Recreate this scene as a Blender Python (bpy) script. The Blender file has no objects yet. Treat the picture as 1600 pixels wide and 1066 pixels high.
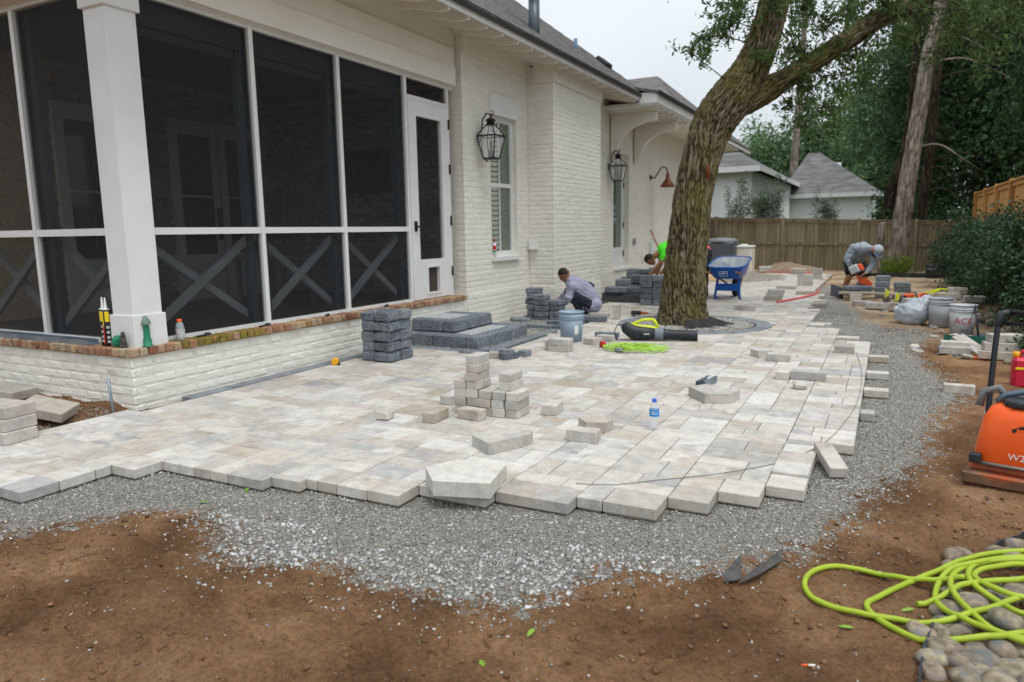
import bpy, bmesh, math, random
import numpy as np
from mathutils import Vector, Matrix, Euler, Quaternion

random.seed(7); rng = np.random.default_rng(7)
SC = bpy.context.scene; COL = SC.collection
R_ = math.radians

# ------------------------------------------------------------------ camera
cam = bpy.data.cameras.new('camera'); camo = bpy.data.objects.new('camera', cam); COL.objects.link(camo)
camo.matrix_world = Matrix(((0.887589, -0.054965, 0.457346, 0.0), (0.460344, 0.141224, -0.876435, 0.0), (-0.016415, 0.988451, 0.150652, 1.35), (0, 0, 0, 1)))
cam.sensor_width = 36; cam.lens = 25.274; cam.clip_start = 0.05; cam.clip_end = 1500
cam.dof.use_dof = True; cam.dof.focus_distance = 4.6; cam.dof.aperture_fstop = 2.4
SC.camera = camo

# ------------------------------------------------------------------ sky, sun, exposure
SUN_EL, SUN_AZ = 66.0, 122.0           # azimuth measured from +Y towards +X
world = bpy.data.worlds.new('World'); SC.world = world; world.use_nodes = True
wn = world.node_tree; wn.nodes.clear()
sky = wn.nodes.new('ShaderNodeTexSky'); sky.sky_type = 'NISHITA'; sky.sun_disc = False
sky.sun_elevation = R_(SUN_EL); sky.sun_rotation = R_(SUN_AZ)
sky.air_density = 1.0; sky.dust_density = 6.0; sky.ozone_density = 1.0
hs = wn.nodes.new('ShaderNodeHueSaturation'); hs.inputs['Saturation'].default_value = 0.22; hs.inputs['Value'].default_value = 1.0
# overcast: the cloud layer evens the dome out; soft cloud mottling
tc = wn.nodes.new('ShaderNodeTexCoord'); nz = wn.nodes.new('ShaderNodeTexNoise'); nz.inputs['Scale'].default_value = 2.2; nz.inputs['Detail'].default_value = 5
cr = wn.nodes.new('ShaderNodeValToRGB'); cr.color_ramp.elements[0].position = .3; cr.color_ramp.elements[0].color = (9.9, 10.9, 11.8, 1); cr.color_ramp.elements[1].position = .7; cr.color_ramp.elements[1].color = (12.5, 13.2, 13.8, 1)
mx = wn.nodes.new('ShaderNodeMixRGB'); mx.inputs[0].default_value = .72
bg = wn.nodes.new('ShaderNodeBackground'); bg.inputs['Strength'].default_value = 0.094; ow = wn.nodes.new('ShaderNodeOutputWorld')
L = wn.links.new
L(sky.outputs[0], hs.inputs['Color']); L(tc.outputs['Generated'], nz.inputs['Vector']); L(nz.outputs['Fac'], cr.inputs[0])
# an overcast dome is brighter overhead than at the horizon
sx = wn.nodes.new('ShaderNodeSeparateXYZ'); L(tc.outputs['Generated'], sx.inputs[0]); zr = wn.nodes.new('ShaderNodeMapRange'); zr.inputs['To Min'].default_value = .80; zr.inputs['To Max'].default_value = 1.36; L(sx.outputs['Z'], zr.inputs['Value'])
zm = wn.nodes.new('ShaderNodeMixRGB'); zm.blend_type = 'MULTIPLY'; zm.inputs[0].default_value = 1.
L(hs.outputs[0], mx.inputs[1]); L(cr.outputs[0], mx.inputs[2]); L(mx.outputs[0], zm.inputs[1]); L(zr.outputs[0], zm.inputs[2]); L(zm.outputs[0], bg.inputs['Color']); L(bg.outputs[0], ow.inputs['Surface'])
sun = bpy.data.lights.new('sun', 'SUN'); sun.energy = 1.45; sun.angle = R_(18); sun.color = (1.0, .97, .93)
suno = bpy.data.objects.new('sun', sun); COL.objects.link(suno)
sd = Vector((math.sin(R_(SUN_AZ)) * math.cos(R_(SUN_EL)), math.cos(R_(SUN_AZ)) * math.cos(R_(SUN_EL)), math.sin(R_(SUN_EL))))
suno.rotation_euler = sd.to_track_quat('Z', 'Y').to_euler(); suno.location = (0, 0, 30)
vs = SC.view_settings; vs.view_transform = 'Standard'; vs.look = 'None'; vs.exposure = 0.1; vs.gamma = 1.0; vs.use_curve_mapping = False
SC.cycles.max_bounces = 8; SC.cycles.diffuse_bounces = 4; SC.cycles.transparent_max_bounces = 24
SC.cycles.use_adaptive_sampling = True

# ------------------------------------------------------------------ helpers: materials
def srgb(r, g, b):
    f = lambda c: (c / 255 / 12.92) if c / 255 <= .04045 else ((c / 255 + .055) / 1.055) ** 2.4
    return (f(r), f(g), f(b))
MATS = {}
def M(name, c, c2=None, rough=.8, scale=5., detail=4., dist=0., bump=0., bscale=60., bstretch=(1, 1, 1), stretch=(1, 1, 1), metal=0., rnd=0., isl=0., spec=.3, lo=.35, hi=.65, c3=None, c3scale=1.5, c3lo=.55, c3hi=.7, trans=0., world=False, sub=0., coat=0., rndhue=0.):
    """procedural material: two-colour noise, an optional third stain colour, per-object or per-island brightness, bump"""
    if name in MATS: return MATS[name]
    m = bpy.data.materials.new(name); m.use_nodes = True; nt = m.node_tree; N = nt.nodes; LK = nt.links.new
    b = N['Principled BSDF']; b.inputs['Roughness'].default_value = rough; b.inputs['Metallic'].default_value = metal
    b.inputs['Specular IOR Level'].default_value = spec; b.inputs['Transmission Weight'].default_value = trans
    b.inputs['Coat Weight'].default_value = coat
    tcn = N.new('ShaderNodeTexCoord'); oi = N.new('ShaderNodeObjectInfo'); geo = N.new('ShaderNodeNewGeometry')
    vec = geo.outputs['Position'] if world else tcn.outputs['Object']
    rv = geo.outputs['Random Per Island'] if isl else oi.outputs['Random']
    def noise(sc, det, st, ds=0., off=100.):
        mp = N.new('ShaderNodeMapping'); mp.inputs['Scale'].default_value = st; LK(vec, mp.inputs['Vector'])
        n = N.new('ShaderNodeTexNoise'); n.noise_dimensions = '4D'; n.inputs['Scale'].default_value = sc; n.inputs['Detail'].default_value = det; n.inputs['Distortion'].default_value = ds
        if not world or isl or rnd:
            mm = N.new('ShaderNodeMath'); mm.operation = 'MULTIPLY'; mm.inputs[1].default_value = off; LK(rv, mm.inputs[0]); LK(mm.outputs[0], n.inputs['W'])
        LK(mp.outputs[0], n.inputs['Vector']); return n
    col = None
    if c2 is not None:
        n = noise(scale, detail, stretch, dist)
        r = N.new('ShaderNodeValToRGB'); r.color_ramp.elements[0].position = lo; r.color_ramp.elements[0].color = (*c, 1)
        r.color_ramp.elements[1].position = hi; r.color_ramp.elements[1].color = (*c2, 1); LK(n.outputs['Fac'], r.inputs[0]); col = r.outputs[0]
    else:
        rgb = N.new('ShaderNodeRGB'); rgb.outputs[0].default_value = (*c, 1); col = rgb.outputs[0]
    if c3 is not None:
        n3 = noise(c3scale, 6, stretch, .5, 57.)
        r3 = N.new('ShaderNodeValToRGB'); r3.color_ramp.elements[0].position = c3lo; r3.color_ramp.elements[0].color = (0, 0, 0, 1); r3.color_ramp.elements[1].position = c3hi
        m3 = N.new('ShaderNodeMixRGB'); m3.inputs[2].default_value = (*c3, 1); LK(n3.outputs['Fac'], r3.inputs[0]); LK(r3.outputs[0], m3.inputs[0]); LK(col, m3.inputs[1]); col = m3.outputs[0]
    amt = rnd or isl
    if amt:
        mr = N.new('ShaderNodeMapRange'); mr.inputs['To Min'].default_value = 1 - amt; mr.inputs['To Max'].default_value = 1 + amt; LK(rv, mr.inputs['Value'])
        h = N.new('ShaderNodeHueSaturation'); LK(mr.outputs[0], h.inputs['Value']); LK(col, h.inputs['Color']); col = h.outputs[0]
        if rndhue:
            m2 = N.new('ShaderNodeMath'); m2.operation = 'MULTIPLY_ADD'; m2.inputs[1].default_value = 7.31; m2.inputs[2].default_value = 0; LK(rv, m2.inputs[0])
            fr = N.new('ShaderNodeMath'); fr.operation = 'FRACT'; LK(m2.outputs[0], fr.inputs[0])
            m4 = N.new('ShaderNodeMapRange'); m4.inputs['To Min'].default_value = .5 - rndhue; m4.inputs['To Max'].default_value = .5 + rndhue; LK(fr.outputs[0], m4.inputs['Value']); LK(m4.outputs[0], h.inputs['Hue'])
    LK(col, b.inputs['Base Color'])
    if bump:
        nb = noise(bscale, 5, bstretch)
        bp = N.new('ShaderNodeBump'); bp.inputs['Strength'].default_value = min(1, bump); bp.inputs['Distance'].default_value = .02 if bump <= 1 else .05
        LK(nb.outputs['Fac'], bp.inputs['Height']); LK(bp.outputs[0], b.inputs['Normal'])
    if sub:
        tr = N.new('ShaderNodeBsdfTranslucent'); LK(col, tr.inputs['Color']); ms = N.new('ShaderNodeMixShader'); ms.inputs[0].default_value = sub
        LK(b.outputs[0], ms.inputs[1]); LK(tr.outputs[0], ms.inputs[2]); LK(ms.outputs[0], N['Material Output'].inputs['Surface'])
    MATS[name] = m; return m

def ramp_mat(name, cols, rough=.85, island=False, swirl=6., speck=.12, bump=.25, dust=None, sscale=170.):
    """concrete: every piece picks its colour, a second colour swirls through it, fine speckle on top"""
    m = bpy.data.materials.new(name); m.use_nodes = True; N = m.node_tree.nodes; LK = m.node_tree.links.new; b = N['Principled BSDF']
    b.inputs['Roughness'].default_value = rough; b.inputs['Specular IOR Level'].default_value = .25
    geo = N.new('ShaderNodeNewGeometry'); oi = N.new('ShaderNodeObjectInfo'); rv = geo.outputs['Random Per Island'] if island else oi.outputs['Random']
    def frac(k):
        a = N.new('ShaderNodeMath'); a.operation = 'MULTIPLY'; a.inputs[1].default_value = k; LK(rv, a.inputs[0])
        f = N.new('ShaderNodeMath'); f.operation = 'FRACT'; LK(a.outputs[0], f.inputs[0]); return f.outputs[0]
    def ramp(fac, cl):
        r = N.new('ShaderNodeValToRGB'); cb = r.color_ramp; cb.interpolation = 'LINEAR'
        while len(cb.elements) < len(cl): cb.elements.new(.5)
        for i, c in enumerate(cl): cb.elements[i].position = i / (len(cl) - 1); cb.elements[i].color = (*c, 1)
        LK(fac, r.inputs[0]); return r.outputs[0]
    w = N.new('ShaderNodeMath'); w.operation = 'MULTIPLY'; w.inputs[1].default_value = 211.; LK(rv, w.inputs[0])
    n = N.new('ShaderNodeTexNoise'); n.noise_dimensions = '4D'; n.inputs['Scale'].default_value = swirl; n.inputs['Detail'].default_value = 5; n.inputs['Distortion'].default_value = .8; n.inputs['Roughness'].default_value = .6
    LK(geo.outputs['Position'], n.inputs['Vector']); LK(w.outputs[0], n.inputs['W'])
    sh = N.new('ShaderNodeMapRange'); sh.inputs['From Min'].default_value = .4; sh.inputs['From Max'].default_value = .62; LK(n.outputs['Fac'], sh.inputs['Value'])
    mxx = N.new('ShaderNodeMixRGB'); LK(sh.outputs[0], mxx.inputs[0]); LK(ramp(frac(1.), cols), mxx.inputs[1]); LK(ramp(frac(17.3), cols), mxx.inputs[2])
    sp = N.new('ShaderNodeTexNoise'); sp.inputs['Scale'].default_value = sscale; sp.inputs['Detail'].default_value = 3; LK(geo.outputs['Position'], sp.inputs['Vector'])
    sr = N.new('ShaderNodeMapRange'); sr.inputs['From Min'].default_value = .3; sr.inputs['From Max'].default_value = .7; sr.inputs['To Min'].default_value = 1 - speck; sr.inputs['To Max'].default_value = 1 + speck; LK(sp.outputs['Fac'], sr.inputs['Value'])
    h = N.new('ShaderNodeHueSaturation'); LK(sr.outputs[0], h.inputs['Value']); LK(mxx.outputs[0], h.inputs['Color']); col = h.outputs[0]
    if dust:
        dn = N.new('ShaderNodeTexNoise'); dn.inputs['Scale'].default_value = 1.7; dn.inputs['Detail'].default_value = 7; dn.inputs['Roughness'].default_value = .65; LK(geo.outputs['Position'], dn.inputs['Vector'])
        dr = N.new('ShaderNodeMapRange'); dr.inputs['From Min'].default_value = .42; dr.inputs['From Max'].default_value = .68; dr.inputs['To Max'].default_value = .45; LK(dn.outputs['Fac'], dr.inputs['Value'])
        dm = N.new('ShaderNodeMixRGB'); dm.inputs[2].default_value = (*dust, 1); LK(dr.outputs[0], dm.inputs[0]); LK(col, dm.inputs[1]); col = dm.outputs[0]
    gn = N.new('ShaderNodeTexNoise'); gn.inputs['Scale'].default_value = 11.; gn.inputs['Detail'].default_value = 9; gn.inputs['Roughness'].default_value = .75; LK(geo.outputs['Position'], gn.inputs['Vector'])
    gr = N.new('ShaderNodeMapRange'); gr.inputs['From Min'].default_value = .38; gr.inputs['From Max'].default_value = .56; gr.inputs['To Min'].default_value = .82; gr.inputs['To Max'].default_value = 1.04; LK(gn.outputs['Fac'], gr.inputs['Value'])
    gh = N.new('ShaderNodeHueSaturation'); LK(gr.outputs[0], gh.inputs['Value']); LK(col, gh.inputs['Color']); col = gh.outputs[0]
    LK(col, b.inputs['Base Color'])
    bp = N.new('ShaderNodeBump'); bp.inputs['Strength'].default_value = bump; bp.inputs['Distance'].default_value = .006 * 170 / sscale; LK(sp.outputs['Fac'], bp.inputs['Height']); LK(bp.outputs[0], b.inputs['Normal'])
    MATS[name] = m; return m

def thin_glass(name, col, op):
    """thin clear sheet: mostly see-through, a little body colour, sharp reflections"""
    m = bpy.data.materials.new(name); m.use_nodes = True; N = m.node_tree.nodes; LK = m.node_tree.links.new; b = N['Principled BSDF']; b.inputs['Base Color'].default_value = (*col, 1); b.inputs['Roughness'].default_value = .05; b.inputs['Specular IOR Level'].default_value = .8
    n = N.new('ShaderNodeTexNoise'); n.inputs['Scale'].default_value = 12.; mr = N.new('ShaderNodeMapRange'); mr.inputs['To Min'].default_value = op * .7; mr.inputs['To Max'].default_value = op * 1.3; LK(n.outputs['Fac'], mr.inputs['Value'])
    t = N.new('ShaderNodeBsdfTransparent'); ms = N.new('ShaderNodeMixShader'); LK(mr.outputs[0], ms.inputs[0]); LK(t.outputs[0], ms.inputs[1]); LK(b.outputs[0], ms.inputs[2]); LK(ms.outputs[0], N['Material Output'].inputs['Surface']); MATS[name] = m; return m
# ------------------------------------------------------------------ helpers: meshes
def tag(o, label=None, cat=None, group=None, kind=None):
    if label: o['label'] = label
    if cat: o['category'] = cat
    if group: o['group'] = group
    if kind: o['kind'] = kind
    return o
WP = {}
def root(name, loc, label, cat, group=None):
    """a thing: an Empty at its base; its parts are given in world coordinates"""
    o = bpy.data.objects.new(name, None); COL.objects.link(o); o.location = loc; o.empty_display_size = .1; WP[o.name] = Matrix.Translation(-Vector(loc)); return tag(o, label, cat, group)
def link(name, me, mat=None, parent=None, loc=(0, 0, 0), rot=(0, 0, 0), scale=None):
    o = bpy.data.objects.new(name, me); COL.objects.link(o)
    o.location = loc; o.rotation_euler = rot
    if scale is not None: o.scale = scale
    if parent is not None:
        o.parent = parent
        if parent.name in WP: o.matrix_parent_inverse = WP[parent.name]
    if mat is not None and me is not None and not me.materials: me.materials.append(mat)
    return o
def empty(name, loc=(0, 0, 0), rz=0., parent=None):
    o = link(name, None, None, parent, loc, (0, 0, rz)); o.empty_display_size = .1; return o
def mesh_np(name, V, F, smooth=False):
    """V (n,3), F (m,k) arrays of one polygon size"""
    me = bpy.data.meshes.new(name); V = np.asarray(V, dtype=np.float32); F = np.asarray(F, dtype=np.int32); k = F.shape[1]
    me.vertices.add(len(V)); me.vertices.foreach_set('co', V.ravel()); me.loops.add(F.size); me.loops.foreach_set('vertex_index', F.ravel())
    me.polygons.add(len(F)); me.polygons.foreach_set('loop_start', np.arange(0, F.size, k, dtype=np.int32))
    if smooth: me.polygons.foreach_set('use_smooth', np.ones(len(F), dtype=bool))
    me.update(calc_edges=True); me.validate(); return me
def xf(loc=(0, 0, 0), rot=(0, 0, 0), scale=(1, 1, 1)):
    return Matrix.LocRotScale(Vector(loc), Euler(rot), Vector(scale))
class MB:
    def __init__(s): s.v = []; s.f = []; s.sm = []
    def add(s, V, F, smooth=False, mtx=None):
        b = len(s.v)
        for p in V: s.v.append(tuple(mtx @ Vector(p)) if mtx is not None else tuple(p))
        for f in F: s.f.append(tuple(b + i for i in f)); s.sm.append(smooth)
        return s
    def box(s, x0, x1, y0, y1, z0, z1, mtx=None):
        V = [(x, y, z) for x in (x0, x1) for y in (y0, y1) for z in (z0, z1)]
        return s.add(V, [(0, 1, 3, 2), (4, 6, 7, 5), (0, 4, 5, 1), (2, 3, 7, 6), (0, 2, 6, 4), (1, 5, 7, 3)], False, mtx)
    def cbox(s, sx, sy, sz, c, mtx=None, jit=0., r=None):
        V, F = chamfer(sx, sy, sz, c, jit, r); return s.add(V, F, False, mtx)
    def tube(s, pts, rad, n=10, caps=True, smooth=True, squash=None):
        pts = [Vector(p) for p in pts]; m = len(pts); rad = rad if hasattr(rad, '__len__') else [rad] * m
        t0 = (pts[1] - pts[0]).normalized(); up = Vector((0, 0, 1)) if abs(t0.z) < .9 else Vector((1, 0, 0)); nrm = t0.cross(up).normalized(); V = []; 
        for i, p in enumerate(pts):
            t = ((pts[min(i + 1, m - 1)] - pts[max(i - 1, 0)])).normalized(); nrm = (nrm - t * nrm.dot(t)).normalized(); bi = t.cross(nrm)
            for j in range(n):
                a = 2 * math.pi * j / n; V.append(p + (nrm * math.cos(a) + bi * math.sin(a) * (squash or 1)) * rad[i])
        F = [(i * n + j, i * n + (j + 1) % n, (i + 1) * n + (j + 1) % n, (i + 1) * n + j) for i in range(m - 1) for j in range(n)]
        s.add(V, F, smooth)
        if caps:
            b = len(s.v) - m * n; s.f.append(tuple(b + j for j in reversed(range(n)))); s.sm.append(False); s.f.append(tuple(b + (m - 1) * n + j for j in range(n))); s.sm.append(False)
        return s
    def lathe(s, prof, n=24, mtx=None, smooth=True, cap=True):
        V = [(r * math.cos(2 * math.pi * j / n), r * math.sin(2 * math.pi * j / n), z) for r, z in prof for j in range(n)]; m = len(prof)
        F = [(i * n + j, i * n + (j + 1) % n, (i + 1) * n + (j + 1) % n, (i + 1) * n + j) for i in range(m - 1) for j in range(n)]
        b = len(s.v); s.add(V, F, smooth, mtx)
        if cap:
            s.f.append(tuple(b + j for j in reversed(range(n)))); s.sm.append(False); s.f.append(tuple(b + (m - 1) * n + j for j in range(n))); s.sm.append(False)
        return s
    def prism(s, poly, z0, z1, mtx=None):
        n = len(poly); V = [(x, y, z0) for x, y in poly] + [(x, y, z1) for x, y in poly]
        return s.add(V, [tuple(reversed(range(n))), tuple(range(n, 2 * n))] + [(i, (i + 1) % n, n + (i + 1) % n, n + i) for i in range(n)], False, mtx)
    def ball(s, c, r, n=12, m=8, mtx=None, squash=(1, 1, 1)):
        V = []; F = []
        for i in range(m + 1):
            t = math.pi * i / m
            for j in range(n): a = 2 * math.pi * j / n; V.append((c[0] + r * squash[0] * math.sin(t) * math.cos(a), c[1] + r * squash[1] * math.sin(t) * math.sin(a), c[2] + r * squash[2] * math.cos(t)))
        F = [(i * n + j, (i + 1) * n + j, (i + 1) * n + (j + 1) % n, i * n + (j + 1) % n) for i in range(m) for j in range(n)]
        return s.add(V, F, True, mtx)
    def mesh(s, name):
        me = bpy.data.meshes.new(name); me.from_pydata(s.v, [], s.f); me.polygons.foreach_set('use_smooth', s.sm); me.validate(); me.update(); return me
    def build(s, name, mat, parent=None, loc=(0, 0, 0), rot=(0, 0, 0)):
        return link(name, s.mesh(name), mat, parent, loc, rot)
def chamfer(sx, sy, sz, c, jit=0., r=None):
    """box centred on x,y with its base at z=0 and chamfered edges: 24 verts, 26 faces"""
    hx, hy = sx / 2, sy / 2; V = []; idx = {}
    for ix in (-1, 1):
        for iy in (-1, 1):
            for iz in (0, 1):
                for ax in range(3):
                    p = [ix * (hx - c), iy * (hy - c), (sz - c) if iz else c]
                    if ax == 0: p[0] = ix * hx
                    elif ax == 1: p[1] = iy * hy
                    else: p[2] = sz if iz else 0.
                    if jit: p = [q + r.uniform(-jit, jit) for q in p]
                    idx[ix, iy, iz, ax] = len(V); V.append(p)
    F = []
    for ix in (-1, 1): F.append([idx[ix, a, b, 0] for a, b in ((-1, 0), (1, 0), (1, 1), (-1, 1))][::ix])
    for iy in (-1, 1): F.append([idx[a, iy, b, 1] for a, b in ((-1, 0), (-1, 1), (1, 1), (1, 0))][::iy])
    for iz in (0, 1): F.append([idx[a, b, iz, 2] for a, b in ((-1, -1), (1, -1), (1, 1), (-1, 1))][::1 if iz else -1])
    for ix in (-1, 1):
        for iy in (-1, 1): F.append([idx[ix, iy, 0, 0], idx[ix, iy, 0, 1], idx[ix, iy, 1, 1], idx[ix, iy, 1, 0]][::ix * iy])
        for iz in (0, 1): F.append([idx[ix, -1, iz, 0], idx[ix, 1, iz, 0], idx[ix, 1, iz, 2], idx[ix, -1, iz, 2]][::ix * (1 if iz else -1)])
    for iy in (-1, 1):
        for iz in (0, 1): F.append([idx[-1, iy, iz, 1], idx[-1, iy, iz, 2], idx[1, iy, iz, 2], idx[1, iy, iz, 1]][::iy * (1 if iz else -1)])
    for ix in (-1, 1):
        for iy in (-1, 1):
            for iz in (0, 1): F.append([idx[ix, iy, iz, 0], idx[ix, iy, iz, 1], idx[ix, iy, iz, 2]][::ix * iy * (1 if iz else -1)])
    return V, F
def vnoise(p, seed=0):
    """smooth 3-D value noise, p (n,3) -> (n,) in 0..1"""
    p = np.asarray(p, dtype=np.float64); i = np.floor(p).astype(np.int64); f = p - i; f = f * f * (3 - 2 * f)
    def h(a, b, c):
        x = (a * 374761393 + b * 668265263 + c * 2147483647 + seed * 1274126177) & 0xFFFFFFFF
        x = ((x ^ (x >> 13)) * 1274126177) & 0xFFFFFFFF; x = ((x ^ (x >> 16)) * 2246822519) & 0xFFFFFFFF
        return ((x ^ (x >> 15)) & 0xFFFFFF) / float(0xFFFFFF)
    o = 0.
    for a in (0, 1):
        for b in (0, 1):
            for c in (0, 1):
                w = (f[:, 0] if a else 1 - f[:, 0]) * (f[:, 1] if b else 1 - f[:, 1]) * (f[:, 2] if c else 1 - f[:, 2])
                o = o + w * h(i[:, 0] + a, i[:, 1] + b, i[:, 2] + c)
    return o
def fbm(p, oct=4, seed=0):
    p = np.asarray(p, dtype=np.float64); s = 0.; a = .5; t = 0.
    for k in range(oct): s = s + a * vnoise(p * 2 ** k + 17.3 * k, seed + k); t += a; a *= .5
    return s / t
def inpoly(x, y, poly):
    x = np.asarray(x); y = np.asarray(y); c = np.zeros(x.shape, bool); n = len(poly)
    for i in range(n):
        (x1, y1), (x2, y2) = poly[i], poly[(i + 1) % n]
        m = ((y1 > y) != (y2 > y)); c ^= m & (x < (x2 - x1) * (y - y1) / ((y2 - y1) if y2 != y1 else 1e-9) + x1)
    return c
def text_mesh(s, size, ext=.001):
    cu = bpy.data.curves.new('lettering', 'FONT'); cu.body = s; cu.size = size; cu.extrude = ext; cu.align_x = 'CENTER'; cu.align_y = 'CENTER'; cu.resolution_u = 3
    o = bpy.data.objects.new('lettering', cu); COL.objects.link(o); dg = bpy.context.evaluated_depsgraph_get(); me = bpy.data.meshes.new_from_object(o.evaluated_get(dg))
    bpy.data.objects.remove(o); bpy.data.curves.remove(cu); return me
CAMP = Vector((0, 0, 1.35))

# ------------------------------------------------------------------ materials
m_paver = ramp_mat('concrete_paver', sscale=120., cols= [srgb(*c) for c in ((184, 178, 167), (196, 192, 185), (160, 147, 130), (172, 170, 166), (203, 200, 194), (176, 164, 148), (148, 149, 149), (188, 181, 170))], dust=srgb(200, 198, 194))
m_paver_s = ramp_mat('concrete_paver_far', sscale=120., cols= [srgb(*c) for c in ((184, 178, 167), (196, 192, 185), (160, 147, 130), (172, 170, 166), (203, 200, 194), (176, 164, 148), (148, 149, 149), (188, 181, 170))], island=True, dust=srgb(200, 198, 194))
m_dark = ramp_mat('charcoal_block', [srgb(*c) for c in ((94, 101, 110), (120, 127, 135), (79, 85, 93), (134, 140, 146), (106, 111, 118), (88, 94, 103))], swirl=16, speck=.5, bump=.75, dust=srgb(144, 151, 157), sscale=52.)
m_darkpav = ramp_mat('blue_grey_border_paver', [srgb(*c) for c in ((118, 124, 130), (134, 140, 146), (104, 109, 115), (140, 145, 148))], swirl=9, speck=.2, bump=.3)
m_white = M('white_trim_paint', (.66, .67, .665), (.72, .73, .725), rough=.45, scale=3, bump=.05, bscale=30)
m_brickpaint = M('painted_brick', (.70, .68, .61), (.77, .75, .69), rough=.6, scale=2.2, bump=.35, bscale=55, rnd=.035, world=True, c3=(.50, .45, .30), c3scale=2.4, c3lo=.62, c3hi=.80)
m_brickpaint_s = M('painted_brick_far', (.70, .68, .61), (.77, .75, .69), rough=.6, scale=2.2, bump=.35, bscale=55, isl=.035, world=True)
m_mortar = M('painted_mortar', (.69, .67, .60), (.76, .74, .68), rough=.65, scale=6, bump=.5, bscale=90, world=True)
m_cream = M('cream_paint', (.71, .68, .60), (.76, .73, .66), rough=.5, scale=2, bump=.04, world=True)

# ------------------------------------------------------------------ pavement geometry tables
BND = [-5.30, -5.13] + [-4.71 + .42 * k for k in range(10)] + [-.51, -.12]
BND = sorted(set(round(b, 3) for b in BND))
FRONT = [(-4.10, 2.06), (-3.87, 2.58), (-3.04, 2.76), (-2.82, 2.83), (-2.19, 2.89), (-1.77, 3.07), (-1.35, 3.165), (-.93, 3.27), (-.72, 3.463), (-.51, 3.66), (-.315, 3.85), (-.10, 4.80)]
ENDS = [(-1.45, 22.4), (-1.25, 19.6), (-1.1, 15.6), (-.93, 12.4), (-.75, 11.0), (-.55, 10.4), (-.33, 9.9), (0, 9.25)]
def front(x):
    for b, y in FRONT:
        if x < b: return y
    return 4.8
def yend(x):
    for b, y in ENDS:
        if x < b: return y
    return 9.25
def xmin(y): return -5.31 if y < 3.62 else -5.15 if y < 6.9 else -3.95 if y < 10.2 else -4.62 if y < 16 else -4.3
TREE = (-2.42, 10.25)
def in_patio(x, y, pad=0.):
    return (x > xmin(y) - pad) and (x < -.12 + pad) and y > front(x) - pad and y < yend(x) + pad and math.hypot(x - TREE[0], y - TREE[1]) > .86 and ((x + 3.7) / 1.3) ** 2 + ((y - 20.4) / 1.9) ** 2 > 1

# ------------------------------------------------------------------ ground: one sheet to the horizon
GRAVEL = [(-3.78, 1.8), (-3.65, 1.9), (-3.52, 2.11), (-3.37, 2.3), (-3.23, 2.41), (-3.03, 2.39), (-2.76, 2.24), (-2.51, 2.1), (-2.28, 2.12), (-2.11, 2.29), (-1.91, 2.22), (-1.7, 2.2), (-1.47, 2.23), (-1.24, 2.34), (-1.09, 2.49), (-.95, 2.71), (-.82, 2.74), (-.59, 2.81), (-.46, 2.91), (-.35, 3.09), (-.22, 3.37), (-.12, 3.73), (-.05, 3.95), (.08, 4.37), (.21, 4.73), (.32, 5.27), (.44, 6.12), (.54, 6.96), (.47, 7.97), (.33, 8.87), (.31, 9.56), (.67, 10.81), (.47, 11.4), (.08, 11.25), (-.26, 11.87), (-.39, 13.16), (-.69, 15.37), (-.94, 17.63), (-1.4, 18.44), (-2.5, 22.6), (-5.25, 22.6), (-5.25, 2.95), (-5.7, 2.95), (-5.9, 1.5), (-4.6, 1.55)]
COARSE = [[(-3.0, 2.36), (-2.6, 2.12), (-2.2, 2.1), (-2.15, 2.35), (-2.4, 2.5), (-2.8, 2.45)], [(-2.1, 2.3), (-1.7, 2.18), (-1.2, 2.3), (-.9, 2.65), (-.6, 2.75), (-.6, 2.95), (-1.0, 2.9), (-1.3, 2.75), (-1.6, 2.62), (-1.95, 2.55)]]
def warp(x, y):
    p = np.stack([x * 2.2, y * 2.2, np.zeros_like(x)], 1); q = np.stack([x * 9, y * 9, np.zeros_like(x) + 4], 1)
    return x + (fbm(p, 3, 5) - .5) * .26 + (vnoise(q, 8) - .5) * .07, y + (fbm(p, 3, 25) - .5) * .26 + (vnoise(q, 18) - .5) * .07
def gravel_soft(x, y):
    wx, wy = warp(x, y); s = 0.
    for k in range(12):
        a = 2.4 * k; r = .20 * math.sqrt((k + .5) / 12); s = s + inpoly(wx + r * math.cos(a), wy + r * math.sin(a), GRAVEL)
    return s / 12
def gravel_mask(x, y):
    wx, wy = warp(x, y); return inpoly(wx, wy, GRAVEL)
FEET = [(-3.05, 1.75, .5), (-2.7, 1.95, .6), (-2.45, 1.55, .3), (-2.05, 1.85, .4), (-1.75, 1.5, .2), (-1.35, 1.85, .3), (-1.1, 1.62, 2.4), (-.85, 2.25, 2.2), (-.55, 2.35, 1.0), (-.40, 2.65, 1.1), (-.15, 2.15, .8), (-2.9, 1.45, 1.9), (-.05, 3.35, 1.3), (.25, 4.2, 1.4), (.42, 5.4, 1.5), (-1.7, 2.02, 1.2)]
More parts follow.
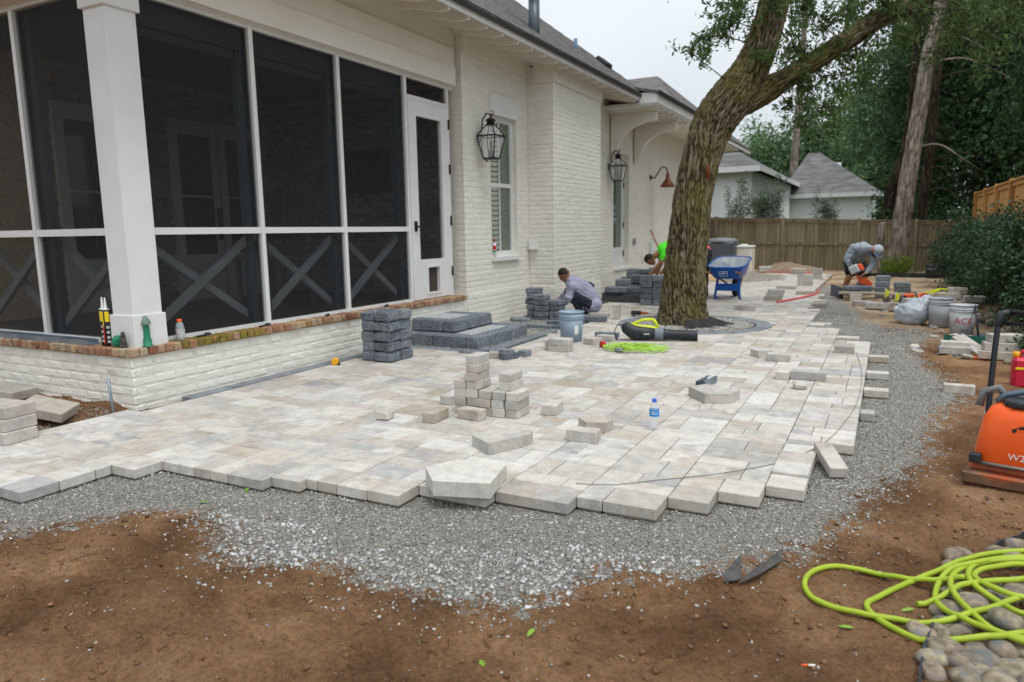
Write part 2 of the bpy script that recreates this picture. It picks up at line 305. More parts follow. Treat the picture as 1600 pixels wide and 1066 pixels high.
def ground_z(x, y):
    x = np.asarray(x, float); y = np.asarray(y, float); p = np.stack([x, y, np.zeros_like(x)], 1)
    d = (fbm(p * 1.3, 3, 3) - .5) * .06 + (fbm(p * 6, 3, 31) - .5) * .034
    rot = np.stack([.8 * x - .6 * y, .6 * x + .8 * y, np.zeros_like(x)], 1)
    rut = fbm(rot * np.array([2.2, 15., 1]), 3, 77); d = d + (rut - .5) * .030 - np.clip(.40 - fbm(p * 3.1 + 40, 2, 91), 0, 1) * .12 + np.clip(fbm(p * 9 + 3, 3, 55) - .62, 0, 1) * .16
    for fx_, fy_, fa_ in FEET:                                   # boot prints
        dx_, dy_ = x - fx_, y - fy_; k = np.abs(dx_) + np.abs(dy_) < .5
        u_ = dx_ * math.cos(fa_) + dy_ * math.sin(fa_); v_ = -dx_ * math.sin(fa_) + dy_ * math.cos(fa_); e_ = (np.abs(u_) / .145) ** 3 + (np.abs(v_) / (.052 - .012 * np.tanh(-u_ * 14))) ** 3
        d = d + np.where(k, -.020 * np.exp(-e_ ** 2) + .009 * np.exp(-((e_ - 1.6) / .7) ** 2), 0)
    for (c0, c1, c2) in ((2.05, -.16, .09), (1.55, .10, .09)):      # wheel tracks
        yy_ = c0 + c1 * (x + 2) + .10 * np.sin(x * 1.1 + c0); w_ = (y - yy_) / .055; d = d + (-.016 * np.exp(-w_ ** 4) + .008 * np.exp(-((np.abs(w_) - 1.7) / .5) ** 2)) * (x > -3.4) * (x < .3) * (.4 + fbm(p * 2.3 + 70, 2, 13))
    g = gravel_soft(x, y); g = g * g * (3 - 2 * g)
    z = g * (-.069 + (fbm(p * 5, 3, 9) - .5) * .016) + (1 - g) * (-.080 + d)
    r = np.hypot(x + 2, y - 6); z = np.where(r > 14, z - np.clip((r - 14) / 60, 0, 1) * .1, z)
    lm = np.clip((-5.25 - x) / .35, 0, 1) * np.clip((y - 2.75) / .5, 0, 1) * (y < 3.9)       # soil heaped along the porch wall
    z = z + lm * (.075 + (fbm(p * 4, 3, 61) - .5) * .07)
    pat = np.array([in_patio(a, b, .02) for a, b in zip(x, y)]) if len(x) < 400000 else np.zeros(len(x), bool)
    return np.where(pat, np.minimum(z, -.072), z)
def axis(lo, hi, st, far):
    a = np.arange(lo, hi + 1e-6, st); out = []; d = st; v = hi
    while v < far: d *= 1.25; v += d; out.append(v)
    low = []; d = st; v = lo
    while v > -far: d *= 1.25; v -= d; low.append(v)
    return np.array(low[::-1] + list(a) + out)
gx = axis(-6.4, 1.6, .025, 600); gy = axis(.8, 7.0, .025, 600); GX, GY = np.meshgrid(gx, gy, indexing='ij')
xx, yy = GX.ravel(), GY.ravel(); zz = ground_z(xx, yy); nx, ny = len(gx), len(gy)
ii = (np.arange(nx - 1)[:, None] * ny + np.arange(ny - 1)[None, :]).ravel()
gme = mesh_np('ground', np.stack([xx, yy, zz], 1), np.stack([ii, ii + ny, ii + ny + 1, ii + 1], 1), True)
at = gme.attributes.new('gravel', 'FLOAT', 'POINT'); at.data.foreach_set('value', gravel_soft(xx, yy).astype(np.float32))
def ground_material():
    m = bpy.data.materials.new('bare_soil_and_gravel'); m.use_nodes = True; N = m.node_tree.nodes; LK = m.node_tree.links.new; b = N['Principled BSDF']
    b.inputs['Roughness'].default_value = .95; b.inputs['Specular IOR Level'].default_value = .1
    geo = N.new('ShaderNodeNewGeometry'); pos = geo.outputs['Position']
    def noise(s, d, r=.55):
        n = N.new('ShaderNodeTexNoise'); n.inputs['Scale'].default_value = s; n.inputs['Detail'].default_value = d; n.inputs['Roughness'].default_value = r; LK(pos, n.inputs['Vector']); return n.outputs['Fac']
    def ramp(f, st):
        r = N.new('ShaderNodeValToRGB'); cb = r.color_ramp
        while len(cb.elements) < len(st): cb.elements.new(.5)
        for i, (p, c) in enumerate(st): cb.elements[i].position = p; cb.elements[i].color = (*c, 1)
        LK(f, r.inputs[0]); return r.outputs[0]
    def mix(f, a, c, t='MIX'):
        x = N.new('ShaderNodeMixRGB'); x.blend_type = t
        if isinstance(f, float): x.inputs[0].default_value = f
        else: LK(f, x.inputs[0])
        LK(a, x.inputs[1]); LK(c, x.inputs[2]); return x.outputs[0]
    soil = ramp(noise(1.3, 9, .68), [(.30, srgb(86, 64, 46)), (.43, srgb(116, 87, 62)), (.54, srgb(142, 109, 79)), (.63, srgb(162, 129, 97)), (.74, srgb(190, 165, 135))])
    soil = mix(ramp(noise(38, 5, .7), [(.36, (.55, .55, .55)), (.6, (1.05, 1.03, 1.0))]), soil, soil, 'MULTIPLY') if False else mix(.85, soil, ramp(noise(46, 8, .8), [(.36, (.50, .48, .46)), (.52, (1, 1, 1)), (.70, (1.22, 1.2, 1.18))]), 'MULTIPLY')
    # pale sandy subsoil thrown up round the saw yard
    sp_ = N.new('ShaderNodeSeparateXYZ'); LK(pos, sp_.inputs[0]); sy_ = N.new('ShaderNodeMapRange'); sy_.inputs['From Min'].default_value = 9.5; sy_.inputs['From Max'].default_value = 13.; LK(sp_.outputs['Y'], sy_.inputs['Value'])
    sa_ = N.new('ShaderNodeMath'); sa_.operation = 'MULTIPLY'; LK(sy_.outputs[0], sa_.inputs[0]); LK(ramp(noise(.9, 6), [(.35, (.25, .25, .25)), (.6, (1, 1, 1))]), sa_.inputs[1])
    soil = mix(sa_.outputs[0], soil, ramp(noise(5, 6), [(.35, srgb(166, 144, 116)), (.65, srgb(196, 178, 152))]))
    grit = N.new('ShaderNodeTexVoronoi'); grit.inputs['Scale'].default_value = 120; LK(pos, grit.inputs['Vector'])
    gcol = ramp(grit.outputs['Color'], [(0., srgb(96, 94, 88)), (.5, srgb(142, 138, 130)), (.85, srgb(170, 168, 162)), (1., srgb(205, 204, 200))])
    att = N.new('ShaderNodeAttribute'); att.attribute_name = 'gravel'
    am = N.new('ShaderNodeMath'); am.operation = 'MULTIPLY_ADD'; am.inputs[1].default_value = 1.0; LK(att.outputs['Fac'], am.inputs[0])
    nn = N.new('ShaderNodeMapRange'); nn.inputs['From Min'].default_value = .3; nn.inputs['From Max'].default_value = .7; nn.inputs['To Min'].default_value = -.5; nn.inputs['To Max'].default_value = .5; LK(noise(14, 6, .7), nn.inputs['Value']); LK(nn.outputs[0], am.inputs[2])
    fac = ramp(am.outputs[0], [(.35, (0, 0, 0)), (.65, (1, 1, 1))])
    far = N.new('ShaderNodeVectorMath'); far.operation = 'LENGTH'; LK(pos, far.inputs[0])
    fr = N.new('ShaderNodeMapRange'); fr.inputs['From Min'].default_value = 26.5; fr.inputs['From Max'].default_value = 30; LK(far.outputs['Value'], fr.inputs['Value'])
    grass = ramp(noise(3, 6), [(.3, (.03, .05, .015)), (.7, (.07, .1, .03))])
    LK(mix(fr.outputs[0], mix(fac, soil, gcol), grass), b.inputs['Base Color'])
    bp = N.new('ShaderNodeBump'); bp.inputs['Strength'].default_value = .9; bp.inputs['Distance'].default_value = .026; LK(noise(55, 9, .8), bp.inputs['Height'])
    bp2 = N.new('ShaderNodeBump'); bp2.inputs['Strength'].default_value = .6; bp2.inputs['Distance'].default_value = .006; LK(grit.outputs['Distance'], bp2.inputs['Height']); LK(bp.outputs[0], bp2.inputs['Normal'])
    LK(bp2.outputs[0], b.inputs['Normal']); return m
ground = link('ground', gme, ground_material()); tag(ground, kind='structure')

# ------------------------------------------------------------------ pavement
pave_mb = MB()
rects = []
prng = random.Random(4)
def lay_column(x0, x1):
    w = x1 - x0; wide = w > .3; xm = (x0 + x1) / 2
    fl, fr_ = (front((x0 + xm) / 2), front((xm + x1) / 2)) if wide else (front(xm),) * 2
    y = max(fl, fr_)
    for f, a, b in ((fl, x0, xm), (fr_, xm, x1)):
        yy_ = f
        while y - yy_ > .02:
            h = y - yy_
            if h > .3: h = .21
            rects.append((a, b, yy_, yy_ + h)); yy_ += h
    ye = max(yend((x0 + xm) / 2), yend((xm + x1) / 2)); last = None
    while y < ye:
        h = prng.choice((.14, .21, .21, .28)) if wide else prng.choice((.21, .28))
        if wide:
            k = prng.random()
            if k < .34 and h < .25 and last != 'w': cuts = [x0, x1]; last = 'w'
            elif k < .62: cuts = [x0, xm, x1]; last = 's'
            elif k < .8: cuts = [x0, x0 + w * .667, x1]; last = 'a'
            else: cuts = [x0, x0 + w * .333, x1]; last = 'b'
        else: cuts = [x0, x1]
        for a, b in zip(cuts, cuts[1:]): rects.append((a, b, y, y + h))
        y += h
for a, b in zip(BND, BND[1:]): lay_column(a, b)
keep = []
for a, b, c, d in rects:
    x, y = (a + b) / 2, (c + d) / 2
    if y > yend(x) or x < xmin(y): continue
    a2 = max(a, xmin(y))
    if b - a2 < .05: continue
    if math.hypot(x - TREE[0], y - TREE[1]) < .95 or ((x + 3.7) / 1.3) ** 2 + ((y - 20.4) / 1.9) ** 2 < 1: continue
    keep.append((a2, b, c, d))
for yb, xr in ((8.34, .07), (7.39, .07), (6.6, .07), (5.76, -.02)): keep.append((-.118, xr, yb - .065, yb + .065))
keep.sort(key=lambda r: (Vector(((r[0] + r[1]) / 2, (r[2] + r[3]) / 2, 0)) - CAMP).length - 1.5 * (r[1] - r[0]))
bed = MB()
for a, b, c, d in keep: bed.box(a + .012, b - .012, c + .012, d - .012, -.069, -.004 - .03)
for a, b, c, d in keep:
    x, y = (a + b) / 2, (c + d) / 2      # jointing sand reaches close to the surface inside the field
    if all(in_patio(*q) for q in ((a - .1, y), (b + .1, y), (x, c - .12), (x, d + .12))): bed.box(a - .004, b + .004, c - .004, d + .004, -.068, -.0105)
m_sand = M('joint_sand', srgb(118, 112, 102), srgb(160, 154, 144), rough=.95, scale=60, world=True)
pavement = bed.build('pavement', m_sand); tag(pavement, kind='structure')
PCACHE = {}
def paver_mesh(w, l, t=.06, c=.004, mat=None, nm='paver'):
    k = (round(w, 3), round(l, 3), t, c, nm)
    if k not in PCACHE:
        V, F = chamfer(w, l, t, c); me = bpy.data.meshes.new(nm); me.from_pydata(V, [], F); me.materials.append(mat or m_paver); PCACHE[k] = me
    return PCACHE[k]
G = .0022
NEAR = 286; stuff = MB()
for i, (a, b, c, d) in enumerate(keep):
    w, l = b - a - 2 * G, d - c - 2 * G; x, y = (a + b) / 2, (c + d) / 2
    dz = prng.uniform(-.0016, .0016); rt = (prng.uniform(-.003, .003), prng.uniform(-.003, .003), prng.uniform(-.004, .004))
    if y < 3.95 and -.51 < x < -.3: dz = -.018
    if 4.0 < y < 4.4 and -.51 < x < -.3: dz = .014
    if i < NEAR: link('paver', paver_mesh(w, l), None, pavement, (x, y, -.06 + dz), rt)
    else: stuff.cbox(w, l, .06, .004, xf((x, y, -.06 + dz), rt))
tag(stuff.build('far_pavers', m_paver_s, pavement), kind='stuff')
# charcoal border along the porch wall, round the steps
bp = random.Random(9)
def border(x, y, w, l, rz=0.):
    link('border_paver', paver_mesh(w, l, .08, .005, m_darkpav, 'border_paver'), None, pavement, (x, y, -.077 + bp.uniform(-.001, .001)), (0, 0, rz))
y = 4.02
while y < 6.88: border(-5.226, y + .104, .136, .204); y += .21
x = -5.2
while x < -4.05: border(x + .104, 6.985, .204, .15); x += .21
y = 7.07
while y < 10.1: border(-4.03, y + .104, .15, .204); y += .21
# ring of cut pavers round the oak
for k in range(30):
    a0 = 2 * math.pi * k / 30; a1 = 2 * math.pi * (k + .965) / 30; ro, ri = 1.07, .86
    poly = [(ri * math.cos(a0), ri * math.sin(a0)), (ro * math.cos(a0), ro * math.sin(a0)), (ro * math.cos(a1), ro * math.sin(a1)), (ri * math.cos(a1), ri * math.sin(a1))]
    MB().prism(poly, -.08, .005 + .0015 * (k % 3)).build('ring_paver', m_darkpav, pavement, (TREE[0], TREE[1], 0))

# ------------------------------------------------------------------ gravel: loose stones, too many to count
def stones(n, x0, x1, y0, y1, smin, smax, test, seed, zoff=0.):
    r = np.random.default_rng(seed); x = r.uniform(x0, x1, n); y = r.uniform(y0, y1, n); k = test(x, y); x, y = x[k], y[k]
    k = ~np.array([in_patio(a, b, -.005) for a, b in zip(x, y)], bool); x, y = x[k], y[k]; n = len(x)
    s = smin + (smax - smin) * r.random(n) ** 2.2; z = ground_z(x, y) + zoff + s * .15
    base = np.array([(1, 0, 0), (-1, 0, 0), (0, 1, 0), (0, -1, 0), (0, 0, 1), (0, 0, -1), ], float)
    V = base[None] * (s[:, None, None] * r.uniform(.45, 1.0, (n, 6, 1))) + r.normal(0, .22, (n, 6, 3)) * s[:, None, None]
    q = r.normal(size=(n, 4)); q /= np.linalg.norm(q, axis=1)[:, None]; w, a, b, c = q.T
    Rm = np.stack([np.stack([1 - 2 * (b * b + c * c), 2 * (a * b - c * w), 2 * (a * c + b * w)], 1), np.stack([2 * (a * b + c * w), 1 - 2 * (a * a + c * c), 2 * (b * c - a * w)], 1), np.stack([2 * (a * c - b * w), 2 * (b * c + a * w), 1 - 2 * (a * a + b * b)], 1)], 1)
    V = np.einsum('nij,nkj->nki', Rm, V); V[:, :, 2] *= .75; V += np.stack([x, y, z], 1)[:, None, :]
    f = np.array([(0, 2, 4), (2, 1, 4), (1, 3, 4), (3, 0, 4), (2, 0, 5), (1, 2, 5), (3, 1, 5), (0, 3, 5)])
    return V.reshape(-1, 3), (f[None] + 6 * np.arange(n)[:, None, None]).reshape(-1, 3)
def merge(parts):
    Vs, Fs, o = [], [], 0
    for V, F in parts: Vs.append(V); Fs.append(F + o); o += len(V)
    return np.concatenate(Vs), np.concatenate(Fs)
grr = np.random.default_rng(55)
gm = lambda x, y: gravel_soft(x, y) ** 1.1 > grr.random(len(x)) * .97
def incoarse(x, y):
    wx, wy = warp(x, y); return inpoly(wx, wy, COARSE[0]) | inpoly(wx, wy, COARSE[1])
dirt = lambda x, y: ~gravel_mask(x, y)
edge = lambda x, y: ~gravel_mask(x, y) & (gravel_mask(x, y + .1) | (gravel_mask(x, y + .28) & (grr.random(len(x)) < .4)))
V, F = merge([stones(66000, -4.9, .6, 1.4, 4.6, .0045, .0135, gm, 1), stones(34000, -.35, .75, 4.0, 9.6, .005, .012, gm, 2), stones(9000, -.9, .75, 9, 13, .008, .016, gm, 3),
              stones(3500, -5.6, -5.0, 2.4, 3.5, .005, .011, lambda x, y: (x < -5.1) & (y > 2.6), 8)])
gravel = link('gravel', mesh_np('gravel', V, F), M('crushed_grey_gravel', srgb(110, 108, 102), srgb(180, 177, 170), rough=.9, scale=.5, isl=.55, rndhue=.012, world=True, lo=.2, hi=.8)); tag(gravel, kind='stuff')
V, F = merge([stones(7800, -3.3, -.3, 2.0, 3.2, .006, .021, incoarse, 4), stones(5200, -3.8, 0, 1.7, 3.4, .005, .016, edge, 5), stones(1600, -.3, .9, 3.2, 9, .005, .014, lambda x, y: ~gravel_mask(x, y) & gravel_mask(x - .16, y), 35), stones(520, -3.4, .5, 1.2, 3.2, .003, .011, dirt, 6), stones(420, .0, 1.4, 3.0, 9, .004, .012, dirt, 7), stones(300, -.2, .9, 9.0, 16, .008, .022, dirt, 17)])
tag(link('pale_stones', mesh_np('pale_stones', V, F), M('pale_crushed_stone', srgb(134, 133, 130), srgb(194, 195, 194), rough=.88, scale=.5, isl=.36, world=True, lo=.2, hi=.8)), kind='stuff')
# gravel filling between the steps and the border, and inside the oak ring
V, F = merge([stones(9000, -5.2, -4.12, 7.05, 10.3, .005, .012, lambda x, y: x < 9, 10, .066), stones(6500, TREE[0] - .84, TREE[0] + .84, TREE[1] - .84, TREE[1] + .84, .008, .018, lambda x, y: np.hypot(x - TREE[0], y - TREE[1]) < .83, 11, .074)])
tag(link('white_gravel', mesh_np('white_gravel', V, F), M('white_limestone_chips', srgb(150, 148, 142), srgb(214, 212, 206), rough=.85, scale=.5, isl=.25, world=True, lo=.2, hi=.8)), kind='stuff')
MB().box(-5.3, -4.11, 7.07, 10.6, -.1, -.035).build('bed', m_sand, pavement)
MB().lathe([(.84, -.09), (.84, -.04), (.01, -.02)], 32, xf((TREE[0], TREE[1], 0))).build('bed', m_sand, pavement)

# ------------------------------------------------------------------ the house
house = root('house', (-5.32, 3.61, 0), 'white painted brick house with a dark screened porch and grey shingle roof', 'house')
XW = -5.32
bsmall = []      # (centre, axis, length, height) of every wall brick; nearest become objects, the rest one mesh
def brick_face(ax, plane, u0, u1, z0, z1, out, holes=(), depth=.012):
    """running bond on a vertical face; ax 'y' runs along y (face at x=plane), ax 'x' along x (face at y=plane)"""
    bl, bh, j = .203, .066, .009; row = 0; z = z0
    while z < z1 - .02:
        h = min(bh, z1 - z - .003); u = u0 - (bl / 2 if row % 2 else 0)
        while u < u1:
            a, b = max(u, u0), min(u + bl, u1)
            segs = [(a, b)]
            for (h0, h1, hz0, hz1) in holes:
                if z + h > hz0 and z < hz1:
                    ns = []
                    for p, q in segs:
                        if q <= h0 or p >= h1: ns.append((p, q))
                        else:
                            if p < h0 - .03: ns.append((p, h0))
                            if q > h1 + .03: ns.append((h1, q))
                    segs = ns
            for p, q in segs:
                if q - p > .03: bsmall.append((ax, plane, (p + q) / 2, z, q - p - j, h, out))
            u += bl
        z += bh + j; row += 1
def wall_core(mb, x0, x1, y0, y1, z0, z1): mb.box(x0, x1, y0, y1, z0, z1)
core = MB()
core.box(-9.2, -5.6, 3.622, 3.80, -.2, .395)                # porch base, front
core.box(-5.60, -5.332, 3.622, 8.84, -.2, .395)             # porch base, side
# window wall with its opening
WY0, WY1, WZ0, WZ1 = 9.62, 10.47, .97, 3.07
xa, xb = -5.62, -5.332
core.box(xa, xb, 8.852, WY0, -.2, 4.05); core.box(xa, xb, WY1, 10.9, -.2, 4.05); core.box(xa, xb, WY0, WY1, -.2, WZ0); core.box(xa, xb, WY0, WY1, WZ1, 4.05)
core.box(-5.62, -5.305, 8.83, 10.86, -.2, .47)
# chimney breast
core.box(-5.5, -4.862, 10.884, 13.02, -.2, 3.95); core.box(-5.3, -4.84, 10.86, 13.04, -.2, .40)
# far wall with the side door
DY0, DY1, DZ0, DZ1 = 15.15, 16.22, .50, 3.02
xa, xb = -5.65, -5.362
core.box(xa, xb, 13.0, DY0, -.2, 4.05); core.box(xa, xb, DY1, 24.0, -.2, 4.05); core.box(xa, xb, DY0, DY1, -.2, DZ0); core.box(xa, xb, DY0, DY1, DZ1, 4.05)
core.box(-5.62, -5.335, 13.05, 24.0, -.2, .47)
core.box(-9.2, -5.66, 23.7, 24.0, -.2, 4.0)
wall = core.build('wall', m_mortar, house)
brick_face('x', 3.61, -8.4, -5.32, -.14, .395, -1)
brick_face('y', -5.32, 3.61, 8.83, -.14, .395, 1)
brick_face('y', -5.292, 8.84, 10.86, -.14, .47, 1)
brick_face('y', -5.32, 8.84, 10.87, .485, 3.80, 1, [(WY0 - .01, WY1 + .01, WZ0 - .07, 3.38)])
brick_face('x', 8.84, -5.5, -5.32, .485, 3.80, -1)
brick_face('x', 10.86, -5.3, -4.85, -.14, .46, -1); brick_face('x', 10.87, -5.32, -4.85, .485, 3.68, -1)
brick_face('y', -4.828, 10.86, 13.04, -.14, .40, 1); brick_face('y', -4.85, 10.87, 13.03, .415, 3.68, 1)
brick_face('y', -5.35, 13.03, 18.6, .485, 3.80, 1, [(DY0 - .01, DY1 + .01, .3, DZ1 + .1)])
brng = random.Random(12)
def bdist(b):
    ax, pl, u, z = b[:4]; p = Vector((pl, u, z)) if ax == 'y' else Vector((u, pl, z)); return (p - CAMP).length + (3 if ax == 'x' and u < -7.4 else 0)
bsmall.sort(key=bdist)
BC = {}
bst = MB()
for i, (ax, pl, u, z, ln, h, out) in enumerate(bsmall):
    k = (round(ln, 2), round(h, 3), i % 3)
    rz = (0 if ax == 'x' else math.pi / 2) + brng.uniform(-.006, .006); pr = brng.uniform(-.0022, .0012)
    loc = (pl - out * (.0232 - pr), u, z + brng.uniform(-.002, .002)) if ax == 'y' else (u, pl - out * (.0232 - pr), z + brng.uniform(-.002, .002))
    if i < 205:
        if k not in BC:
            V, F = chamfer(round(ln, 2), .03, h, .009, .0028, brng); me = bpy.data.meshes.new('brick'); me.from_pydata(V, [], F); me.materials.append(m_brickpaint); BC[k] = me
        link('brick', BC[k], None, wall, loc, (brng.uniform(-.012, .012), 0, rz))
    else: bst.cbox(ln, .03, h, .008, xf(loc, (brng.uniform(-.01, .01), 0, rz)))
tag(bst.build('brickwork', m_brickpaint_s, wall), kind='stuff')
# brick ledge under the screens: old bricks on edge, mortar between
m_old = ramp_mat('old_brick', [srgb(*c) for c in ((138, 92, 72), (168, 128, 100), (180, 156, 126), (130, 82, 64), (156, 116, 92), (176, 164, 140), (140, 116, 88))], swirl=14, speck=.22, bump=.6)
m_moss = ramp_mat('mossy_brick', [srgb(*c) for c in ((120, 112, 40), (150, 132, 70), (96, 92, 34), (160, 120, 80))], swirl=14, speck=.25, bump=.6)
m_lmort = M('ledge_mortar', srgb(150, 132, 104), srgb(184, 166, 136), rough=.95, scale=30, bump=.6, bscale=120, world=True)
led = MB(); led.box(-5.56, -5.318, 3.606, 8.80, .396, .452); led.box(-8.8, -5.56, 3.606, 3.85, .396, .452)
ledge = led.build('ledge', m_lmort, house)
LM = []
for v in range(5):
    for mt in (m_old, m_moss):
        V, F = chamfer(.066, .22, .064, .008, .0035, brng); me = bpy.data.meshes.new('ledge_brick'); me.from_pydata(V, [], F); me.materials.append(mt); LM.append(me)
y = 3.64
while y < 8.76:
    mossy = (4.05 < y < 4.6 and brng.random() < .7) or (4.6 < y < 6 and brng.random() < .2)
    link('ledge_brick', LM[2 * brng.randrange(5) + (1 if mossy else 0)], None, ledge, (-5.406 + brng.uniform(-.008, .008), y, .404 + brng.uniform(-.003, .003)), (brng.uniform(-.02, .02), 0, math.pi / 2 + brng.uniform(-.03, .03))); y += .079
x = -5.40
while x > -8.3:
    link('ledge_brick', LM[2 * brng.randrange(5)], None, ledge, (x, 3.694 + brng.uniform(-.008, .008), .404 + brng.uniform(-.003, .003)), (0, brng.uniform(-.02, .02), brng.uniform(-.03, .03))); x -= .079

# corner column
clm = MB(); cx_, cy_ = -5.495, 3.83
clm.cbox(.30, .30, .275, .004, xf((cx_, cy_, .455))); clm.cbox(.262, .262, 2.42, .004, xf((cx_, cy_, .725))); clm.cbox(.31, .31, .25, .004, xf((cx_, cy_, 3.10)))
clm.build('column', m_white, house)
# porch frame: posts, rails, sill, head
m_frame = m_white
XS = -5.5
POSTS = [5.24, 6.47, 7.72, 8.70]
for y in POSTS: MB().box(XS - .03, XS + .02, y - .026, y + .026, .46, 3.33).build('post', m_frame, house)
MB().box(XS - .035, XS + .016, 3.96, 7.70, 1.372, 1.432).build('rail', m_frame, house)
MB().box(XS - .04, XS + .03, 3.98, 7.70, .452, .497).build('sill', m_frame, house)
MB().box(XS - .045, XS + .018, 3.96, 8.84, 3.29, 3.40).build('rail', m_frame, house)
YS = 3.83
for x in (-6.79, -8.0): MB().box(x - .026, x + .026, YS - .02, YS + .03, .46, 3.33).build('post', m_frame, house)
MB().box(-8.8, -5.62, YS - .016, YS + .035, 1.372, 1.432).build('rail', m_frame, house)
MB().box(-8.8, -5.64, YS - .03, YS + .04, .452, .497).build('sill', m_frame, house)
MB().box(-8.8, -5.62, YS - .018, YS + .045, 3.29, 3.40).build('rail', m_frame, house)
# header beams with stepped boards
hb = MB(); hb.box(-5.62, -5.385, 3.69, 8.78, 3.335, 3.575); hb.box(-5.62, -5.40, 3.70, 8.78, 3.578, 3.82); hb.box(-5.62, -5.43, 3.72, 8.84, 3.82, 4.3)
hb.box(-9.2, -5.63, 3.70, 3.93, 3.335, 3.575); hb.box(-9.2, -5.63, 3.715, 3.93, 3.578, 4.06)
hb.build('header_beam', m_cream, house)
fz = MB(); fz.box(-5.6, -5.295, 8.86, 10.95, 3.81, 4.25); fz.box(-5.2, -4.835, 10.84, 13.05, 3.69, 4.12); fz.box(-5.6, -5.325, 13.05, 15.8, 3.80, 4.25); fz.box(-5.6, -5.325, 15.8, 24, 3.80, 4.06)
fz.build('frieze_board', m_cream, house)
# insect screens: fine dark mesh that lets some of the light through
def screen_mat(name, opacity, col):
    m = bpy.data.materials.new(name); m.use_nodes = True; N = m.node_tree.nodes; LK = m.node_tree.links.new; b = N['Principled BSDF']; b.inputs['Base Color'].default_value = (*col, 1); b.inputs['Roughness'].default_value = .7
    t = N.new('ShaderNodeBsdfTransparent'); mxs = N.new('ShaderNodeMixShader')
    n = N.new('ShaderNodeTexNoise'); n.inputs['Scale'].default_value = 3.; geo = N.new('ShaderNodeNewGeometry'); LK(geo.outputs['Position'], n.inputs['Vector'])
    mr = N.new('ShaderNodeMapRange'); mr.inputs['To Min'].default_value = opacity - .05; mr.inputs['To Max'].default_value = opacity + .05; LK(n.outputs['Fac'], mr.inputs['Value']); LK(mr.outputs[0], mxs.inputs[0])
    LK(t.outputs[0], mxs.inputs[1]); LK(b.outputs[0], mxs.inputs[2]); LK(mxs.outputs[0], N['Material Output'].inputs['Surface']); MATS[name] = m; return m
m_screen = screen_mat('insect_screen', .50, (.010, .013, .016))
m_shade = M('grey_shade_housing', srgb(52, 60, 66), srgb(60, 68, 74), rough=.5, scale=3)
m_brace = M('grey_brace_paint', srgb(122, 127, 130), srgb(132, 137, 140), rough=.6, scale=4)
def screen_y(y0, y1, z0, z1): MB().add([(XS - .012, y0, z0), (XS - .012, y1, z0), (XS - .012, y1, z1), (XS - .012, y0, z1)], [(0, 1, 2, 3)]).build('screen', m_screen, house)
def screen_x(x0, x1, z0, z1): MB().add([(x0, YS + .012, z0), (x1, YS + .012, z0), (x1, YS + .012, z1), (x0, YS + .012, z1)], [(0, 1, 2, 3)]).build('screen', m_screen, house)
bays = [(3.97, 5.215), (5.265, 6.445), (6.495, 7.695)]
for y0, y1 in bays:
    screen_y(y0, y1, 1.432, 3.29); screen_y(y0, y1, .497, 1.372)
    MB().box(XS - .20, XS - .06, y0 + .02, y1 - .02, 3.08, 3.285).build('shade_box', m_shade, house)
    MB().box(XS - .14, XS - .08, y0 + .03, y1 - .03, 3.00, 3.075).build('shade_bar', m_shade, house)
    for yy_ in (y0 + .03, y1 - .10): MB().box(XS - .13, XS - .06, yy_, yy_ + .07, .5, 3.07).build('shade_track', m_shade, house)
    for s in (0, 1):
        a, b = ((y0 + .04, .55), (y1 - .04, 1.34)) if s == 0 else ((y0 + .04, 1.34), (y1 - .04, .55))
        dy, dz = b[0] - a[0], b[1] - a[1]; Ln = math.hypot(dy, dz); th = math.atan2(dz, dy)
        MB().box(-.045 - .004 * s, .0 + .004 * s, -Ln / 2, Ln / 2, -.036, .036).build('brace', m_brace, house, (XS - .09 - .052 * s, (a[0] + b[0]) / 2, (a[1] + b[1]) / 2), (th, 0, 0))
for x0, x1 in ((-6.764, -5.63), (-7.974, -6.816)):
    screen_x(x0, x1, 1.432, 3.29); screen_x(x0, x1, .497, 1.372)
    for xx_ in (x0 + .03, x1 - .10): MB().box(xx_, xx_ + .07, YS + .06, YS + .13, .5, 3.28).build('shade_track', m_shade, house)
    for s in (0, 1):
        a, b = ((x0 + .04, .55), (x1 - .04, 1.34)) if s == 0 else ((x0 + .04, 1.34), (x1 - .04, .55))
        dx, dz = b[0] - a[0], b[1] - a[1]; Ln = math.hypot(dx, dz); th = math.atan2(dz, dx)
        MB().box(-Ln / 2, Ln / 2, -.0, .045 + .004 * s, -.036, .036).build('brace', m_brace, house, ((a[0] + b[0]) / 2, YS + .09 + .052 * s, (a[1] + b[1]) / 2), (0, -th, 0))
screen_y(7.745, 8.675, 3.09, 3.29)
# porch interior
MB().box(-9.2, -5.66, 3.9, 8.84, .36, .445).build('porch_floor', M('brown_porch_floor', srgb(84, 70, 60), srgb(104, 88, 76), rough=.6, scale=4), house)
MB().box(-9.2, -5.6, 3.72, 9.0, 3.42, 3.6).build('porch_ceiling', M('porch_ceiling_paint', srgb(88, 88, 86), rough=.7), house)
m_inbrick = M('interior_brick', srgb(112, 96, 88), srgb(150, 134, 124), rough=.9, scale=3, isl=.25, world=True)
ib = MB(); ir = random.Random(3)
for r_ in range(38):
    z = .45 + r_ * .076; u = 5.3 - (.1 if r_ % 2 else 0)
    while u < 8.84: ib.cbox(.195, .03, .064, .006, xf((-8.78 + ir.uniform(-.003, .003), u + .1, z), (0, 0, math.pi / 2))); u += .205
for r_ in range(38):
    z = .45 + r_ * .076; u = -8.7 - (.1 if r_ % 2 else 0)
    while u < -5.66: ib.cbox(.195, .03, .064, .006, xf((u + .1, 8.80 + ir.uniform(-.003, .003), z), (0, 0, 0))); u += .205
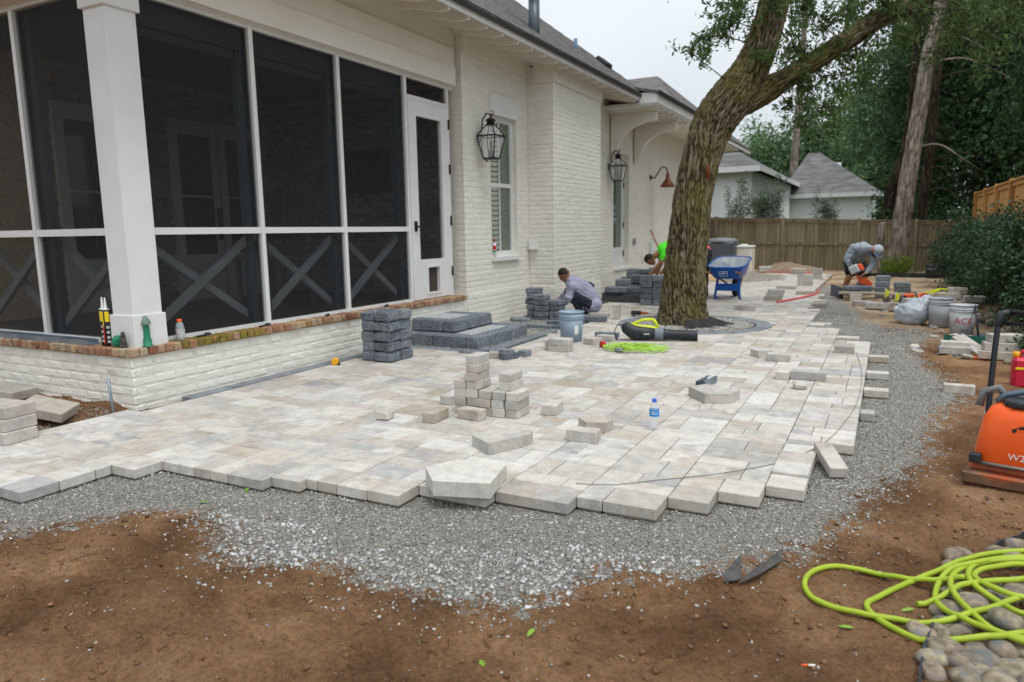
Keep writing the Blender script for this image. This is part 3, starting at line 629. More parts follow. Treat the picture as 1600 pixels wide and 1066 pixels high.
iw = MB(); iw.box(-9.2, -8.79, 3.85, 9.0, .3, 3.45); iw.box(-9.2, -5.63, 8.815, 8.9, .3, 3.45)
inw = iw.build('interior_wall', m_lmort, house); tag(ib.build('interior_brickwork', m_inbrick, inw), kind='stuff')
m_idoor = M('interior_door_paint', srgb(168, 165, 160), rough=.6); m_glassd = M('dark_glass', (.012, .015, .018), rough=.05, spec=.6)
for y in (5.62, 7.17, 7.97):
    d_ = MB(); d_.box(-8.78, -8.72, y - .385, y + .385, .45, 2.95); dd = d_.build('interior_door', m_idoor, house)
    for k in (0, 1):
        for (z0, z1) in ((1.1, 1.9), (1.93, 2.75)):
            MB().box(-8.722, -8.712, y - .26 + .265 * k, y - .005 + .265 * k, z0, z1).build('pane', m_glassd, dd)
    MB().box(-8.72, -8.66, y + .31, y + .35, 1.3, 1.75).build('handle', M('black_hardware', (.012, .012, .013), rough=.4), dd)
t_ = MB(); t_.box(-7.6, -6.7, 6.6, 7.4, 1.05, 1.10)
for ax in (-7.5, -6.8):
    for ay in (6.7, 7.3): t_.box(ax - .03, ax + .03, ay - .03, ay + .03, .446, 1.05)
tag(t_.build('porch_table', M('grey_table', srgb(96, 92, 88), rough=.6)), 'plain grey table standing inside the dark screened porch', 'table')
tb = MB(); tb.cbox(1.05, .06, .62, .01, xf((-7.0, 8.745, 1.95))); tag(tb.build('wall_television', m_glassd), 'dark flat television on the brick wall inside the porch', 'television')

# porch screen door with pet flap
door = MB(); y0, y1, z0, z1 = 7.75, 8.67, .475, 3.03
door.box(XS - .03, XS + .03, y0, y0 + .17, z0, z1); door.box(XS - .03, XS + .03, y1 - .17, y1, z0, z1); door.box(XS - .029, XS + .029, y0 + .17, y1 - .17, 2.84, z1)
door.box(XS - .029, XS + .029, y0 + .17, y1 - .17, z0, .55); door.box(XS - .029, XS + .029, y0 + .17, y1 - .17, .90, 1.0); door.box(XS - .029, XS + .029, y0 + .17, 8.08, .55, .90); door.box(XS - .029, XS + .029, 8.36, y1 - .17, .55, .90)
dobj = door.build('door', m_white, house)
MB().add([(XS - .005, y0 + .17, 1.0), (XS - .005, y1 - .17, 1.0), (XS - .005, y1 - .17, 2.84), (XS - .005, y0 + .17, 2.84)], [(0, 1, 2, 3)]).build('screen', m_screen, dobj)
MB().box(XS - .02, XS - .01, 8.08, 8.36, .55, .90).build('pet_flap', M('brown_smoked_flap', srgb(70, 62, 58), rough=.3), dobj)
pf = MB(); pf.box(XS + .029, XS + .038, 8.05, 8.085, .53, .92); pf.box(XS + .029, XS + .038, 8.355, 8.39, .53, .92); pf.box(XS + .029, XS + .038, 8.085, 8.355, .53, .56); pf.box(XS + .029, XS + .038, 8.085, 8.355, .89, .92)
pf.build('pet_flap_frame', m_white, dobj)
m_black = M('black_hardware', (.012, .012, .013), rough=.4)
hd = MB(); hd.box(XS + .03, XS + .045, 7.80, 7.855, 1.37, 1.50); hd.tube([(XS + .045, 7.83, 1.43), (XS + .09, 7.83, 1.43)], .012); hd.tube([(XS + .085, 7.83, 1.43), (XS + .085, 7.93, 1.43)], .011); hd.build('handle', m_black, dobj)
for z in (.75, 1.45, 2.15, 2.75): MB().tube([(XS + .036, 8.69, z), (XS + .036, 8.69, z + .13)], .014, 8).build('hinge', m_black, dobj)
MB().box(XS - .03, XS + .02, 7.74, 8.68, 3.035, 3.085).build('rail', m_frame, house)

# window
win = MB(); fx = -5.40
win.box(fx - .06, fx, WY0, WY0 + .07, WZ0, WZ1); win.box(fx - .06, fx, WY1 - .07, WY1, WZ0, WZ1); win.box(fx - .06, fx - .002, WY0 + .07, WY1 - .07, WZ1 - .07, WZ1); win.box(fx - .06, fx - .002, WY0 + .07, WY1 - .07, WZ0, WZ0 + .08)
win.box(fx - .05, fx - .006, WY0 + .07, WY1 - .07, 2.03, 2.09); win.box(fx - .05, fx - .012, (WY0 + WY1) / 2 - .012, (WY0 + WY1) / 2 + .012, 2.09, WZ1 - .07); win.box(fx - .05, fx - .012, (WY0 + WY1) / 2 - .012, (WY0 + WY1) / 2 + .012, WZ0 + .08, 2.03)
wo = win.build('window', m_white, house)
m_pane = M('window_glass', (.05, .09, .06), (.09, .13, .09), rough=.03, spec=.9, scale=3, coat=.6)
for (a, b) in ((2.09, WZ1 - .07), (WZ0 + .08, 2.03)):
    for (p, q) in ((WY0 + .07, (WY0 + WY1) / 2 - .012), ((WY0 + WY1) / 2 + .012, WY1 - .07)): MB().box(fx - .036, fx - .03, p, q, a, b).build('pane', m_pane, wo)
    for k in range(int((b - a) / .075)):
        MB().box(-.003, .003, WY0 + .09, WY0 + .36, -.03, .03).build('shutter_slat', M('white_shutter', srgb(200, 206, 196), rough=.5), wo, (fx - .022, 0, a + .05 + k * .075), (0, .5, 0))
MB().box(-5.41, -5.28, WY0 - .015, WY1 + .015, WZ0 - .065, WZ0 - .002).build('sill', m_white, wo)
MB().box(-5.34, -5.30, WY0 - .015, WY1 + .015, WZ1 + .005, 3.385).build('lintel_panel', m_white, wo)
# side door, deep in its reveal
sdm = MB(); dx = -5.50; sdm.box(dx - .05, dx, DY0, DY0 + .12, DZ0, DZ1); sdm.box(dx - .05, dx, DY1 - .12, DY1, DZ0, DZ1); sdm.box(dx - .05, dx - .002, DY0 + .12, DY1 - .12, DZ0, .95); sdm.box(dx - .05, dx - .002, DY0 + .12, DY1 - .12, 2.85, DZ1)
so = sdm.build('door', m_white, house); MB().box(dx - .03, dx - .02, DY0 + .12, DY1 - .12, .95, 2.85).build('pane', m_pane, so)
for z in (.75, 1.4, 2.3): MB().tube([(dx + .01, DY1 - .012, z), (dx + .01, DY1 - .012, z + .12)], .014, 8).build('hinge', m_black, so)
MB().box(-5.52, -5.30, DY0 - .02, DY1 + .02, .455, .497).build('threshold', m_white, house)

# eaves: rafter tails, fascia, soffit boards, roof
m_sof = m_cream
XE, ZE = -4.60, 3.90
y = 3.05; 
while y < 15.0:
    r = MB(); r.add([(XE, y - .022, 3.862), (XE, y - .022, 3.93), (-5.34, y - .022, 4.30), (-5.34, y - .022, 4.0), (-4.75, y - .022, 3.865), (XE, y + .022, 3.862), (XE, y + .022, 3.93), (-5.34, y + .022, 4.30), (-5.34, y + .022, 4.0), (-4.75, y + .022, 3.865)],
                    [(4, 3, 2, 1, 0), (5, 6, 7, 8, 9), (0, 1, 6, 5), (1, 2, 7, 6), (3, 4, 9, 8), (4, 0, 5, 9), (2, 3, 8, 7)])
    r.build('rafter_tail', m_sof, house); y += .435
MB().box(XE, XE + .03, 2.9, 15.98, 3.895, 3.975).build('fascia', m_white, house)
SL = .8
m_shing = M('grey_shingles', srgb(84, 82, 80), srgb(122, 118, 114), rough=.95, scale=9, detail=8, stretch=(1, 1, 4), bump=.9, bscale=22, bstretch=(1, 1, 6), c3=srgb(64, 62, 62), c3scale=3, c3lo=.5, c3hi=.7, world=True)
m_edge = M('black_drip_edge', (.02, .02, .022), rough=.5)
def roof_plane(name, pts, mat, th=.05, parent=house):
    a, b, c = Vector(pts[0]), Vector(pts[1]), Vector(pts[2]); nn = (b - a).cross(c - a).normalized()
    if nn.z < 0: nn = -nn
    n = len(pts); V = [Vector(p) for p in pts] + [Vector(p) + nn * th for p in pts]
    return MB().add(V, [tuple(range(n)), tuple(range(n, 2 * n))] + [(i, (i + 1) % n, n + (i + 1) % n, n + i) for i in range(n)]).build(name, mat, parent)
e0 = XE + .05; T = 5.2
rf = roof_plane('roof', [(e0, 2.9, 3.97), (e0, 16.05, 3.97), (e0 - T, 16.05 - T, 3.97 + SL * T), (e0 - T, 2.9 + T, 3.97 + SL * T)], m_shing)
roof_plane('hip_plane', [(e0, 16.05, 3.969), (-12, 16.05, 3.969), (-12, 16.05 - T, 3.969 + SL * T), (e0 - T, 16.05 - T, 3.969 + SL * T)], m_shing, parent=rf)
roof_plane('hip_plane', [(e0, 2.9, 3.969), (-12, 2.9, 3.969), (-12, 2.9 + T, 3.969 + SL * T), (e0 - T, 2.9 + T, 3.969 + SL * T)], m_shing, parent=rf)
MB().box(e0 + .002, e0 + .022, 2.9, 16.05, 3.955, 4.03).build('drip_edge', m_edge, rf)
# boards over the rafters close the eave from below
roof_plane('soffit', [(XE + .02, 2.9, 3.945), (XE + .02, 15.9, 3.945), (-5.62, 15.9, 4.27), (-5.62, 2.9, 4.27)], m_sof, .01)
# shingle courses as real steps on the near slope
sh = MB(); cs = math.sqrt(1 + SL * SL); k = 0; d = .02
while d < 4.6:
    x0 = e0 - d; z0 = 3.97 + SL * d + .05 * cs
    x1 = e0 - d - .16; z1 = 3.97 + SL * (d + .16) + .05 * cs
    sh.add([(x0, 3.0 + d, z0 + .012), (x0, 15.95 - d, z0 + .012), (x1, 15.95 - d - .16, z1 + .003), (x1, 3.0 + d + .16, z1 + .003), (x0, 3.0 + d, z0), (x0, 15.95 - d, z0)], [(0, 1, 2, 3), (4, 5, 1, 0)]); d += .16
tag(sh.build('shingle_courses', m_shing, rf), kind='stuff')
# vent pipe with ribbed cap, small blue-capped vent, ridge vent
vp = MB(); vp.lathe([(.085, 4.05), (.085, 4.86)], 16, xf((-4.98, 10.45, 0))); vo = vp.build('vent_pipe', M('dark_grey_metal', srgb(84, 92, 98), rough=.4, metal=.3), rf)
vc = MB(); vc.lathe([(.10, 4.86), (.12, 4.89), (.12, 5.02), (.135, 5.05), (.135, 5.09), (.03, 5.15)], 16, xf((-4.98, 10.45, 0)))
for k in range(14): a = 2 * math.pi * k / 14; vc.tube([(-4.98 + .122 * math.cos(a), 10.45 + .122 * math.sin(a), 4.88), (-4.98 + .122 * math.cos(a), 10.45 + .122 * math.sin(a), 5.05)], .009, 5)
vc.build('vent_cap', M('dark_vent_cap', srgb(58, 62, 66), rough=.5, metal=.3), vo)
MB().tube([(-5.35, 13.0, 4.5), (-5.35, 13.0, 4.86)], .035, 10).build('vent_pipe', M('blue_grey_vent', srgb(98, 124, 156), rough=.5), rf)
MB().cbox(.3, .35, .16, .03, xf((-5.45, 14.6, 4.66), (0, .67, 0))).build('ridge_vent', M('black_vent', srgb(46, 48, 50), rough=.7), rf)
MB().cbox(.4, .45, .2, .03, xf((-5.9, 9.5, 5.08), (0, .6, 0))).build('ridge_vent', MATS['black_vent'], rf)

# bumped-out eave over the side door, carried by two scrolled brackets
BX = -4.22
cz = MB(); cz.box(-5.33, BX - .02, 14.45, 17.7, 3.80, 3.86); cz.box(BX - .02, BX + .012, 14.43, 17.72, 3.83, 3.99); cz.box(-4.58, BX - .02, 14.43, 14.47, 3.83, 4.03); cz.build('eave_box', m_white, house)
y = 14.7
while y < 17.6: MB().box(-5.3, BX - .05, y - .022, y + .022, 3.74, 3.80).build('rafter_tail', m_sof, house); y += .42
roof_plane('eave_roof', [(BX + .05, 14.40, 3.995), (BX + .05, 17.75, 3.995), (-5.5, 17.75, 4.28), (-5.5, 14.40, 4.28)], m_shing, .05, rf)
MB().box(BX + .052, BX + .07, 14.40, 17.75, 3.985, 4.05).build('drip_edge', m_edge, rf)
def bracket(y):
    out = [(-5.33, 3.0), (-5.33, 3.74), (-4.36, 3.74), (-4.36, 3.58)]; arc = []
    for k in range(15):
        a = math.pi / 2 * k / 14; arc.append((-4.36 - .80 * math.sin(a) - .0, 3.58 - .02 - .50 * (1 - math.cos(a)) - .0))
    scal = [(-5.20, 3.02), (-5.22, 2.93), (-5.26, 2.88), (-5.33, 2.86)]
    poly = out[1:] + arc + scal; n = len(poly); mb = MB()
    V = [(x, y - .075, z) for x, z in poly] + [(x, y + .075, z) for x, z in poly]
    mb.add(V, [tuple(range(n)), tuple(reversed(range(n, 2 * n)))] + [(i, n + i, n + (i + 1) % n, (i + 1) % n) for i in range(n)])
    o = mb.build('bracket', m_cream, house)
    MB().box(-5.33, -4.30, y - .09, y + .09, 3.742, 3.798).build('bracket_cap', m_cream, o); return o
bracket(14.95); bracket(16.55)
# the taller roof behind
r2 = roof_plane('rear_roof', [(-4.5, 18.2, 4.0), (-4.5, 27.0, 4.0), (-7.1, 24.3, 6.3)], m_shing)
roof_plane('hip_plane', [(-4.5, 18.2, 3.999), (-7.1, 24.3, 6.299), (-13, 24.3, 6.299), (-13, 18.2, 3.999)], m_shing, parent=r2)
roof_plane('hip_plane', [(-4.5, 27, 3.999), (-7.1, 24.3, 6.299), (-13, 24.3, 6.299), (-13, 27, 3.999)], m_shing, parent=r2)
MB().box(-4.52, -4.49, 17.9, 27, 3.90, 4.0).build('fascia', m_white, house)
MB().box(-5.33, -4.52, 17.8, 25, 3.84, 3.88).build('soffit', m_sof, house)
# small wall fittings
wv = MB(); wv.cbox(.15, .17, .02, .004, xf((-5.225, 10.863, 1.13), (math.pi / 2, 0, 0))); 
wv = MB(); wv.add([(-5.30, 10.80, 1.05), (-5.14, 10.80, 1.05), (-5.14, 10.865, 1.05), (-5.30, 10.865, 1.05), (-5.29, 10.82, 1.20), (-5.15, 10.82, 1.20), (-5.15, 10.865, 1.20), (-5.29, 10.865, 1.20)], [(0, 3, 2, 1), (4, 5, 6, 7), (0, 1, 5, 4), (1, 2, 6, 5), (2, 3, 7, 6), (3, 0, 4, 7)]); wv.build('wall_vent', m_white, house)
MB().cbox(.05, .10, .14, .006, xf((-5.325, 16.55, 1.0))).build('outlet_box', M('grey_outlet', srgb(140, 142, 142), rough=.5), house)
MB().cbox(.03, .16, .26, .006, xf((-5.335, 17.9, .75))).build('wall_panel', M('pale_panel', srgb(196, 204, 206), rough=.5), house)
MB().tube([(-5.33, 17.2, .5), (-5.33, 17.2, .9)], .012, 8).build('wall_pipe', m_white, house)

# ------------------------------------------------------------------ lanterns and gooseneck lamp (unlit)
m_lglass = thin_glass('lantern_glass', (.82, .86, .86), .28)
def lantern(x, y, z, label):
    t = root('wall_lantern', (x, y, z - .35), label, 'lantern', 'wall lanterns on the brick walls')
    c = x + .19; 
    MB().cbox(.035, .09, .13, .006, xf((x + .018, y, z - .07))).build('back_plate', m_black, t)
    a = MB(); a.tube([(x + .03, y, z + .02), (x + .06, y, z + .24), (x + .12, y, z + .32), (x + .20, y, z + .30), (c - .01, y, z + .24)], .011, 8); a.tube([(c - .02, y, z + .25), (c + .03, y, z + .29), (c + .05, y, z + .33), (c + .02, y, z + .35)], .008, 6)
    a.tube([(x + .03, y, z - .03), (x + .05, y, z - .26), (x + .10, y, z - .335), (c - .05, y, z - .345)], .010, 8); a.build('arm', m_black, t)
    f = MB(); wt, wb, wr = .148, .085, .05; z0, z1, z2 = z - .31, z + .0, z + .155
    P = lambda w, zz: [(c - w, y - w, zz), (c + w, y - w, zz), (c + w, y + w, zz), (c - w, y + w, zz)]
    for lo, hi in ((P(wb, z0), P(wt, z1)), (P(wt, z1), P(wr, z2))):
        for p, q in zip(lo, hi): f.tube([p, q], .0095, 6)
        for pts in (lo, hi):
            for i in range(4): f.tube([pts[i], pts[(i + 1) % 4]], .0105, 6)
    f.box(c - wb, c + wb, y - wb, y + wb, z0 - .012, z0); f.lathe([(.06, z2), (.055, z2 + .05), (.075, z2 + .055), (.07, z2 + .075), (.02, z2 + .10)], 12, xf((c, y, 0))); f.build('frame', m_black, t)
    for i in range(4):
        lo, hi, tp = P(wb - .004, z0), P(wt - .004, z1), P(wr, z2); j = (i + 1) % 4
        MB().add([lo[i], lo[j], hi[j], hi[i]], [(0, 1, 2, 3)]).build('pane', m_lglass, t)
        MB().add([hi[i], hi[j], tp[j], tp[i]], [(0, 1, 2, 3)]).build('pane', m_lglass, t)
    k = MB(); k.lathe([(.028, z0), (.028, z0 + .12), (.018, z0 + .13), (.018, z0 + .22), (.006, z0 + .27)], 10, xf((c, y, 0))); k.build('candle', M('dark_candle_tube', srgb(70, 66, 60), rough=.6), t)
lantern(-5.318, 9.28, 2.70, 'black gas lantern on the white brick wall beside the tall window')
lantern(-5.348, 14.85, 2.68, 'black gas lantern on the white brick wall beside the narrow side door')
t = root('gooseneck_lamp', (-5.35, 17.85, 2.5), 'copper gooseneck lamp on the white wall behind the oak trunk', 'lamp')
g_ = MB(); g_.lathe([(.06, 0), (.055, .02), (.02, .03)], 14, xf((-5.35, 17.85, 2.62), (0, math.pi / 2, 0))); g_.tube([(-5.33, 17.85, 2.62), (-5.24, 17.86, 2.60), (-5.16, 17.87, 2.74), (-5.08, 17.88, 2.86), (-4.98, 17.9, 2.85), (-4.93, 17.9, 2.74), (-4.93, 17.9, 2.66)], .016, 8); g_.build('arm', m_black, t)
MB().lathe([(.045, 2.70), (.05, 2.58), (.06, 2.56), (.19, 2.38), (.185, 2.375), (.05, 2.54)], 20, xf((-4.93, 17.9, 0)), cap=False).build('lamp_shade', M('aged_copper', srgb(150, 92, 62), srgb(112, 74, 56), rough=.45, metal=.5, scale=8), t)

# ------------------------------------------------------------------ fences
m_fence = M('weathered_fence_board', srgb(122, 110, 90), srgb(154, 142, 118), rough=.9, scale=2, stretch=(6, 6, .6), bump=.4, bscale=30, bstretch=(5, 5, .5), rnd=.16, c3=srgb(92, 92, 52), c3scale=1.3, c3lo=.5, c3hi=.75)
m_fence2 = M('newer_fence_board', srgb(176, 128, 72), srgb(200, 154, 96), rough=.85, scale=2, stretch=(6, 6, .6), bump=.3, bscale=30, bstretch=(5, 5, .5), rnd=.12)
def fence(p0, p1, z0, top0, top1, mat, label, post_at, bw=.145, rails=(.86,), facing=1):
    a, b = Vector((p0[0], p0[1], 0)), Vector((p1[0], p1[1], 0)); d = (b - a); Ln = d.length; d.normalize(); rz = math.atan2(d.y, d.x)
    t = root('wooden_fence', (a.x, a.y, z0), label, 'fence'); n = int(Ln / bw); fr = random.Random(int(Ln * 10))
    nv = Vector((d.y, -d.x, 0)) * facing
    top = lambda s: top0 + (top1 - top0) * s / Ln
    meshes = {}
    for k in range(n):
        s = (k + .5) * bw; h = round(top(s) - .06 - z0, 1); p = a + d * s
        if h not in meshes:
            V, F = chamfer(bw - .006, .018, 1., .003); me = bpy.data.meshes.new('board'); me.from_pydata(V, [], F); me.materials.append(mat); meshes[h] = me
        link('board', meshes[h], None, t, (p.x, p.y, z0 - .02), (0, 0, rz + fr.uniform(-.01, .01)), (1, 1, top(s) - .05 - z0))
    for s in post_at:
        p = a + d * s + nv * .06; MB().cbox(.095, .095, top(s) - z0 + .09, .008).build('post', mat, t, (p.x, p.y, z0 - .05), (0, 0, rz))
    for fr_ in list(rails) + [None]:
        q = []
        for s in (0, Ln):
            z = top(s) - .08 if fr_ is None else z0 + (top(s) - z0) * fr_ * .62
            q.append(z)
        m1, hh, dd = (a + b) / 2 + nv * .032, .09, .035
        MB().box(-Ln / 2, Ln / 2, -.018, .018, -.045, .045).build('rail', mat, t, (m1.x, m1.y, (q[0] + q[1]) / 2), (0, -math.atan2(q[1] - q[0], Ln), rz))
    m1 = (a + b) / 2 + nv * .02
    MB().box(-Ln / 2, Ln / 2, -.075, .075, -.018, .018).build('cap_rail', mat, t, (m1.x, m1.y, (top0 + top1) / 2 - .012), (0, -math.atan2(top1 - top0, Ln), rz))
    return t
fence((-6.6, 26.6), (2.28, 25.75), -.15, 1.76, 1.43, m_fence, 'weathered brown board fence running across the back of the yard', [1.12, 3.42, 5.74, 7.37, 8.7])
fence((2.30, 25.9), (2.30, 9.5), -.1, 2.26, 2.22, m_fence2, 'newer golden board fence standing behind the dark green hedge', [.05, 2.5, 4.9, 7.3, 9.7, 12.1, 14.5], facing=-1 * -1)

# ------------------------------------------------------------------ neighbouring houses
m_siding = M('white_board_siding', (.84, .85, .83), (.87, .88, .86), rough=.6, scale=2)
m_shing2 = M('brown_grey_shingles', srgb(88, 87, 88), srgb(120, 119, 119), rough=.95, scale=1.2, detail=8, stretch=(1, 1, 5), bump=.6, bscale=6, bstretch=(1, 1, 8), world=True)
nb = root('neighbour_house', (-9.8, 34, -.1), 'white board-and-batten house with long grey hip roof behind the fence', 'house')
MB().box(-14, -5.56, 34, 49, -.1, 3.85).build('wall', m_siding, nb)
for k in range(14): MB().box(-5.75 - k * .5, -5.71 - k * .5, 33.975, 34.0, 0, 3.8).build('batten', m_siding, nb)
for k in range(20): MB().box(-5.56, -5.535, 34.4 + k * .7, 34.44 + k * .7, 0, 3.8).build('batten', m_siding, nb)
def hip_roof(x0, x1, y0, y1, z, ridge, mat, par, th=.12):
    (rx0, ry0, rz), (rx1, ry1, _) = ridge; E = [(x0, y0, z), (x1, y0, z), (x1, y1, z), (x0, y1, z)]; A, B = (rx0, ry0, rz), (rx1, ry1, rz)
    mb = MB()
    if abs(rx1 - rx0) < abs(ry1 - ry0): mb.add(E + [A, B], [(0, 1, 4), (1, 2, 5, 4), (2, 3, 5), (3, 0, 4, 5), (3, 2, 1, 0)])
    else: mb.add(E + [A, B], [(0, 1, 5, 4), (1, 2, 5), (2, 3, 4, 5), (3, 0, 4), (3, 2, 1, 0)])
    o = mb.build('roof', mat, par)
    f = MB(); f.box(x0 - .02, x1 + .02, y0 - .03, y0, z - .2, z + .04); f.box(x0 - .02, x1 + .02, y1, y1 + .03, z - .2, z + .04); f.box(x1, x1 + .03, y0 - .03, y1 + .03, z - .2, z + .04); f.box(x0 - .03, x0, y0 - .03, y1 + .03, z - .2, z + .04)
    f.build('fascia', m_white, o); return o
hip_roof(-14.5, -5.1, 33.4, 49.5, 3.98, [(-9.8, 38.1, 6.75), (-9.8, 45, 6.75)], m_shing2, nb)
wn_ = MB().box(-5.56, -5.52, 40.5, 43, .8, 2.9).build('window', M('neighbour_window_glass', (.05, .06, .06), rough=.1), nb)
nb2 = root('neighbour_house', (-3, 50, -.1), 'low white outbuilding with pyramid-shaped brown-grey hip roof behind the fence', 'house')
MB().box(-5.6, -.88, 48.4, 54, -.1, 3.15).build('wall', m_siding, nb2)
for k in range(9): MB().box(-1.15 - k * .5, -1.11 - k * .5, 48.375, 48.4, 0, 3.1).build('batten', m_siding, nb2)
rb = hip_roof(-6.2, -.5, 47.9, 54.5, 3.27, [(-4.9, 51, 6.0), (-4.2, 51, 6.0)], m_shing2, nb2)
MB().box(-3.3, -2.95, 51.2, 51.6, 4.4, 5.35).build('chimney', m_siding, nb2)
nb3 = root('neighbour_house', (.4, 66, -.1), 'small far house with pale blue-grey roof glimpsed past the outbuilding', 'house')
MB().box(-.9, 3, 66, 70, -.1, 2.6).build('wall', M('pinkish_brick_far', srgb(150, 128, 116), rough=.9), nb3)
hip_roof(-1.3, 3.4, 65.6, 70.4, 2.7, [(.6, 68, 4.6), (1.4, 68, 4.6)], M('blue_grey_roof', srgb(128, 146, 150), rough=.7), nb3)

# ------------------------------------------------------------------ trees
def catmull(P, n):
    P = np.asarray(P, float); P = np.vstack([2 * P[0] - P[1], P, 2 * P[-1] - P[-2]]); out = []; m = len(P) - 3
    for i in range(m):
        p0, p1, p2, p3 = P[i:i + 4]; k = max(2, int(n / m)); t = np.linspace(0, 1, k, endpoint=(i == m - 1))[:, None]
        out.append(.5 * ((2 * p1) + (-p0 + p2) * t + (2 * p0 - 5 * p1 + 4 * p2 - p3) * t ** 2 + (-p0 + 3 * p1 - 3 * p2 + p3) * t ** 3))
    return np.vstack(out)
def bark_tube(pts, rad, nl, nr, amp=.02, fa=7., fl=1.6, seed=0, lump=.06, flare=0.):
    """tapered limb with furrowed bark as real relief"""
    Q = catmull(np.column_stack([np.asarray(pts, float), rad]), nl); C_, Rr = Q[:, :3], Q[:, 3]; n = len(C_)
    T_ = np.gradient(C_, axis=0); T_ /= np.linalg.norm(T_, axis=1)[:, None]; nv = np.zeros_like(C_); v = np.cross(T_[0], (0, 1, 0.)); v /= np.linalg.norm(v)
    for i in range(n): v = v - T_[i] * v.dot(T_[i]); v /= np.linalg.norm(v); nv[i] = v
    bv = np.cross(T_, nv); ln = np.concatenate([[0], np.cumsum(np.linalg.norm(np.diff(C_, axis=0), axis=1))])
    a = np.linspace(0, 2 * math.pi, nr, endpoint=False); ca, sa = np.cos(a), np.sin(a); LL, CA = np.meshgrid(ln, ca, indexing='ij'); _, SA = np.meshgrid(ln, sa, indexing='ij'); RR = np.repeat(Rr[:, None], nr, 1)
    tw = .25 * LL; c2, s2 = CA * np.cos(tw) - SA * np.sin(tw), SA * np.cos(tw) + CA * np.sin(tw)
    p = np.stack([c2 * RR * fa / .3 * .3, s2 * RR * fa / .3 * .3, LL * fl], -1).reshape(-1, 3) * np.array([2.4, 2.4, 2.0])
    w = (fbm(p * .6 + 9, 3, seed + 5) - .5)[:, None] * 1.6
    r1 = 1 - np.abs(2 * vnoise(p + w, seed) - 1); r2 = 1 - np.abs(2 * vnoise(p * 2.1 + w + 31, seed + 1) - 1)
    h = (.65 * r1 ** 1.6 + .35 * r2 ** 1.5).reshape(n, nr)
    lum = (fbm(np.stack([CA * 1.3, SA * 1.3, LL * 1.1], -1).reshape(-1, 3), 3, seed + 3) - .5).reshape(n, nr)
    rad2 = RR * (1 + lump * 2 * lum) + amp * (.5 - h) * 2 * np.clip(RR / .25, .35, 1)
    if flare:
        fl_ = np.exp(-LL / .22) * flare; rad2 = rad2 * (1 + fl_ * (.55 + .45 * np.cos(5 * np.arctan2(SA, CA) + 1.)))
    V = C_[:, None, :] + nv[:, None, :] * (rad2 * CA)[..., None] + bv[:, None, :] * (rad2 * SA)[..., None]
    i0 = (np.arange(n - 1)[:, None] * nr + np.arange(nr)[None]).ravel(); j = (np.arange(n - 1)[:, None] * nr + (np.arange(nr)[None] + 1) % nr).ravel()
    return V.reshape(-1, 3), np.stack([i0, j, j + nr, i0 + nr], 1), h.ravel()
def bark_mat(name, dark, light, moss, moss_amt=.5, low=True):
    m = bpy.data.materials.new(name); m.use_nodes = True; N = m.node_tree.nodes; LK = m.node_tree.links.new; b = N['Principled BSDF']; b.inputs['Roughness'].default_value = .95; b.inputs['Specular IOR Level'].default_value = .1
    at_ = N.new('ShaderNodeAttribute'); at_.attribute_name = 'ridge'; geo = N.new('ShaderNodeNewGeometry')
    r = N.new('ShaderNodeValToRGB'); r.color_ramp.elements[0].position = .25; r.color_ramp.elements[0].color = (*light, 1); r.color_ramp.elements[1].position = .75; r.color_ramp.elements[1].color = (*dark, 1); LK(at_.outputs['Fac'], r.inputs[0])
    n = N.new('ShaderNodeTexNoise'); n.inputs['Scale'].default_value = 2.6; n.inputs['Detail'].default_value = 8; n.inputs['Roughness'].default_value = .7; LK(geo.outputs['Position'], n.inputs['Vector'])
    mr = N.new('ShaderNodeMapRange'); mr.inputs['From Min'].default_value = .42; mr.inputs['From Max'].default_value = .62; mr.inputs['To Max'].default_value = moss_amt; LK(n.outputs['Fac'], mr.inputs['Value'])
    mx_ = N.new('ShaderNodeMixRGB'); mx_.inputs[2].default_value = (*moss, 1); LK(mr.outputs[0], mx_.inputs[0]); LK(r.outputs[0], mx_.inputs[1])
    n2 = N.new('ShaderNodeTexNoise'); n2.inputs['Scale'].default_value = 60; n2.inputs['Detail'].default_value = 5; LK(geo.outputs['Position'], n2.inputs['Vector'])
    m2 = N.new('ShaderNodeMixRGB'); m2.blend_type = 'MULTIPLY'; m2.inputs[0].default_value = .7; r2 = N.new('ShaderNodeValToRGB'); r2.color_ramp.elements[0].position = .3; r2.color_ramp.elements[0].color = (.5, .5, .5, 1); r2.color_ramp.elements[1].position = .65; r2.color_ramp.elements[1].color = (1.2, 1.2, 1.2, 1); LK(n2.outputs['Fac'], r2.inputs[0]); LK(mx_.outputs[0], m2.inputs[1]); LK(r2.outputs[0], m2.inputs[2])
    LK(m2.outputs[0], b.inputs['Base Color']); bp_ = N.new('ShaderNodeBump'); bp_.inputs['Strength'].default_value = .6; bp_.inputs['Distance'].default_value = .01; LK(n2.outputs['Fac'], bp_.inputs['Height']); LK(bp_.outputs[0], b.inputs['Normal']); return m
def bark_obj(name, parts, mat, parent):
    Vs, Fs, Hs, o = [], [], [], 0
    for V, F, h in parts: Vs.append(V); Fs.append(F + o); Hs.append(h); o += len(V)
    me = mesh_np(name, np.concatenate(Vs), np.concatenate(Fs), True); at_ = me.attributes.new('ridge', 'FLOAT', 'POINT'); at_.data.foreach_set('value', np.concatenate(Hs).astype(np.float32)); return link(name, me, mat, parent)
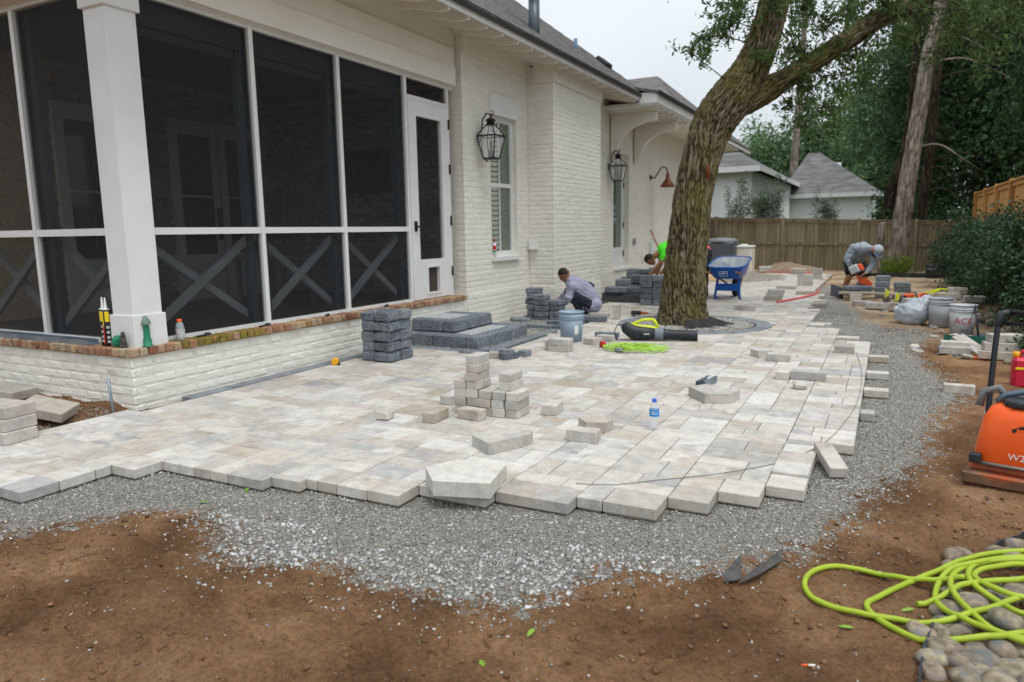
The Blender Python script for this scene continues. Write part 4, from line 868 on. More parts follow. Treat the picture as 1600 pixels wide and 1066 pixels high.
def leaves(c, size, r, aspect=.36, droop=.3, var=.4):
    """one folded diamond per leaf, c (n,3) centres"""
    n = len(c); d = r.normal(size=(n, 3)); d[:, 2] -= droop; d /= np.linalg.norm(d, axis=1)[:, None]; u = np.cross(d, r.normal(size=(n, 3))); u /= np.linalg.norm(u, axis=1)[:, None] + 1e-9; w = np.cross(d, u)
    s = size * (1 + var * r.uniform(-1, 1, n))[:, None]; a = aspect * s
    V = np.stack([c - d * s * .5, c + u * a * .5 + w * a * .18, c + d * s * .5, c - u * a * .5 + w * a * .18], 1)
    return V.reshape(-1, 3), np.arange(4 * n).reshape(-1, 4)
def cloud(n_cl, per, cen, rad, r, cl_r, shell=.55, flat=1., noise_cut=0.):
    """leaf centres in uneven clumps spread through an ellipsoid"""
    d = r.normal(size=(n_cl, 3)); d /= np.linalg.norm(d, axis=1)[:, None]; rr = (shell + (1 - shell) * r.random(n_cl)) ** 1.; k = np.asarray(cen) + d * rr[:, None] * np.asarray(rad) * (1 + .18 * r.normal(size=(n_cl, 1)))
    cr_ = cl_r * r.uniform(.5, 1.5, n_cl); idx = np.repeat(np.arange(n_cl), per); off = r.normal(size=(len(idx), 3)) * .55; return k[idx] + off * cr_[idx][:, None] * np.array([1, 1, flat])
def leaf_mat(name, a, b, sub=.3, isl=.35): return M(name, a, b, rough=.55, scale=.6, isl=isl, rndhue=.018, world=True, sub=sub, spec=.25, lo=.3, hi=.7)
m_oakleaf = leaf_mat('oak_leaf', (.05, .095, .03), (.105, .16, .048), .45)
m_darkleaf = leaf_mat('evergreen_leaf', (.026, .064, .026), (.07, .13, .046), .35, .5)
m_midleaf = leaf_mat('mid_green_leaf', (.10, .19, .09), (.19, .29, .13), .45, .4)  # distance haze put into the colour: far leaves paler and bluer
m_hedge = leaf_mat('hedge_leaf', (.022, .055, .028), (.06, .115, .055), .2, .5)
m_lime = leaf_mat('bright_green_leaf', (.10, .17, .02), (.17, .24, .03), .3)
m_olive = leaf_mat('olive_leaf', (.11, .15, .10), (.18, .22, .15), .35, .3)
m_oakbark = bark_mat('oak_bark', srgb(44, 37, 27), srgb(130, 120, 98), srgb(98, 92, 38), .5)
m_pinebark = bark_mat('pine_bark', srgb(90, 78, 70), srgb(174, 160, 148), srgb(142, 136, 128), .5)
m_darkbark = bark_mat('dark_bark', srgb(34, 28, 24), srgb(78, 68, 58), srgb(50, 50, 34), .4)

oak = root('oak_tree', (-2.58, 10.27, 0), 'big leaning oak with furrowed mossy bark growing through the patio', 'tree')
TP = [(-2.56, 10.25, -.12), (-2.58, 10.28, .05), (-2.59, 10.31, .23), (-2.59, 10.37, .59), (-2.59, 10.44, .96), (-2.54, 10.62, 1.87), (-2.43, 10.79, 2.55), (-2.31, 10.91, 2.9), (-2.13, 11.05, 3.2), (-1.95, 11.19, 3.5), (-1.81, 11.32, 3.85), (-1.71, 11.46, 4.26), (-1.66, 11.55, 4.6), (-1.6, 11.67, 5.14), (-1.53, 11.86, 6.05), (-1.4, 12.1, 7.2)]
TR = [.37, .345, .322, .296, .279, .264, .272, .305, .315, .27, .232, .217, .208, .194, .16, .10]
BP = [(-2.15, 11.05, 3.05), (-1.90, 11.20, 3.20), (-1.66, 11.33, 3.33), (-1.45, 11.46, 3.47), (-1.03, 11.73, 3.76), (-.59, 12.02, 4.08), (-.29, 12.21, 4.31), (.1, 12.45, 4.49), (.71, 12.82, 4.83), (1.51, 13.3, 5.18), (2.6, 14, 5.5)]
BR = [.20, .205, .185, .155, .143, .146, .139, .12, .102, .083, .05]
bark_obj('trunk', [bark_tube(TP, TR, 760, 260, .021, 24, 3.4, 3, .07, .24)], m_oakbark, oak)
bark_obj('limb', [bark_tube(BP, BR, 360, 130, .015, 24, 3.4, 8, .08)], m_oakbark, oak)
sc_ = MB(); sc_.ball((0, 0, 0), .075, 12, 8, xf((-2.335, 10.52, 2.12), (0, 0, .6)), (.35, 1, 1.7)); sc_.build('pruning_scar', M('raw_red_wood', srgb(142, 66, 34), srgb(92, 44, 26), rough=.8, scale=20), oak)
CLU = [(-2.51, 10.26, 3.7, .19, 60), (-2.5, 10.87, 3.98, .22, 80), (-2.43, 11.49, 4.23, .23, 90), (-2.1, 10.7, 4.19, .23, 110), (-2.15, 11.28, 4.53, .28, 130), (-2.03, 11.83, 4.18, .21, 50), (-1.7, 10.95, 3.65, .21, 60), (-1.68, 11.3, 4.17, .24, 70), (-1.45, 12.1, 3.18, .14, 25), (-1.13, 11.32, 3.26, .34, 150), (-1.26, 11.75, 2.96, .25, 70), (-.86, 11.0, 2.95, .31, 130), (-.66, 11.72, 3.38, .33, 140), (-1.22, 12.04, 3.72, .34, 130), (-1.33, 11.04, 3.8, .32, 150), (-.96, 11.5, 4.11, .41, 190), (-.64, 12.5, 3.87, .33, 120), (-1.64, 11.12, 4.5, .42, 160), (-1.24, 11.89, 4.55, .51, 260), (-.77, 12.71, 4.67, .54, 260), (-.23, 11.98, 4.4, .5, 260), (.24, 12.8, 4.5, .52, 260), (.7, 12.0, 4.2, .52, 260), (1.23, 12.82, 4.2, .55, 260), (1.56, 13.63, 4.6, .57, 240), (.09, 11.8, 3.95, .32, 110), (-.42, 11.98, 3.39, .22, 50), (.63, 13.16, 3.95, .39, 90), (1.07, 12.37, 3.6, .36, 80)]
orr = np.random.default_rng(21); lc = []; tw = MB()
limb_pts = np.vstack([catmull(np.array(BP), 60), catmull(np.array(TP[8:]), 40)])
for (x, y, z, r, n) in CLU:
    c = np.array([x, y, z]); k = limb_pts[np.argmin(np.linalg.norm(limb_pts - c - np.array([0, 0, .3]), axis=1))]
    mid = (k + c) / 2 + np.array([0, 0, .08]) + orr.normal(size=3) * .05; tw.tube([k, mid, c], [.012, .008, .004], 5)
    for s in range(max(6, n // 8)):
        e = c + orr.normal(size=3) * r * np.array([.62, .62, .55]); m_ = (c + e) / 2 + orr.normal(size=3) * .03; tw.tube([c, m_, e], [.004, .003, .0015], 4)
        t_ = orr.random(22)[:, None]; q = c + (e - c) * (.35 + .75 * t_) + orr.normal(size=(22, 3)) * .05; lc.append(q)
lc.append(cloud(46, 110, (-1.3, 12, 7.2), (3.4, 3.0, 1.6), orr, .55, .35))
V, F = leaves(np.concatenate(lc), .086, orr, .34, .5)
link('crown', mesh_np('crown', V, F), m_oakleaf, oak); tw.build('twigs', m_darkbark, oak)

def bg_tree(name, label, x, y, h, rad, z0, mat, n_cl, per, size, seed, bark=m_darkbark, lean=(0, 0), tr=.2, group='trees beyond the fences', cl_r=.8, shell=.45):
    r = np.random.default_rng(seed); t = root(name, (x, y, -.2), label, 'tree', group); H = h * .85
    pts = [(x, y, -.3), (x + lean[0] * .3, y + lean[1] * .3, H * .35), (x + lean[0] * .7, y + lean[1] * .7, H * .7), (x + lean[0], y + lean[1], H)]
    parts = [bark_tube(pts, [tr * 1.15, tr, tr * .75, tr * .3], 60, 28, .02, 6, 1.2, seed)]
    for k in range(9):
        f_ = r.uniform(.3, .95); b0 = np.array([x + lean[0] * f_, y + lean[1] * f_, H * f_]); a = r.uniform(0, 6.28); L_ = rad * r.uniform(.5, .95); e = b0 + np.array([math.cos(a) * L_, math.sin(a) * L_, r.uniform(-.2, 1.0)])
        parts.append(bark_tube([b0, (b0 + e) / 2 + r.normal(size=3) * .15, e], [tr * .3, tr * .2, .02], 14, 8, .004, 6, 1.2, seed + k))
    bark_obj('trunk', parts, bark, t)
    cz = (z0 + h) / 2; c = cloud(n_cl, per, (x + lean[0] * .6, y + lean[1] * .6, cz), (rad, rad, (h - z0) / 2), r, cl_r, shell)
    V, F = leaves(c, size, r, .5, .25); link('crown', mesh_np('crown', V, F), mat, t); return t
DK = ['dense dark evergreen tree rising behind the back fence', 'dark leafy tree standing behind the golden fence']
for i, (x, y, h, rad) in enumerate([(1.5, 34, 13, 2.3), (2.8, 31.5, 13, 2.8), (4.6, 30, 13.5, 2.9), (3.9, 36, 15, 3.2), (6.6, 35, 15, 3.4), (2.2, 41, 16, 3.2)]):
    bg_tree('evergreen_tree', DK[0], x, y, h, rad, .6, m_darkleaf, 240, 95, .17, 40 + i, tr=.24)
for i, (x, y, h, rad) in enumerate([(4.4, 23.5, 11, 2.0), (5.8, 19.5, 11, 2.2)]): bg_tree('evergreen_tree', DK[1], x, y, h, rad, .8, m_darkleaf, 190, 90, .15, 60 + i, tr=.2)
for i, (x, y, h, rad) in enumerate([(-9.3, 65, 9.6, 3.0), (-6.4, 67, 11.0, 3.2), (-3.2, 68, 11.8, 3.6), (.4, 66, 13.5, 4.0), (-13, 70, 9, 3.5)]):
    bg_tree('leafy_tree', 'rounded mid green tree far beyond the neighbouring roofs', x, y, h, rad, 1.0, m_midleaf, 150, 80, .34, 80 + i, tr=.3, group='far trees behind the neighbouring houses', cl_r=1.0)
bg_tree('leafy_tree', 'tall light green leafy tree behind the pyramid-roofed outbuilding, beside the dark evergreens', -.2, 58, 15, 3.2, 2.0, m_midleaf, 150, 80, .3, 99, tr=.25)
# pines
def pine(label, pts, rad, cz, seed, mat=m_pinebark, twigs=True, crown=True):
    t = root('pine_tree', pts[0], label, 'tree'); parts = [bark_tube(pts, rad, 240, 56, .016, 8, 1.6, seed, .04, .15)]; r = np.random.default_rng(seed); P_ = catmull(np.array(pts), 80)
    if twigs:
        for k in range(10):
            b0 = P_[int(len(P_) * r.uniform(.38, .92))]; a = r.uniform(-1.6, 1.6); L_ = r.uniform(.8, 2.2); e = b0 + np.array([math.cos(a) * L_, math.sin(a) * L_ * .6, r.uniform(-.5, .5)]); m_ = (b0 + e) / 2 + np.array([0, 0, .25])
            parts.append(bark_tube([b0, m_, e, e + np.array([.4, 0, -.3])], [.035, .025, .016, .008], 18, 7, .003, 6, 1, seed + k))
    bark_obj('trunk', parts, mat, t)
    if crown:
        V, F = leaves(cloud(60, 60, (pts[-1][0], pts[-1][1], cz), (2.4, 2.4, 2.2), r, .6, .3), .22, r, .12, .2); link('crown', mesh_np('crown', V, F), m_darkleaf, t)
pine('tall leaning pine with grey-brown bark growing in front of the back fence', [(.25, 24.3, -.15), (.27, 24.3, .16), (.34, 24.3, 1.75), (.46, 24.3, 3.21), (.61, 24.3, 4.97), (.72, 24.3, 6.18), (.88, 24.3, 7.18), (1.05, 24.3, 8.8), (1.5, 24.3, 13)], [.33, .275, .238, .22, .20, .178, .158, .138, .08], 13.5, 5)
pine('dark leaning pine trunk behind the back fence, left of the tall leaning pine', [(-.45, 29, -.1), (-.17, 29, 1.51), (.02, 29, 2.72), (.34, 29, 4.01), (.46, 29, 6.33), (.5, 29, 12)], [.22, .20, .18, .16, .13, .07], 12, 6, m_darkbark)
pine('slim dark pine trunk close behind the tall leaning pine', [(.80, 27.2, -.1), (.93, 27.2, 2), (1.05, 27.2, 5), (1.2, 27.2, 12)], [.17, .16, .13, .07], 12, 7, m_darkbark)
pine('straight bare grey trunk rising behind the pyramid-roofed outbuilding', [(-6.4, 56, -.1), (-6.3, 56, 5), (-6.1, 56, 11), (-5.9, 56, 19)], [.30, .27, .24, .12], 19, 8, m_pinebark, False)
st = root('tree_stump', (-.24, 24.4, 0), 'tall cut stump with pale bark beside the leaning pine', 'stump'); bark_obj('trunk', [bark_tube([(-.26, 24.4, -.15), (-.24, 24.4, .05), (-.22, 24.4, .8), (-.20, 24.4, 1.42)], [.16, .13, .115, .11], 60, 36, .012, 8, 1.6, 14)], m_pinebark, st)
MB().lathe([(.10, 1.38), (.105, 1.425), (.0, 1.43)], 16, xf((-.20, 24.4, 0))).build('cut_face', M('cut_wood', srgb(190, 180, 160), rough=.9), st)

# shrubs
def shrub(name, label, x, y, h, rad, mat, n, size, seed, group=None, z0=-.05, n_cl=70, asp=.5, upright=0.):
    r = np.random.default_rng(seed); t = root(name, (x, y, z0), label, 'shrub', group); st_ = MB()
    for k in range(9):
        a = r.uniform(0, 6.28); e = np.array([x + math.cos(a) * rad * .6, y + math.sin(a) * rad * .6, z0 + h * r.uniform(.5, .9)]); st_.tube([(x, y, z0 - .03), ((x + e[0]) / 2, (y + e[1]) / 2, z0 + h * .35), e], [.018, .013, .005], 5)
    st_.build('stems', m_darkbark, t)
    c = cloud(n_cl, n // n_cl, (x, y, z0 + h * .5), (rad, rad, h * .5), r, rad * .3, .5)
    if upright:
        sp = r.integers(0, 26, n // 2); bs = np.stack([x + r.normal(0, rad * .5, 26), y + r.normal(0, rad * .5, 26), np.full(26, z0 + h * .3)], 1); tp = bs + np.stack([r.normal(0, rad * .25, 26), r.normal(0, rad * .25, 26), h * r.uniform(.5, .95, 26)], 1); tt = r.random(n // 2)[:, None]
        c = np.vstack([c[:n // 4], bs[sp] + (tp[sp] - bs[sp]) * tt + r.normal(0, .07, (n // 2, 3))])
    c = c[c[:, 2] > z0 - .02]; V, F = leaves(c, size, r, asp, -.1); link('foliage', mesh_np('foliage', V, F), mat, t)
for i, (x, y, h, rad) in enumerate([(-.2, 28.3, 1.9, .8), (1.3, 28.6, 2.3, .9), (2.6, 28.2, 2.2, .9), (3.6, 27.4, 2.5, .9), (.5, 30, 2.0, .7)]): shrub('understory_bush', 'dark leafy bush filling the gap between the back fence and the evergreens', x, y, h, rad, m_darkleaf, 3600, .13, 150 + i, 'bushes behind the back fence', -.1)
HG = 'dark green hedge along the golden fence'; HL = 'dense dark green rounded hedge shrub in front of the golden fence'
for i, (x, y, h, rad) in enumerate([(1.62, 20.6, 1.42, .62), (1.72, 19.0, 1.5, .66), (1.70, 17.2, 1.45, .66), (1.72, 15.4, 1.55, .64), (1.75, 13.7, 1.62, .62), (1.88, 12.1, 1.6, .66), (1.95, 10.4, 1.35, .6)]):
    shrub('hedge_shrub', HL, x, y, h, rad, m_hedge, 7800, .062, 120 + i, HG)
shrub('low_bush', 'small bright lime green bush at the foot of the leaning pine', .25, 23.3, .48, .42, m_lime, 2200, .06, 140)
shrub('olive_bush', 'large grey-green bush with upright shoots behind the fence, before the white house', -4.65, 30, 2.9, .95, m_olive, 10000, .15, 141, None, -.1, 60, .22, 1.)
shrub('olive_bush', 'thin grey-green bush with a few upright shoots before the outbuilding', -2.25, 31, 2.55, .42, m_olive, 3000, .14, 142, None, -.1, 30, .22, 1.)
shrub('low_bush', 'low spreading green plant at the hedge foot beside the compactor handle', 1.62, 8.9, .38, .36, m_hedge, 2200, .05, 143)

# ------------------------------------------------------------------ loose pavers and blocks
lr = random.Random(77)
LPM = {}
def block(label, x, y, z, w, l, t, rz=0., tilt=(0., 0.), mat=None, group=None, name='loose_paver', c=.004, jit=0.):
    mat = mat or m_paver; k = (round(w, 3), round(l, 3), round(t, 3), c, mat.name, lr.randrange(3) if jit else 0)
    if k not in LPM:
        V, F = chamfer(w, l, t, c, jit, lr); me = bpy.data.meshes.new(name); me.from_pydata(V, [], F); me.materials.append(mat); LPM[k] = me
    o = link(name, LPM[k], None, None, (x, y, z), (tilt[0], tilt[1], rz)); return tag(o, label, 'paver' if mat is m_paver else 'block', group)
def cutpaver(label, pts, z0, z1, tilt=(0, 0), mat=None):
    cx0 = sum(p[0] for p in pts) / len(pts); cy0 = sum(p[1] for p in pts) / len(pts)
    me = MB().prism([(p[0] - cx0, p[1] - cy0) for p in pts], 0, z1 - z0).mesh('cut_paver'); o = link('cut_paver', me, mat or m_paver, None, (cx0, cy0, z0), (tilt[0], tilt[1], 0)); return tag(o, label, 'paver')
# stack in the middle of the patio: five columns
SG = 'tan pavers stacked in the middle of the patio'; SLb = 'small tan-grey paver in the stepped stack in the middle of the patio'
for c_, n, top in ((0, 4, 0), (1, 7, 0), (2, 3, 0), (3, 5, 3), (4, 3, 0)):
    for k in range(n):
        dy = .06 if (c_ == 3 and k >= 3) else (.02 if c_ == 4 else 0); dx = .03 if (c_ == 3 and k >= 3) else 0
        block('topmost paver of the tallest column in the stepped stack' if (c_, k) == (1, 6) else 'topmost paver of the second tallest column in the stepped stack' if (c_, k) == (3, 4) else SLb, -2.80 + c_ * .107 + dx + lr.uniform(-.006, .006), 4.60 + dy + lr.uniform(-.008, .008), k * .0635 + .0005, .1, .2, .063, lr.uniform(-.03, .03), group=SG)
block('tan paver lying crosswise in front of the stepped stack', -2.64, 4.40, .001, .2, .1, .075, -.12)
block('pale paver lying just right of the stepped stack, close against it', -2.17, 4.80, .001, .11, .2, .075, .12)
block('small rough broken paver piece lying alone left of the stepped stack', -3.22, 4.13, .001, .11, .10, .07, .1, c=.012, jit=.006)
block('brown-sided paver lying alone between the stepped stack and the broken piece', -2.86, 4.26, .001, .10, .21, .075, .04)
block('pale paver lying flat behind the broken piece, near the stepped stack', -3.05, 4.78, .001, .10, .2, .07, .05)
cutpaver('tan five-sided cut paver lying on the patio before the stepped stack', [(-2.28, 3.80), (-2.10, 3.69), (-1.95, 3.98), (-1.98, 4.06), (-2.22, 4.04)], .001, .075)
cutpaver('big pale cut slab tipped over the front edge of the patio', [(-2.18, 3.13), (-2.02, 2.96), (-1.73, 3.05), (-1.80, 3.36), (-2.10, 3.32)], .004, .084, (.0, .0))
cutpaver('dark-sided six-cornered cut paver beside the small grey-topped paver', [(-1.84, 4.50), (-1.74, 4.40), (-1.62, 4.44), (-1.60, 4.54), (-1.70, 4.60), (-1.80, 4.58)], .001, .07)
block('small grey-topped paver beside the six-cornered cut paver', -1.69, 4.22, .001, .2, .11, .075, .05)
cutpaver('large pale clipped-corner paver beside the short metal stud', [(-1.38, 5.74), (-1.20, 5.52), (-1.02, 5.60), (-.98, 5.76), (-1.26, 5.90)], .001, .08)
cutpaver('small grey cut paver with slanted end, beside a rectangular one', [(-1.24, 7.86), (-1.14, 7.74), (-1.02, 7.82), (-1.04, 7.98), (-1.16, 8.0)], .001, .075)
block('grey rectangular paver beside the small slant-ended cut paver', -.93, 7.66, .001, .22, .12, .075, .05)
block('small pale half paver touching the long pink-brown paver', -.78, 6.74, .001, .11, .12, .07, .03)
block('long pink-brown paver lying near the right edge of the patio', -.57, 6.80, .001, .29, .11, .075, -.02)
block('small crumbled paver end lying before the long pink-brown paver', -.60, 6.36, .001, .10, .10, .06, .3, c=.014, jit=.008)
block('pale paver lying by the end of the grey string', -.36, 8.42, .001, .2, .12, .075, .04)
block('pale paver leaning off the patio edge onto the gravel', -.235, 4.47, -.034, .10, .33, .06, .36, (.17, 0))
block('pale paver lying alone on the dirt beyond the gravel', .60, 7.06, -.075, .23, .10, .075, -.05)
EG = 'loose pavers near the end of the patio'
block('thin paver lying alone past the oak, beyond the wheelbarrow', -1.94, 16.8, .001, .4, .14, .07, .0)
block('paver lying alone beside the oak ring, before the wheelbarrow', -2.06, 12.3, .001, .32, .12, .075, 0)
for k in range(3): block('tan paver in the small stack beside the pink pipe', -1.86 + .03 * k, 14.1, k * .07 + .001, .30, .2, .068, .06 * k, group='pavers by the pink pipe')
block('dark tan paver on edge between the pink pipe and the fence', -1.66, 17.9, .001, .34, .1, .26, .03)
block('tan paver standing on end behind the paver on edge', -1.58, 20.2, .001, .22, .1, .28, .05)
block('dark flat paver lying inside the bend of the pink pipe', -1.42, 15.5, .001, .36, .14, .07, .05)
block('pale paver lump lying at the far end of the patio', -2.29, 22.4, .001, .4, .3, .16, .1, c=.03, jit=.02)
block('pale block lying at the wood-chip heap near the fence', -3.45, 24.2, -.08, .4, .25, .2, .2, c=.03, jit=.02)
# by the left front corner
LS = 'pavers stacked at the patio corner by the porch'
for k in range(3): block('grey paver in the stack on the patio corner by the porch', -5.30 - .02 * k, 2.63 + .01 * k, k * .082 + .001, .36, .22, .08, .05 + .04 * k, group=LS)
block('grey slab propped on the soil against the stacked corner pavers', -5.66, 3.12, .03, .34, .26, .075, .55, (.10, .24))
block('grey slab lying on the soil near the porch wall', -6.80, 3.42, .0, .5, .24, .075, .1, (0, .04))

# dark cube of tumbled blocks
CG = 'tumbled charcoal blocks stacked in a cube'; CLb = 'rough charcoal block in the %s course of the square stack by the porch'
for k in range(5):
    z = k * .108 + .001; j = lambda: lr.uniform(-.008, .008)
    for (x, y, w, l) in ((-4.88, 6.115, .185, .19), (-4.675, 6.10, .215, .19), (-4.88, 6.315, .185, .19), (-4.675, 6.31, .215, .19)) if k % 2 == 0 else ((-4.885, 6.115, .175, .19), (-4.68, 6.10, .225, .19), (-4.78, 6.315, .40, .19)):
        block(CLb % ('bottom', 'second', 'middle', 'fourth', 'top')[k], x + j(), y + j(), z, w, l, .105, lr.uniform(-.03, .03), mat=m_dark, group=CG + ', course %d' % (k + 1), name='charcoal_block', c=.02, jit=.009)
# small offcuts near the stack
for (lb, x, y, w, l, rz, mt) in (('charcoal offcut against the tan wedge in the offcut row by the steps', -3.92, 6.84, .1, .12, .2, m_dark), ('tan wedge in the offcut row by the steps', -3.73, 6.72, .1, .14, .5, None), ('charcoal offcut turned sideways in the offcut row by the steps', -3.55, 6.72, .1, .2, -.5, m_dark), ('small charcoal offcut at the bucket end of the offcut row', -3.46, 6.93, .1, .12, -.1, m_dark), ('flat charcoal offcut lying behind the tan wedge', -3.70, 6.9, .2, .1, .1, m_dark)):
    block(lb, x, y, .001, w, l, .065, rz, mat=mt, name='loose_paver' if mt is None else 'charcoal_block')
# steps below the porch door
m_grout = M('grey_mortar', srgb(150, 154, 156), srgb(186, 188, 188), rough=.95, scale=14, bump=.8, bscale=50, world=True)
def step(label, x0, x1, y0, y1, z0, z1, bl):
    t = root('garden_step', ((x0 + x1) / 2, (y0 + y1) / 2, z0), label, 'step'); MB().box(x0 + .02, x1 - .1, y0 + .1, y1 - .1, z0 - .02, z1 - .012).build('mortar_fill', m_grout, t)
    h = z1 - z0; y = y0
    def bk(x, y, w, l): V, F = chamfer(w - .004, l - .004, h, .014, .004, lr); me = bpy.data.meshes.new('block'); me.from_pydata(V, [], F); link('block', me, m_dark, t, (x, y, z0))
    n = round((y1 - y0) / bl); d = (y1 - y0) / n
    for k in range(n): bk(x1 - .09, y0 + (k + .5) * d, .18, d)
    n = max(1, round((x1 - .18 - x0) / bl)); d = (x1 - .18 - x0) / n
    for k in range(n): bk(x0 + (k + .5) * d, y0 + .09, d, .18); bk(x0 + (k + .5) * d, y1 - .09, d, .18)
step('lower wide charcoal block step below the porch door, mortar in its middle', -5.27, -4.16, 7.13, 8.42, -.03, .145, .42)
step('upper smaller charcoal block step against the wall below the porch door', -5.27, -4.62, 7.36, 8.30, .147, .29, .36)
# dark piles by the crouching worker
PG = 'charcoal blocks piled where the worker crouches'; PL = 'charcoal block in the leaning pile at the crouching worker\'s hands'
for k in range(6): block(PL, -4.86 + lr.uniform(-.03, .03), 10.10 + lr.uniform(-.02, .02), -.03 + k * .085, .24, .17, .083, lr.uniform(-.25, .25), mat=m_dark, group=PG, name='charcoal_block', c=.014, jit=.006)
for k in range(5): block(PL, -4.66 + lr.uniform(-.02, .02), 9.97 + lr.uniform(-.02, .02), -.03 + k * .085, .22, .17, .083, lr.uniform(-.15, .15), mat=m_dark, group=PG, name='charcoal_block', c=.014, jit=.006)
for k in range(4): block(PL, -4.44, 10.02, -.03 + k * .085, .2, .17, .083, lr.uniform(-.1, .1), mat=m_dark, group=PG, name='charcoal_block', c=.014, jit=.006)
block('charcoal block propped on edge at the foot of the leaning pile', -4.98, 9.75, -.035, .12, .24, .09, -.5, (.0, .3), mat=m_dark, name='charcoal_block', c=.012)
block('small charcoal block lying at the foot of the leaning pile', -4.82, 9.70, -.035, .14, .14, .085, .1, mat=m_dark, name='charcoal_block', c=.012)
for k in range(3): block('charcoal block in the row laid before the crouching worker', -4.50 + k * .27, 9.12, -.035, .26, .12, .08, .03, mat=m_dark, group='charcoal blocks laid in a row', name='charcoal_block', c=.01)
block('charcoal block lying on the laid row, behind the bucket', -4.15, 9.35, -.03, .28, .12, .11, .05, mat=m_dark, name='charcoal_block', c=.01)
for k, (x, y, w) in enumerate(((-4.02, 10.05, .12), (-3.80, 10.02, .3))): block(('short', 'long')[k] + ' charcoal block lying behind the grey-blue bucket', x, y, .001, w, .13, .085, .08, mat=m_dark, name='charcoal_block', c=.01)
block('tan paver standing on end near the crouching worker', -3.62, 10.42, .001, .1, .1, .225, .1)
block('tan paver lying flat beside the one standing on end', -3.95, 10.55, .001, .3, .12, .07, .05)
for k in range(2): block('tan paver in the pair stacked before the bucket', -3.24, 7.40, .001 + k * .072, .25, .16, .07, .05 + k * .06, group='pair before the bucket')
block('narrow tan paver on edge left of the pair before the bucket', -3.40, 7.47, .001, .07, .18, .11, .1)
block('pale paver lying right of the bucket with the white label', -3.08, 8.00, .001, .16, .18, .075, -.35)
block('grey paver lying behind the pale one right of the bucket', -3.03, 8.30, .001, .2, .12, .07, -.1)
block('charcoal paver lying behind the bucket\'s white label', -3.12, 8.60, .001, .3, .1, .06, .05, mat=m_dark, name='charcoal_block')
# neat dark stack and heap beside the oak
NG = 'charcoal blocks in the neat stack beside the oak'
for k in range(5):
    for c_ in range(2): block('square-faced charcoal block in the neat stack beside the oak trunk', -3.80 + c_ * .23 + lr.uniform(-.006, .006), 12.6 + lr.uniform(-.01, .01), k * .107 + .001, .22, .22, .105, lr.uniform(-.03, .03), mat=m_dark, group=NG, name='charcoal_block', c=.01, jit=.003)
HG2 = 'charcoal blocks heaped against the white wall'; HL2 = 'charcoal block in the untidy heap between the wall and the neat stack'
for (x, y, z, w, rz) in ((-4.62, 13.3, .14, .45, 0), (-4.22, 13.3, .14, .34, .05), (-4.58, 13.55, .27, .28, .1), (-4.12, 13.5, .27, .2, .1), (-4.40, 13.9, .36, .34, .0), (-4.1, 13.8, .36, .42, .05), (-4.62, 14.3, .46, .24, .1), (-4.3, 14.2, .46, .3, -.05), (-4.75, 13.4, .02, .4, .2), (-4.25, 13.3, .02, .4, -.1), (-4.4, 13.9, .02, .8, 0), (-4.4, 14.3, .02, .8, 0), (-4.45, 13.9, .14, .8, 0), (-4.45, 14.3, .14, .8, 0), (-4.45, 14.25, .27, .8, 0), (-4.5, 14.3, .36, .5, 0)):
    block(HL2, x, y, z + .001, w, .2, .118 if z < .3 else .095, rz, mat=m_dark, group=HG2, name='charcoal_block', c=.014, jit=.005)
block('tan paver lying on top of the untidy charcoal heap', -4.42, 15.0, .30, .34, .2, .1, .05); block('charcoal block standing behind the untidy heap at the wall', -4.5, 15.4, .0, .2, .2, .52, .05, mat=m_dark, name='charcoal_block')
fb = MB(); fr3 = random.Random(5); nn_ = 13
V = [(-4.85 + .95 * i / nn_, 12.85 + .35 * j / 5, .012 + .10 * fr3.random() * (0 < i < nn_) * (0 < j < 5)) for i in range(nn_ + 1) for j in range(6)]
fb.add(V, [(i * 6 + j, (i + 1) * 6 + j, (i + 1) * 6 + j + 1, i * 6 + j + 1) for i in range(nn_) for j in range(5)], True); tag(fb.build('ground_cloth', M('black_landscape_cloth', srgb(34, 34, 36), srgb(52, 52, 52), rough=.8, scale=12)), 'crumpled black landscape cloth below the untidy charcoal heap', 'cloth')
# cloth over the oak roots
V = []; na, nb_ = 18, 6
for i in range(na + 1):
    a = -1.35 + 1.75 * i / na
    for j in range(nb_ + 1):
        r_ = .33 + .36 * j / nb_ * (.8 + .25 * math.sin(i * 1.3)); V.append((-2.52 + r_ * math.cos(a), 10.25 + r_ * math.sin(a), .11 * (1 - j / nb_) ** .9 + .014 * math.sin(i * 2.1 + j) - .012))
tag(MB().add(V, [(i * (nb_ + 1) + j, i * (nb_ + 1) + j + 1, (i + 1) * (nb_ + 1) + j + 1, (i + 1) * (nb_ + 1) + j) for i in range(na) for j in range(nb_)], True).build('ground_cloth', MATS['black_landscape_cloth']), 'black landscape cloth tucked round the foot of the oak', 'cloth')
